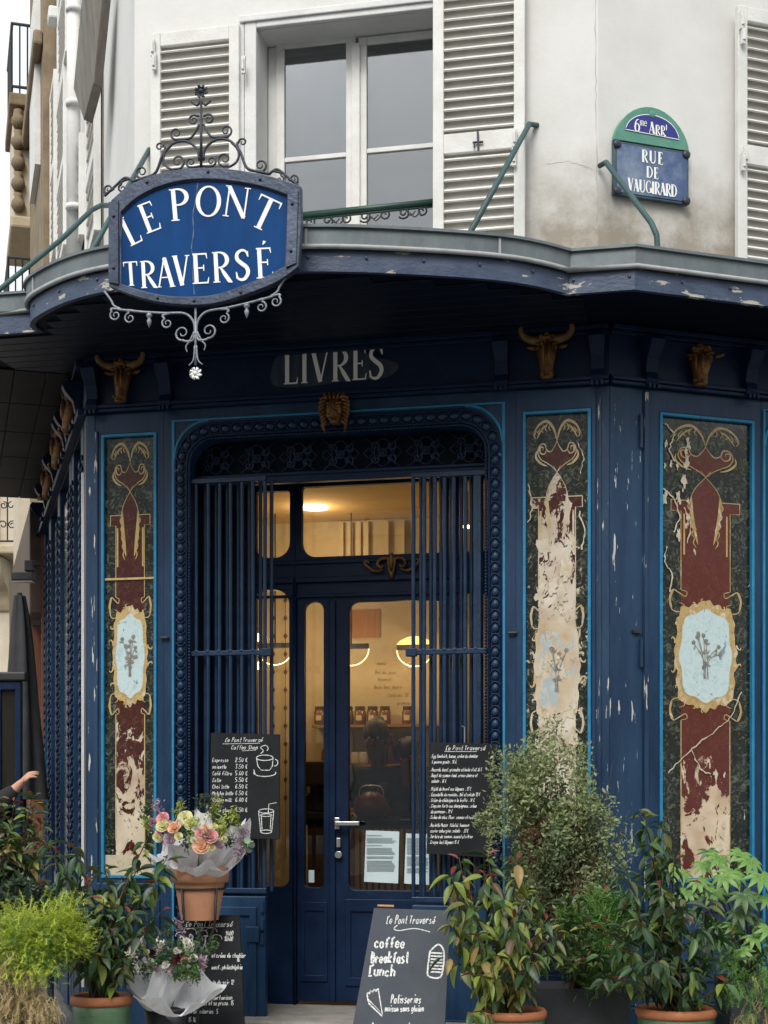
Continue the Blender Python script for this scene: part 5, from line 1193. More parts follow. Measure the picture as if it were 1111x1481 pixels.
# =================================================================== INTERIOR
room = thing('cafe_interior', 'warmly lit cream cafe room seen through the glazed door', 'room', F.W(0, -1.8, .18), F.a)
ry0, ry1, rx0, rx1, rz0, rz1 = DY+.06, 3.3, -1.42, 1.42, .178, 3.62
MB().box(rx0, rx1, ry1, ry1+.1, rz0, rz1).build('back_wall', M['inwall'], room, F)
MB().box(rx0-.1, rx0, ry0, ry1+.1, rz0, rz1).build('side_wall', M['inwall'], room, F)
MB().box(rx1, rx1+.1, ry0, ry1+.1, rz0, rz1).build('side_wall', M['inwall'], room, F)
MB().box(rx0-.1, rx1+.1, ry0-.05, ry1+.1, rz1, rz1+.1).build('ceiling', M['inceil'], room, F)
MB().box(rx0-.1, rx1+.1, DY+.051, ry1+.1, .05, rz0).build('floor', M['infloor'], room, F)
fw2 = MB(); fw2.box(rx0-.1, OX0-.052, ry0-.02, ry0, rz0, rz1); fw2.box(OX1+.052, rx1+.1, ry0-.02, ry0, rz0, rz1); fw2.box(OX0-.06, OX1+.06, ry0-.006, ry0+.02, zt1+.25, rz1+.0); fw2.build('front_lining', M['soff'], room, F)
bw = lambda px, py, off=.004: F.map(-ry1+off)(px, py)
dm = MB().add([(.018, 0, 0), (0, 0, .026), (-.018, 0, 0), (0, 0, -.026)], [(0, 1, 2, 3)]).mesh('tile_diamond', M['diam'])
for px in (392, 374, 410):
    for i in range(12):
        c = bw(px+3, 868+i*26); put('tile_diamond', dm, room, F.M @ TM((c.x, c.y, c.z)))
gl_ = MB()
for px in (377, 395, 413): a_ = bw(px, 850); b_ = bw(px, 1240); gl_.box(a_.x-.002, a_.x+.002, ry1-.002, ry1-.001, b_.z, a_.z)
gl_.build('tile_joint', M['diam'], room, F, kind='stuff')
vp_ = MB()
for px in (495, 508, 520, 531, 560, 583): a_ = bw(px, 725); b_ = bw(px, 800); MB().box(a_.x-.02, a_.x+.02, ry1-.05, ry1-.002, b_.z-.2, 3.6).build('wall_batten', M['inwall'], room, F)
hw_ = MB()
hmp = lambda x, y, dn=0: F.map(-ry1+.004)(x, -y)
for t_, x, y in (("menu", 545, 962), ("thé du jour", 541, 975), ("brunch", 546, 985), ("tous les jours", 540, 996), ("Cookies 3€", 560, 1008), ("gateau", 574, 1019)): hand(hw_, t_, hmp, x, -y, 5.5, .25, .07)
hw_.build('wall_writing', M['diam'], room, F, label='dark handwriting on the cream back wall')
for px0, px1, py in ((452, 640, 1049), (452, 640, 1106)):
    a_, b_ = bw(px0, py, .2), bw(px1, py, .2); sh_ = MB(); sh_.box(a_.x, b_.x, ry1-.22, ry1-.001, a_.z-.02, a_.z); sh_.build('shelf', M['woodl'], room, F)
def jar(px, py, y, sc, mname, label, grp, lid=True, lab=True):
    c = F.map(-y)(px, py); w0 = F.M @ Vector((c.x, y, c.z)); t = thing('storage_jar', label, 'jar', w0, F.a, grp); Mx = WM[t.name]
    b = MB().lathe([(0, 0), (.042*sc, 0), (.046*sc, .01), (.046*sc, .10*sc), (.036*sc, .115*sc), (0, .115*sc)], (0, 0, 0), 14); b.build('jar_body', M[mname], t, Mx, smooth=True)
    if lid: MB().lathe([(0, .115*sc), (.04*sc, .115*sc), (.04*sc, .14*sc), (0, .14*sc)], (0, 0, 0), 14, cap=False).build('lid', M['jarlid'], t, Mx)
    if lab: MB().box(-.022*sc, .022*sc, -.050*sc, -.047*sc, .03*sc, .07*sc).build('jar_label', M['label'], t, Mx)
for px, wd in ((463, 'leftmost'), (481, 'second'), (503, 'third'), (521, 'fourth'), (539, 'fifth'), (557, 'sixth'), (590, 'rightmost')): jar(px, 1048, ry1-.11, 1.0, 'jarglass', wd+' amber storage jar from the left on the upper cafe shelf', 'storage jars in the row on the shelf')
for px, wd in ((514, 'left'), (526, 'right')): jar(px, 1105, ry1-.11, .8, 'cup', wd+' one of the two pale cups on the lower cafe shelf', 'pale cups on the lower shelf', False, False)
for k_, px in enumerate((470, 480, 490, 545, 556, 566, 578)):
    c = F.map(-ry1+.11)(px, 1105); w0 = F.M @ Vector((c.x, ry1-.11, c.z)); t = thing('bottle', ('first', 'second', 'third', 'fourth', 'fifth', 'sixth', 'seventh')[k_]+' dark bottle from the left on the lower cafe shelf', 'bottle', w0, F.a, 'bottles on the lower shelf'); hb_ = .16+.03*((k_*7) % 3)
    MB().lathe([(0, 0), (.028, 0), (.028, hb_*.6), (.010, hb_*.8), (.010, hb_), (0, hb_)], (0, 0, 0), 12).build('glass_body', M[('jarglass', 'black', 'woodb')[k_ % 3]], t, WM[t.name], smooth=True); MB().lathe([(0, hb_+.0005), (.012, hb_+.0005), (.012, hb_+.02), (0, hb_+.02)], (0, 0, 0), 10).build('cap', M['golds'], t, WM[t.name])
c = F.map(-ry1+.03)(520, 900); MB().box(c.x-.16, c.x+.16, ry1-.012, ry1-.002, c.z-.12, c.z+.10).build('wall_panel', M['woodl'], room, F)
# counter
cy_ = 2.0; u0_, u1_ = F.u(445, -cy_), F.u(640, -cy_); cz_ = 1.28
cn = thing('cafe_counter', 'dark cafe counter with a striped wooden front behind the door glass', 'counter', F.W((u0_+u1_)/2, -cy_, .18), F.a)
MB().box(u0_, u1_, cy_, cy_+.5, .181, cz_-.03).build('counter_body', M['infloor'], cn, F); MB().box(u0_-.02, u1_+.02, cy_-.03, cy_+.52, cz_-.03, cz_).build('counter_top', M['soffg'], cn, F)
slm = MB().box(-.014, .014, -.012, 0, .2, cz_-.06).mesh('slat', M['woodl'])
for i in range(16): put('slat', slm, cn, F.M @ TM((F.u(517, -cy_)+i*.045, cy_-.001, 0)))
pmk = F.map(-cy_-.2)(537, 1196); w0 = F.M @ Vector((pmk.x, cy_+.2, cz_)); pk = thing('red_kettle', 'rust red rounded kettle on the cafe counter', 'kettle', w0, F.a)
b = MB().lathe([(0, 0), (.08, 0), (.12, .05), (.13, .10), (.10, .16), (.045, .20), (0, .205)], (0, 0, 0), 20, cap=False); b.build('kettle_body', M['redcl'], pk, WM[pk.name], smooth=True)
MB().tube(catmull([(-.09, 0, .14), (-.07, 0, .235), (.07, 0, .235), (.09, 0, .14)], 5), .005, 6).build('handle', M['steel'], pk, WM[pk.name], smooth=True)
MB().ell((0, 0, .225), (.02, .02, .02)).build('lid_knob', M['black'], pk, WM[pk.name], smooth=True)
cl = F.map(-cy_-.25)(478, 1196); w0 = F.M @ Vector((cl.x, cy_+.25, cz_)); ck_ = thing('coffee_machine', 'dark coffee machine on the counter behind the narrow door leaf', 'coffee machine', w0, F.a)
MB().box(-.2, .1, -.15, .15, .0, .06).build('drip_tray', M['black'], ck_, WM[ck_.name], bevel=.01); MB().box(-.2, .1, -.15, .15, .24, .42).build('machine_head', M['jarlid'], ck_, WM[ck_.name], bevel=.02); MB().box(-.2, .1, .02, .15, .06, .24).build('machine_body', M['black'], ck_, WM[ck_.name], bevel=.01)
for k in (-.13, .03): MB().tube([(k, -.12, .24), (k, -.12, .19), (k, -.2, .18)], .012, 6).build('group_handle', M['steel'], ck_, WM[ck_.name])
# lamps
def lamp_light(loc, e, col=(1, .66, .33), r=.05):
    l = bpy.data.lights.new('lamp_light', 'POINT'); l.energy = e; l.color = col; l.shadow_soft_size = r
    o = bpy.data.objects.new('lamp_light', l); C.objects.link(o); o.location = loc; return o
def pendant(px, py, y, dome, label, cut=0):
    c = F.map(-y)(px, py); w0 = F.M @ Vector((c.x, y, c.z)); t = thing('pendant_lamp', label, 'pendant lamp', w0, F.a); Mx = WM[t.name]; r = .138
    MB().tube([(0, 0, .02), (0, 0, rz1-c.z)], .006, 6).build('stem', M['black'], t, Mx)
    MB().box(-r, r, -.012, .012, -.02, .02).build('bar', M['black'], t, Mx, bevel=.003)
    MB().tube([(r*cos(a_), 0, -.02-r*.92*sin(a_)) for a_ in [i*pi/18 for i in range(19)]], .004, 6).build('lit_hoop', M['led'], t, Mx, smooth=True)
    if dome: MB().lathe([(r, .02), (r*.8, .05), (r*.4, .075), (0, .085)], (0, 0, 0), 20, cap=False).build('glowing_dome', M['glow'], t, Mx, smooth=True)
    lamp_light(w0+Vector((-.05, -.14, -.16)), 2.6)
pendant(508, 935, 3.0, False, 'half-hoop pendant lamp with a black bar, seen at the left of the main door pane')
pendant(600, 936, 3.02, True, 'half-hoop pendant lamp with a glowing dome behind the right gate bars')
pendant(398, 934, 2.9, False, 'half-hoop pendant lamp seen through the left sidelight')
c = F.map(-2.7)(455, 735); w0 = F.M @ Vector((c.x, 2.7, c.z)); t = thing('ceiling_lamp', 'round lit disc lamp seen through the transom window', 'ceiling lamp', w0, F.a)
MB().lathe([(0, 0), (.105, 0), (.105, .012), (0, .012)], (0, 0, 0), 24).build('disc', M['disc'], t, WM[t.name]); MB().lathe([(0, .013), (.104, .013), (.09, .04), (0, .04)], (0, 0, 0), 24).build('housing', M['black'], t, WM[t.name]); MB().tube([(0, 0, .04), (0, 0, rz1-c.z)], .006, 6).build('stem', M['black'], t, WM[t.name])
lamp_light(w0+Vector((0, 0, -.1)), 5, r=.1)
for py, lb in ((922, 'upper bare bulb by the left sidelight'), (963, 'lower bare bulb by the left sidelight')):
    c = F.map(-.9)(372, py); w0 = F.M @ Vector((c.x, .9, c.z)); t = thing('bare_bulb', lb, 'light bulb', w0, F.a); Mx = WM[t.name]
    MB().ell((0, 0, 0), (.017, .017, .026)).build('bulb', M['bulb'], t, Mx, smooth=True); MB().tube([(0, 0, .024), (0, 0, .06)], .012, 8).build('socket', M['black'], t, Mx); MB().tube([(0, 0, .06), (0, 0, .75)], .003, 5).build('cord', M['black'], t, Mx)
    lamp_light(w0+Vector((.06, 0, 0)), 1.2, r=.02)
for k, px in enumerate((662, 669, 677, 693)):  # glowing beads stand in for bulb reflections seen in the right transom
    c = F.map(-2.4)(px, 762); w0 = F.M @ Vector((c.x, 2.4, c.z)); t = thing('bulb_reflection', ('leftmost', 'second', 'third', 'rightmost')[k]+' lit bead imitating a bulb reflection high behind the right gate', 'light bulb', w0, F.a, 'imitated bulb reflections in a row behind the transom')
    MB().ell((0, 0, 0), (.012, .012, .012)).build('bulb', M['bulb'], t, WM[t.name], smooth=True); MB().tube([(0, 0, .01), (0, 0, rz1-c.z)], .003, 5).build('cord', M['black'], t, WM[t.name])
# =================================================================== CHALKBOARDS
def hl(par, pl, *a, name='chalk_line', **k):
    mb_ = MB(); r_ = hand(mb_, *a, **k); mb_.build(name, M['chalk'], par, pl.M); return r_
class Pl:
    def __init__(s, o, x, z):
        x = x.normalized(); y = z.cross(x).normalized(); z = x.cross(y).normalized(); s.x, s.y, s.z, s.o = x, y, z, o
        s.M = Matrix(((x.x, y.x, z.x, o.x), (x.y, y.y, z.y, o.y), (x.z, y.z, z.z, o.z), (0, 0, 0, 1)))
    def at(s, px, py, dn=0.0):
        d = Vector(((px-CX)/FPX, 1, (HY-py)/FPX)); e = Vector((0, 0, EYE)); t = ((s.o-e).dot(s.y)-dn)/d.dot(s.y)
        q = e+d*t-s.o; return Vector((q.dot(s.x), q.dot(s.y), q.dot(s.z)))
def chalk_mp(pl, off=.001): return lambda x, y, dn=0: pl.at(x, -y, off+dn)
def fpl(n): return Pl(F.W(0, n, 0), Vector((F.X[0], F.X[1], 0)), Vector((0, 0, 1)))
def board(name, label, pl, quad, m, th=.012, frame=False, cat='chalkboard'):
    P4 = [pl.at(x, y) for x, y in quad]; base = pl.M @ ((P4[2]+P4[3])/2)
    t = thing(name, label, cat, base, atan2(pl.x.y, pl.x.x)); b = MB(); b.add([(p.x, 0, p.z) for p in P4]+[(p.x, th, p.z) for p in P4], [(0, 1, 2, 3), (7, 6, 5, 4), (0, 4, 5, 1), (1, 5, 6, 2), (2, 6, 7, 3), (3, 7, 4, 0)])
    b.build('slate', M[m], t, pl.M, bevel=.002); return t
pl1 = fpl(.055)
b1 = board('menu_board', 'small black coffee menu chalkboard with cup and glass drawings on the left gate', pl1, [(305, 1060), (405, 1062), (404, 1214), (303, 1213)], 'board')
m1 = MB(); cm = chalk_mp(pl1)
hl(b1, pl1, 'Le Pont Traversé', cm, 325, -1073, 6.0, .3, .13); m1.ribbon([(322, -1076), (376, -1075)], .7, cm); hl(b1, pl1, 'Coffee Shop', cm, 334, -1084, 6, .3, .13); m1.ribbon([(350, -1086), (370, -1085)], .6, cm)
for i, (a_, b_) in enumerate((('Expresso', '2.50 €'), ('noisette', '3.50 €'), ('Café filtre', '5.00 €'), ('Latte', '5.50 €'), ('Chai latte', '6.50 €'), ('Matcha latte', '6.50 €'), ('Golden milk', '6.00 €'), ('Latte glacé', '6.50 €'))):
    y = 1102+i*9.6+(5 if i == 7 else 0); hl(b1, pl1, a_, cm, 307, -y, 5.4, .15, .13, wsc=.55); hl(b1, pl1, b_, cm, 340, -y, 5.6, .1, .14)
m1.build('chalk_underline', M['chalk'], b1, pl1.M)
d_ = MB(); E_ = lambda cx, cy, rx, ry, a0=0, a1=360, n=20: [(cx+rx*cos(radians(a0+(a1-a0)*i/n)), -(cy+ry*sin(radians(a0+(a1-a0)*i/n)))) for i in range(n+1)]
for l in (E_(383, 1096, 12, 4), [(371, -1096), (373, -1108), (378, -1114), (390, -1114), (394, -1108), (395, -1096)], E_(397, 1103, 5, 5, -80, 100, 10), E_(383, 1118, 16, 5, -20, 200), [(367, -1113), (369, -1120)], catmull([(377, -1090), (381, -1086), (377, -1081), (384, -1078), (388, -1082), (386, -1086)], 4)): d_.ribbon(l, 1.2, cm)
d_.build('cup_drawing', M['chalk'], b1, pl1.M)
d_ = MB()
for l in (E_(385, 1173, 11, 3), [(374, -1173), (377, -1203)], [(396, -1173), (393, -1203)], E_(385, 1203, 8, 2.5), E_(385, 1179, 8, 2), [(378, -1180), (379, -1200)], [(392, -1180), (391, -1200)], [(388, -1176), (389, -1163), (400, -1161)]): d_.ribbon(l, 1.1, cm)
d_.build('glass_drawing', M['chalk'], b1, pl1.M)
pl2 = fpl(.060)
b2 = board('menu_board', 'tall black food menu chalkboard hung on the right gate', pl2, [(622, 1074), (717, 1076), (712, 1241), (617, 1235)], 'board')
m2 = MB(); cm = chalk_mp(pl2); hl(b2, pl2, 'Le Pont Traversé', cm, 644, -1085, 6.4, .25, .14); m2.ribbon([(643, -1087), (690, -1087)], .8, cm)
T2 = ['. Egg Sandwich, bacon, crème de cheddar', '  & poivre gouda . 16 €', None, ". Avocado toast. grenades et huile d'ail 16 €", '. Bagel de saumon fumé. cream cheese et', '  salade . 16 €', None, '. Mijoté de boeuf aux légumes . 19 €', '. Cassolette de ravioles. thé et salade 18 €', '. Crème de châtaigne à la truffe . 14 €', '. Linguine forte aux champignons. crème', '  de parmesan . 19 €', '. Crème de chou fleur. saumon et raisins', None, '. Assiette Mezze (falafel. houmous', '  caviar aubergine. salade) . 21 €', '. Tartare de saumon. avocat et citron', '. Croque tout légumes 15 €']
T2 = [t.replace('à', 'a') if t else t for t in T2]
y = 1096.0
for t_ in T2:
    if t_ is None: y += 3.2; continue
    hl(b2, pl2, t_, cm, 622-(y-1096)*.02, -y, 5.0, .22, .14, wsc=.40, gap=.07); y += 8.2
m2.build('chalk_underline', M['chalk'], b2, pl2.M)
MB().tube([pl2.at(672, 1074), pl2.at(672, 1052), pl2.at(668, 1050)], .004, 6).build('hook', M['steel'], b2, pl2.M)
# A-frame by the door
TL, TR, BL = pxw(541, 1313, 7.80), pxw(652, 1317, 7.72), pxw(503, 1552, 7.42)
pl3 = Pl(TL, TR-TL, TL-BL)
b3 = board('pavement_sign', 'grey A-frame chalkboard listing coffee, breakfast and lunch before the doorstep', pl3, [(541, 1313), (652, 1317), (640, 1560), (497, 1556)], 'boardg', cat='A-frame sign')
m3 = MB(); cm = chalk_mp(pl3)
hl(b3, pl3, 'Le Pont Traversé', cm, 558, -1336, 11.5, .2, .10, wsc=.40); m3.ribbon(catmull([(575, -1338), (570, -1343), (577, -1346), (600, -1343), (622, -1348)], 4), 1.3, cm)
hl(b3, pl3, 'coffee', cm, 541, -1371, 16, .1, .16, smooth=False, wsc=.46); hl(b3, pl3, 'Breakfast', cm, 536, -1393, 16, .1, .17, smooth=False, wsc=.37); hl(b3, pl3, 'Lunch', cm, 532, -1412, 16, .1, .16, smooth=False, wsc=.50)
hl(b3, pl3, 'Patisseries', cm, 565, -1451, 12, .15, .13, wsc=.34); hl(b3, pl3, 'maison sans gluten', cm, 557, -1463, 9, .1, .16, wsc=.36); hl(b3, pl3, 'A emporter', cm, 535, -1492, 13, .1, .12)
m3.build('chalk_flourish', M['chalk'], b3, pl3.M)
d_ = MB()
for l in ([(531, -1437), (547, -1430), (553, -1466), (532, -1445), (531, -1437)], [(532, -1445), (534, -1452), (553, -1470), (553, -1464)], [(534, -1438), (536, -1433), (539, -1436), (541, -1431), (544, -1434), (547, -1430)]): d_.ribbon(l, 2.0, cm)
d_.build('cake_drawing', M['chalk'], b3, pl3.M)
d_ = MB(); 
for l in (catmull([(622, -1376), (619, -1400), (620, -1412), (636, -1414), (641, -1400), (642, -1376), (634, -1366), (622, -1376)], 4),): d_.ribbon(l, 2.4, cm)
for k in range(7): d_.ribbon([(623, -1378-k*4.6), (640, -1379-k*4.6)], 2.2, cm)
d_.build('jar_drawing', M['chalk'], b3, pl3.M)
MB().add([tuple(pl3.at(546, 1311, -.0)+Vector(v)) for v in ((0, -.002, 0), (.085, -.002, 0), (.085, .014, .0), (0, .014, 0), (0, -.002, .010), (.085, -.002, .010), (.085, .014, .010), (0, .014, .010))], [(0, 1, 2, 3), (4, 7, 6, 5), (0, 4, 5, 1), (1, 5, 6, 2), (2, 6, 7, 3), (3, 7, 4, 0)]).build('wooden_cap', M['woodl'], b3, pl3.M)
bl = MB(); q0, q1 = TL+Vector((.03, .02, -.01)), TR+Vector((-.03, .02, -.01)); bl.tube([q0, Vector((q0.x, q0.y+.38, .02))], .012, 6); bl.tube([q1, Vector((q1.x, q1.y+.38, .02))], .012, 6); bl.build('rear_leg', M['black'], b3, None)
# lower left board
TL, TR, BL = pxw(265, 1328, 8.15), pxw(346, 1324, 8.02), pxw(270, 1540, 7.95)
pl4 = Pl(TL, TR-TL, TL-BL)
b4 = board('pavement_sign', 'black A-frame chalkboard half hidden behind the two bouquets', pl4, [(262, 1328), (346, 1324), (356, 1552), (268, 1556)], 'board', cat='A-frame sign')
m4 = MB(); cm = chalk_mp(pl4); hl(b4, pl4, 'Le Pont Traversé', cm, 268, -1340, 7.5, .25, .12); m4.ribbon([(268, -1343), (325, -1340)], .8, cm); hl(b4, pl4, 'B', cm, 259, -1366, 12, .1, .16); hl(b4, pl4, 'B OT', cm, 272, -1366, 13, .1, .16)
for cx_, cy_2 in ((262, 1353), (276, 1348), (292, 1350), (306, 1347), (313, 1357), (308, 1366), (290, 1370)): m4.ribbon(E_(cx_, cy_2, 8, 5, 160, 380, 10), .9, cm)
for t_, x, y in (("9h00", 326, 1353), ("18h00", 324, 1361), ("et crème de cheddar", 306, 1385), ("16", 342, 1391), ("oeuf. philadelphia", 306, 1402), ("tarte du soir 12", 300, 1424), ("salade fine. dessert maison", 268, 1446), ("de marinades et sa prune. 15", 268, 1454), ("de viennoiseries  5", 268, 1466), ("15.16 €", 272, 1478)): hl(b4, pl4, t_, cm, x, -y, 6.6, .15, .13, wsc=.44, gap=.07)
m4.build('chalk_cloud', M['chalk'], b4, pl4.M)
MB().tube([TL+Vector((.02, .02, 0)), Vector((TL.x, TL.y+.2, .02))], .012, 6).build('rear_leg', M['black'], b4, None)
# =================================================================== PLANTS
def leaf_mesh(name, m, w=.34, fold=.10, droop=.25, n=6):
    b = MB(); 
    for i in range(n+1):
        t = i/n; ww = w*.5*sin(pi*min(1, t**.8))**.85 if 0 < t < 1 else .004; z = -droop*t*t
        b.v += [(t, ww, z+fold*ww*2), (t, 0, z), (t, -ww, z+fold*ww*2)]
    for i in range(n):
        o = 3*i; b.f += [(o, o+1, o+4, o+3), (o+1, o+2, o+5, o+4)]
    return b.mesh(name, m, True)
LM = [[leaf_mesh('leaf', LEAF[k], w, f, d) for (w, f, d) in ((.34, .35, .18), (.40, .25, .35), (.30, .6, .10))] for k in range(len(LEAF))]
def dirM(loc, d, roll, s):
    x = d.normalized(); up = Vector((0, 0, 1)) if abs(x.z) < .95 else Vector((0, 1, 0)); y = up.cross(x).normalized(); z = x.cross(y)
    Rm = Matrix(((x.x, y.x, z.x), (x.y, y.y, z.y), (x.z, y.z, z.z))).to_4x4()
    return Matrix.Translation(loc) @ Rm @ Matrix.Rotation(roll, 4, 'X') @ Matrix.Scale(s, 4)
def clay_pot(t, rim_r, h, m='potg', rim=True):
    Mx = WM[t.name]; prof = [(0, 0), (rim_r*.62, 0)]+[(rim_r*(.62+.36*sin(pi/2*(i/8))), h*(.03+.85*i/8)) for i in range(9)]+[(rim_r*.9, h*.93), (rim_r*.88, h*.80), (0, h*.80)]
    p = MB().lathe(prof, (0, 0, 0), 40, cap=False).build('pot', M[m], t, Mx, smooth=True)
    if rim: MB().lathe([(rim_r*.90, h*.90), (rim_r*1.0, h*.885), (rim_r*1.045, h*.92), (rim_r*1.04, h*.965), (rim_r*.98, h), (rim_r*.90, h*.985), (rim_r*.87, h*.93), (rim_r*.90, h*.90)], (0, 0, 0), 40, cap=False).build('rim', M['terrar'], p, Mx, smooth=True)
    MB().lathe([(0, h*.885), (rim_r*.5, h*.90), (rim_r*.885, h*.86)], (0, 0, 0), 24, cap=False).build('soil', M['soil'], p, Mx)
def leafy(t, base, stems, per, pal, size, seed, start=.25, droop=.5, tip=5, stemmat='bark', r0=.008, spread=1.0):
    """stems: list of world end points"""
    rr = random.Random(seed); st = MB(); cnt = 0
    for e in stems:
        e = Vector(e); b0 = base+Vector((rr.uniform(-.05, .05), rr.uniform(-.05, .05), 0)); mid_ = b0.lerp(e, .5)+Vector((rr.uniform(-.06, .06), rr.uniform(-.06, .06), rr.uniform(.0, .10)))
        p = [Vector(q) for q in catmull([tuple(b0), tuple(mid_), tuple(e)], 8)]; n = len(p)
        st.tube(p, [r0*(1-.75*i/(n-1)) for i in range(n)], 6)
        ln = (e-b0).length; k = max(3, int(per*ln/.6))
        for i in range(k):
            s_ = start+(1-start)*(i+rr.random()*.8)/k; s_ = min(.999, s_); f_ = s_*(n-1); j = int(f_); q = p[j].lerp(p[min(j+1, n-1)], f_-j)
            an = i*2.4+rr.uniform(-.6, .6); el = rr.uniform(-droop-.5, .55-droop)+.5*(s_ > .9)
            d = Vector((cos(an)*cos(el), sin(an)*cos(el), sin(el)))
            if s_ > .95 and rr.random() < .35: c_ = tip; sc = size*rr.uniform(.5, .8); d.z = abs(d.z)+.5*rr.random()
            else: c_ = rr.choices(range(8), pal)[0]; sc = size*rr.uniform(.45, 1.2)
            pos = q+d*rr.uniform(0, .02)*spread
            put('leaf', LM[c_][rr.randrange(3)], t, dirM(pos, d, rr.uniform(-.7, .7), sc)); cnt += 1
    st.build('stem', M[stemmat], t, None, smooth=True); return cnt
def pts_px(lst): return [pxw(a, b, c) for a, b, c in lst]
# dark, mid, yellow, greygreen, bronze, red, olive, ochre
base = pxw(147, 1481, 7.6); base.z = 0
pa = thing('potted_photinia', 'sparse red-tipped photinia in the green pot left of the bouquets', 'potted plant', base, 0); clay_pot(pa, .148, .43)
leafy(pa, base+Vector((0, 0, .40)), pts_px([(62, 1215, 7.5), (85, 1235, 7.7), (105, 1222, 7.5), (120, 1285, 7.5), (112, 1345, 7.4), (95, 1320, 7.7), (150, 1300, 7.5), (165, 1345, 7.4), (190, 1320, 7.5), (178, 1270, 7.7), (212, 1215, 7.7), (228, 1275, 7.6), (232, 1320, 7.6), (210, 1350, 7.5), (138, 1380, 7.35), (185, 1385, 7.4), (70, 1280, 7.6), (242, 1240, 7.7), (150, 1250, 7.6), (200, 1255, 7.7)]), 30, (10, 11, 2.5, 6, 2.0, .4, 6, .3), .098, 11, droop=.7)
base = pxw(738, 1481, 7.4); base.z = 0
pc = thing('potted_photinia', 'yellowing photinia with drooping leaves in the terracotta-rimmed pot beside the grey A-frame', 'potted plant', base, 0); clay_pot(pc, .172, .385)
leafy(pc, base+Vector((0, 0, .34)), pts_px([(652, 1262, 7.4), (664, 1240, 7.5), (700, 1262, 7.3), (675, 1300, 7.2), (650, 1330, 7.3), (645, 1380, 7.3), (690, 1350, 7.1), (720, 1300, 7.2), (748, 1245, 7.4), (742, 1330, 7.1), (760, 1300, 7.3), (790, 1330, 7.4), (800, 1380, 7.3), (770, 1375, 7.1), (715, 1380, 7.0), (667, 1290, 7.6), (705, 1235, 7.6), (780, 1290, 7.5), (690, 1410, 7.1), (680, 1465, 7.1), (815, 1335, 7.5)]), 30, (3, 10, 12, 4, 1.0, .1, 8, 2.5), .104, 22, droop=.85)
base = pxw(978, 1481, 7.35); base.z = 0
pd = thing('potted_photinia', 'dark glossy photinia in the rightmost terracotta-rimmed pot', 'potted plant', base, 0); clay_pot(pd, .188, .40)
leafy(pd, base+Vector((0, 0, .36)), pts_px([(925, 1170, 7.4), (960, 1185, 7.5), (938, 1215, 7.3), (905, 1260, 7.3), (900, 1310, 7.2), (890, 1370, 7.2), (920, 1330, 7.0), (955, 1280, 7.1), (975, 1240, 7.3), (990, 1300, 7.1), (1010, 1340, 7.1), (1040, 1330, 7.3), (1045, 1390, 7.2), (1000, 1400, 7.0), (950, 1390, 6.95), (915, 1400, 7.0), (870, 1340, 7.3), (1020, 1280, 7.3), (930, 1265, 7.4), (960, 1330, 7.2), (1050, 1420, 7.15), (900, 1420, 7.1)]), 29, (13, 12, 2.5, 6, 1.5, .2, 4, .5), .102, 33, droop=.65)
# shrub at the far left edge, behind the terrace chair
base = pxw(-10, 1481, 8.2); base.z = 0
pe = thing('potted_photinia', 'bronze-leaved shrub at the left edge behind the blue slatted chair', 'potted plant', base, 0); clay_pot(pe, .18, .5, 'planter', False)
leafy(pe, base+Vector((0, 0, .46)), pts_px([(-5, 1150, 8.1), (20, 1160, 8.1), (45, 1165, 8.1), (60, 1190, 8.1), (10, 1200, 8.0), (35, 1215, 8.0), (62, 1225, 8.0), (0, 1230, 8.0), (25, 1240, 8.1), (50, 1150, 8.2), (-20, 1190, 8.1)]), 26, (5, 9, 3, 6, 5, .8, 8, 2), .088, 44, start=.5)
def fine(name, t, cen, rad, n, size, m, seed, w=.45, shell=.5, zs=1.0, droop=0, kind='stuff'):
    """many small leaves in an ellipsoid of uneven density, clumped; one part"""
    rr = random.Random(seed); b = MB(); cl_ = [(rr.uniform(-1, 1), rr.uniform(-1, 1), rr.uniform(-1, 1)) for _ in range(90)]
    cl_ = [c for c in cl_ if c[0]**2+c[1]**2+c[2]**2 < 1.0]
    for i in range(n):
        c = rr.choice(cl_); q = [c[k]+rr.gauss(0, .13) for k in range(3)]
        p = Vector((cen[0]+q[0]*rad[0], cen[1]+q[1]*rad[1], cen[2]+q[2]*rad[2]))
        d = Vector((rr.gauss(0, 1), rr.gauss(0, 1), rr.gauss(.3, 1)-droop)).normalized(); s = size*rr.uniform(.6, 1.3)
        a = d.cross(Vector((rr.gauss(0, 1), rr.gauss(0, 1), rr.gauss(0, 1)))).normalized()
        b.add([p, p+d*s*.5+a*s*w*.5, p+d*s, p+d*s*.5-a*s*w*.5], [(0, 1, 2, 3)])
    return b.build(name, m, t, None, kind=kind)
def twigs(t, base, cen, rad, n, seed, m='bark', r=.004):
    rr = random.Random(seed); b = MB()
    for i in range(n):
        e = Vector((cen[0]+rr.gauss(0, .5)*rad[0], cen[1]+rr.gauss(0, .5)*rad[1], cen[2]+rr.uniform(-.3, 1)*rad[2]))
        b.tube(catmull([tuple(base), tuple(base.lerp(e, .5)+Vector((rr.uniform(-.04, .04), 0, .05))), tuple(e)], 5), [r*(1-.07*k) for k in range(11)], 5)
    b.build('stem', M[m], t, None, smooth=True)
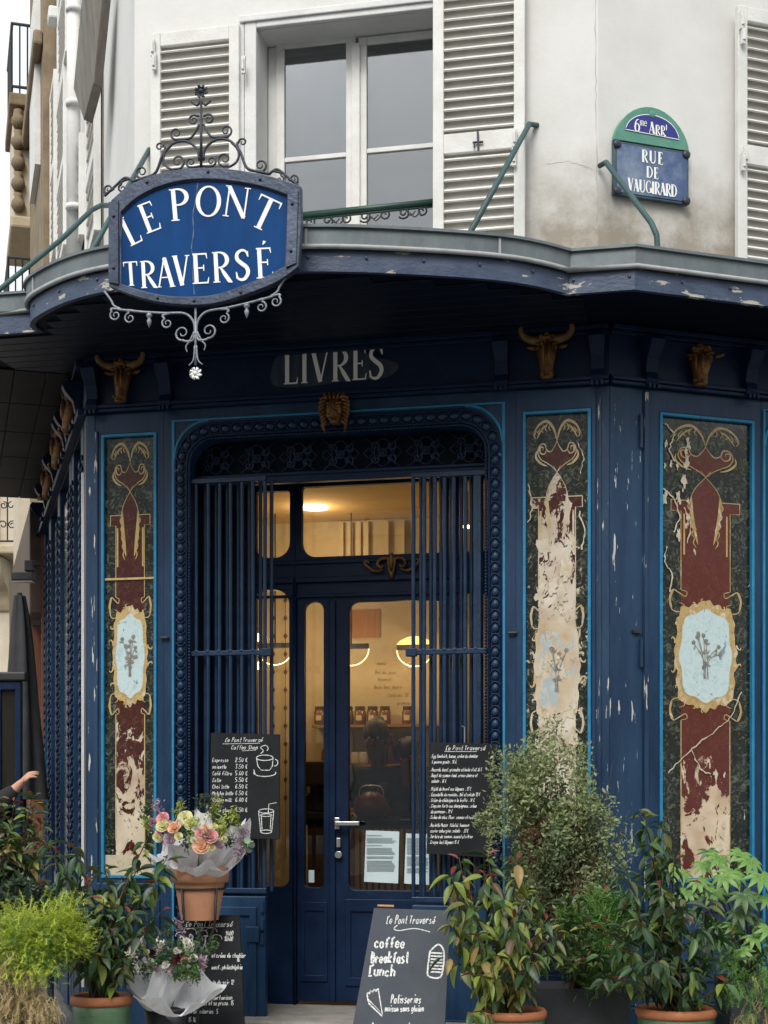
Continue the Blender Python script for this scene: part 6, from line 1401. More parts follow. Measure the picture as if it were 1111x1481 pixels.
def box_planter(label, px0, px1, ptop_, Y, depth=.35):
    a, b_ = pxw(px0, ptop_, Y), pxw(px1, ptop_, Y); c = Vector(((a.x+b_.x)/2, Y+depth/2, 0)); t = thing('shrub_planter', label, 'planter', c, 0); Mx = WM[t.name]; w = (b_.x-a.x)/2; h = a.z
    pm_ = MB(); pm_.add([(x*w*s_, y*depth/2*s_, z) for z, s_ in ((0, .9), (h, 1)) for x, y in ((-1, -1), (1, -1), (1, 1), (-1, 1))], [(0, 1, 2, 3), (0, 4, 5, 1), (1, 5, 6, 2), (2, 6, 7, 3), (3, 7, 4, 0)])
    po = pm_.build('planter_box', M['planter'], t, Mx, bevel=.012); MB().box(-w+.01, w-.01, -depth/2+.01, depth/2-.01, h-.05, h-.03).build('soil', M['soil'], t, Mx); return t, Vector((c.x, c.y, h-.04))
tb_, bb = box_planter('anthracite planter holding the tall variegated shrub right of the door', 775, 915, 1430, 7.75)
cb = pxw(805, 1215, 7.95)
fine('foliage', tb_, (cb.x, 7.95, cb.z+.02), (.27, .22, .47), 11500, .030, M['bush'], 1)
fine('foliage', tb_, (cb.x+.03, 7.97, cb.z-.08), (.27, .2, .42), 8000, .028, M['bush2'], 2)
fine('foliage', tb_, (cb.x, 7.95, cb.z-.12), (.20, .16, .26), 2400, .024, M['bushr'], 3)
for q_, sd in (((760, 1120, 7.9), 14), ((800, 1085, 7.9), 15), ((835, 1110, 7.9), 16), ((780, 1095, 7.9), 17), ((730, 1120, 7.9), 18), ((735, 1160, 7.9), 4), ((712, 1195, 7.85), 5), ((870, 1190, 7.9), 6), ((890, 1230, 7.9), 7)):
    v_ = pxw(*q_); fine('foliage', tb_, tuple(v_), (.09, .09, .17), 480, .024, M['bush'], sd)
twigs(tb_, bb, tuple(cb), (.30, .2, .42), 46, 5)
cf = pxw(865, 1350, 7.6); fine('foliage', tb_, (cf.x, 7.62, cf.z), (.21, .14, .26), 8500, .045, M['fernd'], 9, w=.12)
cf = pxw(860, 1365, 7.6); fine('foliage', tb_, (cf.x, 7.6, cf.z), (.20, .12, .16), 1500, .034, M['bush2'], 12, w=.4)
leafy(tb_, bb, pts_px([(840, 1290, 7.5), (820, 1350, 7.45), (868, 1320, 7.5), (850, 1390, 7.4), (880, 1290, 7.6), (800, 1320, 7.6), (830, 1400, 7.45), (845, 1340, 7.35), (868, 1380, 7.35), (820, 1300, 7.5), (900, 1340, 7.4), (810, 1385, 7.4), (880, 1410, 7.35)]), 26, (10, 9, 3, 5, 3, .3, 4, .5), .07, 55)
# right planter with fern and fatsia
tf, bf = box_planter('grey planter at the right edge with bright aralia leaves and trailing fern', 1055, 1150, 1420, 7.35)
def palm_leaf():
    b = MB()
    for k in range(8):
        a = radians(-125+k*250/7); L_ = 1.0-.25*abs(k-3.5)/3.5; n = 5; o = len(b.v)
        for i in range(n+1):
            t = i/n; ww = .15*sin(pi*(t*.9+.08))*L_; x, y = t*L_*cos(a), t*L_*sin(a); z = .06*sin(pi*t)-.25*t*t
            nx, ny = -sin(a), cos(a); b.v += [(x+nx*ww, y+ny*ww, z+.03), (x, y, z), (x-nx*ww, y-ny*ww, z+.03)]
        for i in range(n): q = o+3*i; b.f += [(q, q+1, q+4, q+3), (q+1, q+2, q+5, q+4)]
    b.lathe([(0, .02), (.12, .03), (.2, -.01)], (0, 0, 0), 10, cap=False)
    return b
pml = [palm_leaf().mesh('palmate_leaf', M['fatsia'], True), palm_leaf().mesh('palmate_leaf', LEAF[1], True)]
leafy(tf, bf, pts_px([(1060, 1350, 7.4), (1075, 1300, 7.5), (1095, 1340, 7.4), (1050, 1390, 7.35), (1085, 1390, 7.3), (1110, 1370, 7.4), (1035, 1340, 7.6)]), 24, (8, 12, 4, 6, 1, .1, 4, .5), .075, 66)
rr = random.Random(3); st = MB()
for px, py, Y, s in ((1018, 1250, 7.75, .085), (1040, 1240, 7.7, .10), (1060, 1262, 7.55, .11), (1085, 1245, 7.6, .10), (1100, 1268, 7.5, .11), (1075, 1295, 7.4, .11), (1010, 1275, 7.7, .09), (1035, 1290, 7.65, .10), (985, 1262, 7.8, .09), (1000, 1318, 7.6, .09), (1030, 1335, 7.6, .085), (1108, 1300, 7.5, .09), (1062, 1340, 7.5, .08), (1095, 1330, 7.5, .08), (1070, 1320, 7.45, .10), (1048, 1268, 7.5, .10), (1090, 1355, 7.42, .09), (1040, 1360, 7.5, .09), (1072, 1375, 7.4, .08), (995, 1290, 7.7, .09), (1025, 1232, 7.8, .08), (1112, 1345, 7.4, .09), (1072, 1235, 7.65, .09), (1055, 1395, 7.4, .07)):
    p = pxw(px, py, Y); d = Vector((rr.uniform(-.6, .6), -1, rr.uniform(-.2, .5)))
    st.tube(catmull([tuple(bf), tuple(bf.lerp(p, .6)+Vector((0, .03, .06))), tuple(p)], 5), .004, 5)
    # leaf plane tilted towards the street
    z = Vector((rr.uniform(-.4, .4), -.75, .75)).normalized(); x = Vector((rr.uniform(-.5, .5), -.5, -.5)); x = (x-z*x.dot(z)).normalized(); y = z.cross(x)
    Mx = Matrix(((x.x, y.x, z.x, p.x), (x.y, y.y, z.y, p.y), (x.z, y.z, z.z, p.z), (0, 0, 0, 1))) @ Matrix.Scale(s, 4)
    put('palmate_leaf', pml[0 if rr.random() < .75 else 1], tf, Mx)
st.build('stem', M['bark'], tf, None, smooth=True)
def fern(t, cen, rad, n, seed, mm, l=.16, hang=0.0):
    rr = random.Random(seed); b = MB()
    cl_ = []
    for i in range(26):
        a = rr.uniform(0, 6.28); r = rr.random()**.5; cl_.append(Vector((rad[0]*r*cos(a), rad[1]*r*sin(a)*.8, rad[2]*rr.uniform(-1, 1)*sqrt(max(.08, 1-r*r)))))
    for i in range(n):
        c0 = rr.choice(cl_); a = atan2(c0.y, c0.x)+rr.gauss(0, .9); g_ = min(rad)*.28; o = Vector(cen)+c0+Vector((rr.gauss(0, g_), rr.gauss(0, g_), rr.gauss(0, g_)))
        d = Vector((cos(a)*.6+rr.gauss(0, .4), sin(a)*.6-.3+rr.gauss(0, .4), rr.uniform(-.2, .9)-hang)).normalized(); L_ = l*rr.uniform(.5, 1.1); p = o
        sd = d.cross(Vector((0, 0, 1))); sd = sd.normalized() if sd.length > .01 else Vector((1, 0, 0))
        for k in range(5):
            q = p+d*L_/5; w = .0012; b.add([p-sd*w, p+sd*w, q+sd*w, q-sd*w], [(0, 1, 2, 3)])
            for s in (1, -1):
                for j in range(2):
                    e = p.lerp(q, j*.5)+(sd*s*rr.uniform(.5, 1)+d*.7+Vector((rr.gauss(0, .3), rr.gauss(0, .3), rr.gauss(0, .3)))).normalized()*rr.uniform(.010, .022)
                    g0 = p.lerp(q, j*.5); b.add([g0, g0+d*.003, e], [(0, 1, 2)])
            p = q; j_ = .12+.35*(hang > .5); d = (d+Vector((rr.gauss(0, j_), rr.gauss(0, j_), -.10-hang*.3))).normalized()
    return b.build('foliage', mm, t, None, kind='stuff')
c = pxw(1095, 1395, 7.3); fern(tf, (c.x+.05, 7.38, c.z), (.20, .14, .10), 260, 2, M['fernd'], .12, .2); fern(tf, (c.x+.03, 7.25, c.z-.12), (.16, .08, .16), 200, 3, M['fernd'], .13, .9); fern(tf, (c.x+.02, 7.25, c.z-.2), (.14, .06, .16), 90, 4, M['straw'], .12, 1.1)
# lime asparagus fern, far left
base = pxw(45, 1481, 7.3); base.z = 0
lf = thing('asparagus_fern', 'bushy lime green asparagus fern with dry straw-coloured skirt at the lower left', 'potted plant', base, 0); clay_pot(lf, .17, .34, 'planter', False)
c = pxw(48, 1352, 7.3); fern(lf, (c.x+.01, 7.3, c.z+.0), (.20, .14, .19), 1300, 5, M['fern'], .085, -.1); fern(lf, (c.x+.03, 7.26, c.z-.12), (.15, .14, .15), 1000, 6, M['fern'], .075, .25); fern(lf, (c.x, 7.3, c.z-.08), (.16, .14, .14), 900, 65, M['fernd'], .08, .1)
fern(lf, (c.x-.07, 7.20, c.z-.20), (.13, .08, .13), 300, 7, M['straw'], .12, .9); fern(lf, (c.x-.03, 7.18, c.z-.33), (.17, .08, .08), 260, 8, M['straw'], .12, 1.1)
twigs(lf, base+Vector((0, 0, .3)), (c.x, 7.3, c.z), (.16, .12, .14), 20, 7, 'straw', .002)
c = pxw(25, 1310, 7.9); fine('foliage', lf, (c.x, 7.9, c.z), (.22, .10, .12), 1500, .05, LEAF[3], 77, w=.45)
# =================================================================== BOUQUETS
def ruffle(t, cen, r0, r1, h, tilt, seed, m='paper', seg=44, notch=None):
    """crumpled paper cone, opening up"""
    rr = random.Random(seed); b = MB(); n = 7; ph = [rr.uniform(0, 6.28) for _ in range(4)]
    for i in range(n+1):
        s_ = i/n; r = r0+(r1-r0)*s_**.8
        for k in range(seg):
            a = 2*pi*k/seg; wv_ = (.10*sin(3*a+ph[0])+.07*sin(7*a+ph[1])+.05*sin(11*a+ph[2]))*s_+(rr.uniform(-.03, .03))
            hz = h*s_*(1+.25*sin(4*a+ph[3])*s_+.12*sin(9*a+ph[1])*s_)
            b.v.append((r*(1+wv_)*cos(a), r*(1+wv_)*sin(a)*.85, hz))
    b.f = [(i*seg+k, i*seg+(k+1) % seg, (i+1)*seg+(k+1) % seg, (i+1)*seg+k) for i in range(n) for k in range(seg)]
    Mx = Matrix.Translation(cen) @ Euler(tilt).to_matrix().to_4x4()
    return b.build('wrapping_paper', M[m], t, Mx, smooth=False)
def rose(t, p, d, r, m, name='rose'):
    b = MB(); 
    jr = random.Random(int(abs(p.x*9173)+r*1e4))
    for ring, (rr_, h, n, tw) in enumerate(((.25, .9, 3, 0), (.5, .8, 5, .5), (.78, .55, 6, .2), (1.0, .30, 7, .9))):
        for k in range(n):
            a = 2*pi*k/n+tw+jr.uniform(-.15, .15); da = pi/n*1.2; o = len(b.v); h_ = h*jr.uniform(.75, 1.25)
            for j in range(4):
                aj = a-da+2*da*j/3; bulge = 1+.12*(j in (1, 2)); b.v += [(r*rr_*.45*cos(aj), r*rr_*.45*sin(aj), 0), (r*rr_*.95*bulge*cos(aj), r*rr_*.95*bulge*sin(aj), r*h_*.65), (r*rr_*1.18*cos(aj), r*rr_*1.18*sin(aj), r*h_*(1.0 if j in (1, 2) else .7))]
            for j in range(3): q = o+3*j; b.f += [(q, q+3, q+4, q+1), (q+1, q+4, q+5, q+2)]
    z = Vector(d).normalized(); x = z.orthogonal().normalized(); y = z.cross(x)
    Mx = Matrix(((x.x, y.x, z.x, p.x), (x.y, y.y, z.y, p.y), (x.z, y.z, z.z, p.z), (0, 0, 0, 1))); b.build(name, FL[m], t, Mx, smooth=False)
def sprig(t, p, d, L_, m, n=26, name='filler_sprig', seed=0, s=.020):
    rr = random.Random(seed); b = MB(); d = Vector(d).normalized(); b.tube([p-d*L_*.6, p, p+d*L_], [.002, .0018, .001], 4)
    for i in range(n):
        q = p+d*L_*rr.uniform(.0, 1)+Vector((rr.gauss(0, .012), rr.gauss(0, .012), rr.gauss(0, .012))); e = Vector((rr.gauss(0, 1), rr.gauss(0, 1), rr.gauss(0, 1)))*s*.6+d*s*.3; a = e.cross(d); a = a.normalized()*s*.28 if a.length > 1e-5 else Vector((s, 0, 0))
        b.add([q, q+e*.5+a, q+e, q+e*.5-a], [(0, 1, 2, 3)])
    b.build(name, m, t, None)
# terracotta pot in its stand
pp_ = pxw(289, 1330, 8.0); pz_ = pp_.z; R0 = .148
tpot = thing('terracotta_pot', 'plain terracotta pot holding the upper bouquet on a black stand', 'flower pot', Vector((pp_.x, 8.0, pz_)), 0)
MB().lathe([(0, 0), (.098, 0), (.132, .195), (.141, .197), (.150, .27), (.140, .275), (.132, .22), (0, .20)], (0, 0, 0), 40, cap=False).build('pot_body', M['terra'], tpot, WM[tpot.name], smooth=False)
MB().lathe([(.133, .196), (.151, .198), (.154, .245), (.153, .272), (.144, .278), (.140, .27)], (0, 0, 0), 40, cap=False).build('rim', M['terra'], tpot, WM[tpot.name], smooth=True)
stn = thing('plant_stand', 'black metal tripod stand carrying the terracotta pot', 'plant stand', Vector((pp_.x, 8.0, 0)), 0)
rg = MB(); rg.tube([(pp_.x+.133*cos(a), 8.0+.133*sin(a), pz_+.165) for a in [i*pi/16 for i in range(33)]], .006, 6); rg.build('ring', M['black'], stn, None, smooth=True)
for a in (-2.2, -.75, 1.6):
    lg_ = MB(); lg_.tube([(pp_.x+.135*cos(a), 8.0+.135*sin(a), pz_+.17), (pp_.x+.118*cos(a), 8.0+.118*sin(a), pz_-.03), (pp_.x+.02*cos(a), 8+.02*sin(a), pz_-.22), (pp_.x-.22*cos(a), 8-.22*sin(a), .0)], .007, 6); lg_.build('leg', M['black'], stn, None, smooth=True)
def bouquet(label, base, items, sprigs, papers, seed, name='bouquet'):
    t = thing(name, label, 'bouquet', base, 0)
    for p in papers: ruffle(t, *p)
    rr = random.Random(seed)
    for (px, py, Y, r, m) in items:
        p = pxw(px, py, Y-.03); rose(t, p, (rr.uniform(-.4, .4), -.9, rr.uniform(.3, .8)), r*1.25, m)
    for i, (px, py, Y, L_, m) in enumerate(sprigs):
        p = pxw(px, py, Y); sprig(t, p+Vector((0, -.02, 0)), (rr.uniform(-.6, .6), rr.uniform(-.6, .1), 1), L_*1.15, m, 80, seed=seed*100+i)
    st_ = MB()
    for i in range(8): st_.tube([(base.x+rr.uniform(-.02, .02), base.y, base.z), (base.x+rr.uniform(-.08, .08), base.y+rr.uniform(-.05, .05), base.z+.2)], .003, 5)
    st_.build('stem', LEAF[1], t, None); return t
bb0 = Vector((pp_.x, 8.0, pz_+.205)); g1, g2, g3 = LEAF[1], LEAF[3], FL['lime']
bqt = bouquet('mixed pink, peach and yellow bouquet in white paper in the terracotta pot', bb0,
  [(236, 1195, 7.85, .026, 'yellow'), (268, 1183, 7.9, .028, 'yellow'), (275, 1192, 7.87, .024, 'yellow'), (253, 1198, 7.82, .026, 'peach'), (236, 1184, 7.88, .024, 'pink'), (228, 1212, 7.86, .020, 'yellow'), (303, 1210, 7.80, .030, 'pink'), (291, 1224, 7.79, .032, 'peach'), (290, 1206, 7.82, .020, 'pink'), (246, 1216, 7.82, .022, 'mauve'), (318, 1223, 7.82, .016, 'mauve'), (221, 1190, 7.9, .018, 'mauve'), (260, 1190, 7.84, .016, 'white'), (245, 1192, 7.86, .014, 'pink'), (283, 1200, 7.84, .015, 'white'), (310, 1196, 7.86, .014, 'yellow'), (297, 1197, 7.84, .014, 'peach'), (325, 1214, 7.84, .014, 'yellow'), (258, 1210, 7.8, .016, 'yellow'), (230, 1203, 7.86, .014, 'pink'), (280, 1216, 7.79, .013, 'white'), (306, 1226, 7.8, .014, 'yellow')],
  [(215, 1200, 7.9, .05, FL['lime']), (230, 1178, 7.95, .06, FL['mauve']), (245, 1205, 7.85, .05, FL['mauve']), (240, 1222, 7.84, .05, FL['mauve']), (255, 1180, 7.95, .06, g3), (280, 1205, 7.85, .06, g3), (300, 1185, 7.95, .09, g3), (308, 1180, 7.97, .08, g3), (318, 1200, 7.9, .06, g3), (335, 1190, 7.95, .07, g3), (345, 1195, 7.95, .06, g3), (310, 1222, 7.82, .04, g3), (282, 1225, 7.8, .04, g3), (325, 1208, 7.85, .05, g3), (272, 1228, 7.8, .05, g2), (330, 1222, 7.84, .04, g2), (290, 1170, 8.0, .06, g2), (300, 1165, 8.0, .05, g2), (350, 1215, 8.0, .05, FL['mauve']), (210, 1185, 7.95, .06, g1), (262, 1208, 7.84, .04, g1), (298, 1218, 7.80, .04, g1), (318, 1190, 7.95, .06, g1), (345, 1240, 7.95, .05, FL['mauve']), (352, 1228, 7.95, .05, FL['mauve'])],
  [(bb0+Vector((.02, -.02, .03)), .09, .185, .13, (.45, .12, 0), 4), (bb0+Vector((.05, .03, .04)), .05, .16, .25, (-.05, .28, .3), 9), (bb0+Vector((-.07, .0, .04)), .05, .14, .16, (.25, -.4, 0), 12)], 3)
for k, (px, py) in enumerate(((358, 1216), (364, 1222), (360, 1229), (353, 1222))):
    b = MB().lathe([(0, 0), (.018, .001), (.019, -.001)], (0, 0, 0), 12, cap=False); b.build('eucalyptus_leaf', LEAF[3] if k else leafmat('pale_eucalyptus', (.22, .36, .18), (.30, .44, .24)), bqt, Matrix.Translation(pxw(px, py, 7.9)) @ Euler((1.3, .3*k, .2)).to_matrix().to_4x4())
# lower bouquet
lb = pxw(240, 1458, 7.75); bk = thing('flower_bucket', 'black bucket under the lower bouquet', 'bucket', Vector((lb.x, 7.75, 0)), 0)
MB().lathe([(0, 0), (.085, 0), (.108, lb.z), (.098, lb.z), (.08, .02), (0, .02)], (0, 0, 0), 30, cap=False).build('bucket_body', M['bucket'], bk, WM[bk.name], smooth=True)
MB().lathe([(.106, lb.z-.012), (.113, lb.z-.008), (.112, lb.z+.004), (.104, lb.z+.004)], (0, 0, 0), 30, cap=False).build('lip', M['bucket'], bk, WM[bk.name], smooth=True)
b0_ = Vector((lb.x+.015, 7.70, lb.z-.01))
lbq = bouquet('white and burgundy bouquet in crumpled white paper in the black bucket', b0_,
  [(215, 1398, 7.60, .030, 'white'), (188, 1388, 7.65, .016, 'white'), (190, 1380, 7.66, .014, 'white'), (260, 1391, 7.58, .030, 'dark'), (268, 1392, 7.56, .018, 'pink'), (251, 1404, 7.56, .020, 'mauve'), (273, 1409, 7.55, .016, 'yellow'), (222, 1380, 7.68, .018, 'dark'), (274, 1371, 7.66, .022, 'white'), (270, 1362, 7.7, .014, 'white'), (205, 1395, 7.62, .014, 'white'), (286, 1398, 7.6, .012, 'mauve'), (240, 1396, 7.56, .016, 'white'), (228, 1402, 7.56, .014, 'mauve'), (198, 1402, 7.58, .014, 'white'), (256, 1376, 7.6, .014, 'white'), (280, 1386, 7.58, .015, 'white'), (212, 1378, 7.62, .012, 'white')],
  [(195, 1400, 7.62, .05, g2), (205, 1385, 7.68, .06, g2), (225, 1372, 7.72, .07, g1), (240, 1365, 7.75, .08, g1), (255, 1372, 7.7, .06, g2), (282, 1385, 7.66, .07, g1), (295, 1390, 7.64, .06, g2), (300, 1380, 7.68, .07, g1), (262, 1410, 7.55, .04, g1), (270, 1415, 7.54, .04, g1), (280, 1412, 7.56, .04, g1), (288, 1408, 7.57, .05, g1), (255, 1415, 7.55, .04, g1), (200, 1372, 7.7, .05, FL['white']), (290, 1365, 7.72, .07, g2), (215, 1408, 7.6, .04, g2), (245, 1355, 7.8, .06, g2), (265, 1350, 7.8, .06, FL['mauve']), (190, 1410, 7.62, .04, g2), (292, 1400, 7.6, .04, FL['mauve']), (230, 1392, 7.58, .05, g1), (238, 1400, 7.56, .05, g2), (245, 1392, 7.57, .05, g1), (210, 1412, 7.56, .05, g2), (222, 1405, 7.56, .05, g1), (278, 1400, 7.54, .05, g1), (285, 1418, 7.54, .05, g1), (266, 1400, 7.53, .05, g1), (232, 1380, 7.6, .06, FL['white']), (250, 1380, 7.6, .06, g2), (268, 1380, 7.6, .06, g1), (196, 1390, 7.58, .05, FL['white'])],
  [(b0_+Vector((.03, -.02, .0)), .06, .235, .15, (.40, .10, 0), 21), (b0_+Vector((-.04, .02, .0)), .05, .17, .22, (.15, -.25, .5), 25)], 6)
# =================================================================== SIDE STREET
nb_ = thing('neighbour_shop', 'grey and brown neighbouring shopfront down the side street', 'shopfront', L.W(-6, 0, 0), L.a)
MB().box(-8.4, LL_-.05, .02, .4, 0, 3.75).build('wall', mat('grey_render', (.30, .29, .27), .85, (.20, .19, .17), 3, .4, 30), nb_, L)
MB().box(-8.4, LL_-.05, -.12, .019, 3.0, 3.9).build('brown_fascia', mat('dark_brown_board', (.045, .025, .015), .5, (.08, .05, .03), 5, .2, 30), nb_, L, bevel=.01)
for k in range(3): MB().box(-4.6-k*1.3, -4.45-k*1.3, -.10, .018, .0, 2.95).build('wooden_pilaster', M['woodb'], nb_, L, bevel=.006)
for k in range(3): MB().box(-5.7-k*1.3, -4.65-k*1.3, .006, .015, .7, 2.8).build('shop_pane', M['glass'], nb_, L)
wlp = pxw(36, 832, 12.4); wl = thing('wall_lamp', 'black floodlight on a bracket above the side-street shop', 'wall lamp', wlp, 0); Mx = WM[wl.name]
MB().box(-.10, .08, -.06, .06, -.05, .02).build('lamp_head', M['black'], wl, Mx, bevel=.01); MB().box(.0, .08, -.03, .03, .03, .12).build('gear_box', M['black'], wl, Mx, bevel=.01); MB().tube([(.04, 0, .05), (.12, .0, .09), (.16, .05, .09)], .012, 6).build('bracket', M['black'], wl, Mx); MB().box(-.09, .07, -.05, .05, -.058, -.051).build('lens', M['cup'], wl, Mx)
pb = pxw(34, 1172, 11.2); pr = thing('folded_parasol', 'folded dark parasol beside the brown wooden post', 'parasol', Vector((pb.x, 11.2, 0)), 0); Mx = WM[pr.name]
MB().tube([(.03, 0, 0), (-.03, 0, 2.95)], .02, 8).build('pole', M['black'], pr, Mx)
rr = random.Random(2); cv = MB(); seg = 20
for i in range(9):
    t = i/8; r = .035+.11*t**.7
    for k in range(seg): a = 2*pi*k/seg; q = r*(1+.28*sin(5*a+i*.2)); cv.v.append((-.03+.03*t+q*cos(a), q*sin(a), 2.93-1.5*t))
cv.f = [(i*seg+k, i*seg+(k+1) % seg, (i+1)*seg+(k+1) % seg, (i+1)*seg+k) for i in range(8) for k in range(seg)]
cv.build('canopy', mat('dark_canvas', (.03, .032, .035), .9, (.05, .05, .055), 6, .4, 20), pr, Mx, smooth=True)
dc = pxw(14, 1240, 10.2); ds = thing('menu_display_case', 'tall dark glazed display case at the left edge', 'display case', Vector((dc.x, 10.2, 0)), 0); Mx = WM[ds.name]; hz = pxw(14, 985, 10.2).z
holed(-.10, .075, .05, hz, -.06, .035, .5, hz-.06, 0, .06).build('case_frame', M['navy_dark'], ds, Mx, bevel=.006) ; MB().box(-.06, .035, .02, .025, .5, hz-.06).build('pane', M['glass'], ds, Mx); MB().box(-.06, .035, .045, .055, .5, hz-.06).build('case_back', M['soffg'], ds, Mx); MB().box(-.14, .11, -.02, .08, hz+.001, hz+.06).build('case_cap', M['black'], ds, Mx, bevel=.01)
# pale building with balcony, seen under the canopy
Yb = 24.0; x1 = pxw(40, 0, Yb).x; bb_ = thing('balcony_building', 'pale stone building with an iron balcony glimpsed beneath the canopy at the left', 'building', Vector((x1-4, Yb+3, 0)), 0)
wz_ = lambda py: pxw(0, py, Yb).z
mbw = MB(); mbw.box(x1-9, x1, Yb, Yb+8, 0, 9.3); mbw.build('wall', M['beigel'], bb_, None)
zb2 = wz_(812); MB().box(x1-4, x1+.06, Yb-.75, Yb-.001, zb2, zb2+.14).build('balcony_slab', M['beige'], bb_, None, bevel=.03)
for k in range(3):
    cb_ = MB(); xk = x1-.42-k*1.7; cb_.prism(catmull([(0, 0), (0, -.75), (-.10, -.70), (-.18, -.5), (-.40, -.38), (-.55, -.20), (-.62, -.02)], 3), -.16, .16)
    cb_.build('console', M['beige'], bb_, Matrix.Translation((xk, Yb-.001, zb2-.002)) @ Matrix.Rotation(radians(90), 4, 'Z'), bevel=.02)
br = MB(); br.tube([(x1-4, Yb-.68, zb2+.95), (x1, Yb-.68, zb2+.95)], .022, 6); br.tube([(x1-4, Yb-.68, zb2+.2), (x1, Yb-.68, zb2+.2)], .016, 6); bro = br.build('balcony_rail', M['black'], bb_, None)
bal = MB(); bal.tube([(0, 0, .2), (0, 0, .95)], .012, 5)
for s in (1, -1): bal.tube([(x, 0, z) for x, z in spiral(s*.07, .45, .07, .02, 180 if s < 0 else 0, 360*s+180, 14)], .010, 5); bal.tube([(x, 0, z) for x, z in spiral(s*.06, .75, .06, .02, 90, 360*s, 12)], .010, 5)
bm2 = bal.mesh('baluster', M['black'])
for k in range(12): put('baluster', bm2, bro, TM((x1-.15-k*.31, Yb-.68, zb2)))
for zz0, zz1 in ((zb2+.2, zb2+2.3), (.6, 2.9)):
    for k in range(3): 
        xk = x1-.95-k*1.7; wo_ = holed(xk-.5, xk+.5, zz0, zz1, xk-.4, xk+.4, zz0+.05, zz1-.1, Yb-.06, Yb-.002).build('window', M['beige'], bb_, None); MB().box(xk-.4, xk+.4, Yb-.03, Yb-.01, zz0+.05, zz1-.1).build('pane', M['dim'], wo_, None); MB().box(xk-.03, xk+.03, Yb-.05, Yb-.031, zz0+.05, zz1-.1).build('mullion', M['wallw'], wo_, None)
# weathered limestone building along the street, above
b2_ = thing('limestone_building', 'tall weathered brown limestone building with a railed stone bay at the upper left', 'building', L.W(-8, -3, 0), L.a)
n2 = -.17; MB().box(-9.7, -7.05, -n2, 5, 0, 24).build('wall', M['beiged'], b2_, L)
MB().box(-10.9, -9.7, -.02, 3, 8.45, 9.75).build('stone_bay', M['beigel'], b2_, L, bevel=.02)
MB().box(-11.0, -9.6, -.075, 3, 9.751, 9.90).build('bay_cornice', M['beiged'], b2_, L, bevel=.02)
MB().box(-11.0, -9.62, -.06, 3, 8.30, 8.449).build('bay_base', M['beige'], b2_, L, bevel=.03)
for k in range(5): MB().lathe([(0, -.12), (.05, -.115), (.085, -.06), (.075, 0), (.04, .05), (.055, .09), (0, .12)], (0, 0, 0), 12, cap=False).build('scroll_boss', M['beiged'], b2_, L.M @ TM((-9.66, .03, 8.62+k*.25), rx=0), smooth=True)
br = MB()
for z in (10.75, 10.0): br.tube([(-10.9, -.04, z), (-9.68, -.04, z), (-9.68, .6, z)], .02, 6)
for k in range(8): br.tube([(-9.68, -.04+k*.09, 9.9), (-9.68, -.04+k*.09, 10.75)], .010, 4); br.tube([(-9.68-k*.17, -.04, 9.9), (-9.68-k*.17, -.04, 10.75)], .010, 4)
br.build('bay_rail', M['black'], b2_, L)
MB().box(-11.0, -9.62, -.10, 3, 6.9, 7.05).build('balcony_slab', M['beige'], b2_, L, bevel=.03)
br = MB()
for z in (7.95, 7.2): br.tube([(-11, -.08, z), (-9.66, -.08, z), (-9.66, .6, z)], .02, 6)
for k in range(9): br.tube([(-9.66, -.08+k*.08, 7.05), (-9.66, -.08+k*.08, 7.95)], .010, 4); br.tube([(-9.66-k*.15, -.08, 7.05), (-9.66-k*.15, -.08, 7.95)], .010, 4)
br.build('balcony_rail', M['black'], b2_, L)
MB().box(-11.0, -9.7, .03, 3, 0, 6.899).build('lower_wall', M['beigel'], b2_, L)
for zc in (8.2, 10.9, 14.0): MB().box(-8.6, -7.5, -n2-.06, -n2-.002, zc, zc+1.9).build('shutter', M['shut'], b2_, L)
for zc in (9.4, 12.9, 16): MB().box(-9.75, -7.06, -n2-.10, -n2-.002, zc-.14, zc+.02).build('string_course', M['beiged'], b2_, L, bevel=.03)
# blue slatted chair
chp = pxw(18, 1240, 9.2); chr_ = thing('slatted_chair', 'tall blue slatted terrace chair behind the lime fern at the left edge', 'chair', Vector((chp.x, 9.2, 0)), radians(-8)); Mx = WM[chr_.name]
cw = .24; zt_ = 1.10
for x, z0_, y_ in ((-cw, 0, 0), (cw, 0, 0)): MB().box(x-.018, x+.018, -.02, .015, 0, zt_).build('back_leg', M['navy_iron'], chr_, Mx, bevel=.004)
for x in (-cw, cw): MB().box(x-.018, x+.018, -.42, -.385, 0, .68).build('front_leg', M['navy_iron'], chr_, Mx, bevel=.004)
for k in range(4): MB().box(-cw+.019, cw-.019, -.018, .0, zt_-.075-k*.085, zt_-.015-k*.085).build('back_slat', M['navy_iron'], chr_, Mx, bevel=.004)
for k in range(6): MB().box(-cw-.02, cw+.02, -.40+k*.065, -.35+k*.065, .681, .70).build('seat_slat', M['navy_iron'], chr_, Mx, bevel=.004)
for z in (.25, .45): MB().box(-cw+.019, cw-.019, -.41, -.395, z, z+.03).build('stretcher', M['navy_iron'], chr_, Mx, bevel=.003)
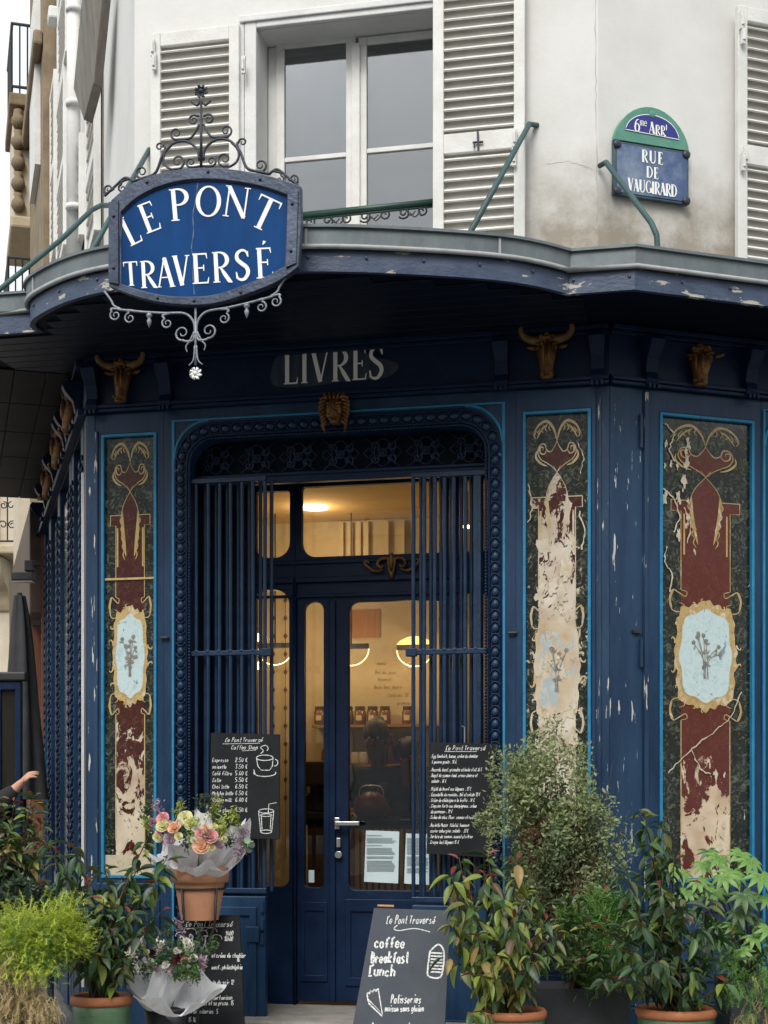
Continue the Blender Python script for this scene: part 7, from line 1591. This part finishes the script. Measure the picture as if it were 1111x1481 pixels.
# =================================================================== PEOPLE
def skin_body(name, nodes, edges, m, parent, Mx, root, sub=2, label=None):
    me = bpy.data.meshes.new(name); keys = list(nodes); idx = {k: i for i, k in enumerate(keys)}
    me.from_pydata([nodes[k][0] for k in keys], [(idx[a], idx[b]) for a, b in edges], []); me.materials.append(m)
    o = put(name, me, parent, Mx, label=label); sk = o.modifiers.new('skin', 'SKIN'); sk.use_smooth_shade = True
    if not me.skin_vertices: 
        bm = bmesh.new(); bm.from_mesh(me); bm.verts.layers.skin.verify(); bm.to_mesh(me); bm.free()
    for k in keys:
        sv = me.skin_vertices[0].data[idx[k]]; r = nodes[k][1]; sv.radius = r if hasattr(r, '__len__') else (r, r); sv.use_root = (k == root)
    ss = o.modifiers.new('sub', 'SUBSURF'); ss.levels = sub; ss.render_levels = sub
    return o
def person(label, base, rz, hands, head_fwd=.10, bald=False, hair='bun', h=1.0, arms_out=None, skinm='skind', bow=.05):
    t = thing('person', label, 'person', base, rz); Mx = WM[t.name]
    N = {'pel': ((0, 0, .97), (.13, .10)), 'wai': ((0, 0, 1.12), (.12, .09)), 'che': ((0, -.02, 1.32), (.15, .10)), 'nb': ((0, -.03, 1.45), (.06, .06)), 'nt': ((0, -.03-head_fwd*.4, 1.52), (.058, .06)),
         'h1': ((0, -.03-head_fwd*.8, 1.60), (.085, .095)), 'h2': ((0, -.03-head_fwd, 1.68), (.098, .112)), 'h3': ((0, -.02-head_fwd, 1.76), (.085, .095)), 'no': ((0, -.145-head_fwd, 1.645), (.010, .012)), 'no0': ((0, -.10-head_fwd, 1.655), (.02, .03))}
    E = [('pel', 'wai'), ('wai', 'che'), ('che', 'nb'), ('nb', 'nt'), ('nt', 'h1'), ('h1', 'h2'), ('h2', 'h3'), ('h1', 'no0'), ('no0', 'no')]
    for s, n in ((-1, 'l'), (1, 'r')):
        el, wr = hands[0 if s < 0 else 1]
        N[n+'sh'] = ((s*.18, -.02, 1.42), .062); N[n+'el'] = (el, .045); N[n+'fa'] = (tuple((a*.6+b*.4) for a, b in zip(el, wr)), .042); N[n+'wr'] = (wr, .028)
        d = (Vector(wr)-Vector(el)).normalized(); N[n+'pa'] = (tuple(Vector(wr)+d*.06), (.036, .018))
        E += [('che', n+'sh'), (n+'sh', n+'el'), (n+'el', n+'fa'), (n+'fa', n+'wr'), (n+'wr', n+'pa')]
        N[n+'hi'] = ((s*.09, 0, .90), .095); N[n+'kn'] = ((s*.11, -.02, .50), .062); N[n+'an'] = ((s*.12, .02, .09), .042); N[n+'to'] = ((s*.13, -.14, .035), (.045, .03))
        E += [('pel', n+'hi'), (n+'hi', n+'kn'), (n+'kn', n+'an'), (n+'an', n+'to')]
    NB_ = {k: (v[0], tuple(q*.86 for q in v[1]) if hasattr(v[1], '__len__') and k in ('pel', 'wai', 'che') else v[1]) for k, v in N.items()}
    skin_body('body', NB_, E, M[skinm], t, Mx, 'pel')
    # clothes follow the body
    K = {k: (v[0], tuple(q*1.30+.016 for q in (v[1] if hasattr(v[1], '__len__') else (v[1], v[1])))) for k, v in N.items() if k in ('pel', 'wai', 'che', 'lsh', 'rsh', 'lel', 'rel', 'lfa', 'rfa', 'nb', 'lhi', 'rhi', 'lkn', 'rkn', 'lan', 'ran')}
    K['lx'] = K['lfa']; del K['lx']; K['nb'] = (N['nb'][0], (.085, .085))
    for n in 'lr': K[n+'wrs'] = (tuple(Vector(N[n+'fa'][0]).lerp(Vector(N[n+'wr'][0]), .97)), (.038, .038))
    KE = [e for e in E if e[0] in K and e[1] in K]+[('lfa', 'lwrs'), ('rfa', 'rwrs')]
    skin_body('black_clothes', K, KE, M['cloth'], t, Mx, 'pel')
    hc = Vector((0, .005-head_fwd, 1.715)); hb = MB(); rr = random.Random(len(label))
    hb.ell(hc+Vector((0, .022-bow*.9, .012-bow*.1)), (.100, .108, .112), 16, 12)
    if hair == 'bun': hb.ell(hc+Vector((0, .06, .10)), (.045, .045, .042), 12, 8)
    else:
        for k in range(70):
            a, e = rr.uniform(0, 6.28), rr.uniform(-.6, 1.5); q = hc+Vector((.095*cos(a)*cos(e), .03+.10*abs(sin(a))*cos(e)*(1 if sin(a) > 0 else .3), .10*sin(e))); hb.ell(q, (.024, .024, .026), 6, 4)
    hb.build('hair', M['hair'], t, Mx, smooth=True)
    for s in (1, -1):
        MB().ell((s*.030, -.108-head_fwd, 1.685), (.012, .008, .008), 8, 6).build('eye', M['cup'], t, Mx, smooth=True)
        MB().ell((s*.078, -.03-head_fwd, 1.67), (.010, .02, .03), 8, 6).build('ear', M['skin'], t, Mx, smooth=True)
    MB().ell((0, -.108-head_fwd, 1.60), (.024, .010, .007), 8, 5).build('mouth', M['woodb'], t, Mx, smooth=True)
    # five fingers on each hand, bent in two joints
    for s, n in ((-1, 'l'), (1, 'r')):
        el, wr = [Vector(q) for q in hands[0 if s < 0 else 1]]; d = (wr-el).normalized(); side = d.cross(Vector((0, -.3, 1))).normalized(); nrm = side.cross(d)
        for k, (off, L_) in enumerate(((-.028, .055), (-.010, .068), (.010, .064), (.027, .050))):
            p0 = wr+d*.075+side*off; p1 = p0+d*L_*.5+side*off*.45; p2 = p1+d*L_*.3-nrm*.012+side*off*.2; p3 = p2+d*L_*.22-nrm*.016
            MB().tube([tuple(p0-d*.02), tuple(p0), tuple(p1), tuple(p2), tuple(p3)], [.009, .0095, .0085, .0075, .005], 8).build('finger', M['skin'], t, Mx, smooth=True)
        p0 = wr+d*.03-side*.026; MB().tube([tuple(p0), tuple(p0+d*.025-side*.022), tuple(p0+d*.055-side*.030), tuple(p0+d*.072-side*.028)], [.013, .011, .009, .006], 8).build('thumb', M['skin'], t, Mx, smooth=True)
    return t
def at_floor(px, y, z): c = F.map(-y)(px, 1100); return F.M @ Vector((c.x, y, z))
person('barista in black with hair in a bun, head bowed behind the counter', at_floor(549, 2.78, .20), F.a, (((-.26, -.10, 1.18), (-.14, -.30, 1.14)), ((.26, -.10, 1.18), (.12, -.30, 1.14))), .10)
person('curly-haired person in black beside the barista', at_floor(590, 2.72, .06), F.a+.5, (((-.25, -.08, 1.20), (-.12, -.28, 1.2)), ((.25, -.05, 1.18), (.2, -.28, 1.2))), .06, hair='curly')
hp_ = pxw(30, 1134, 8.75)
person('person in black at the left edge holding out a pale hand over the bronze shrub', Vector((hp_.x-.52, 8.85, 0)), 0, (((-.28, -.05, 1.16), (-.22, -.28, 1.20)), ((.30, -.10, 1.30), (.50, -.10, 1.485))), .03, hair='curly', skinm='skin', bow=0)
# =================================================================== ACROSS THE STREET (behind the viewer, seen in the panes)
op = thing('opposite_building', 'long cream apartment building across the street, mirrored in the door panes', 'building', (0, -12, 0), 0)
MB().box(-26, 30, -20, -12, 0, 11.5).build('wall', M['beigel'], op, None)
for zc in (3.9, 7.1, 10.3): MB().box(-26, 30, -11.999, -11.8, zc, zc+.2).build('string_course', M['beige'], op, None)
wm_ = MB().box(-.62, .62, -.02, .02, 0, 2.2).mesh('window', M['dim']); sm_ = MB().box(-.28, .28, -.03, .03, 0, 2.2).mesh('shutter', M['shut'])
for i in range(18):
    for zc in (.8, 4.5, 7.7):
        x = -24.4+i*3.0; put('window', wm_, op, TM((x, -11.96, zc)))
        for s in (-.95, .95): put('shutter', sm_, op, TM((x+s, -11.95, zc)))
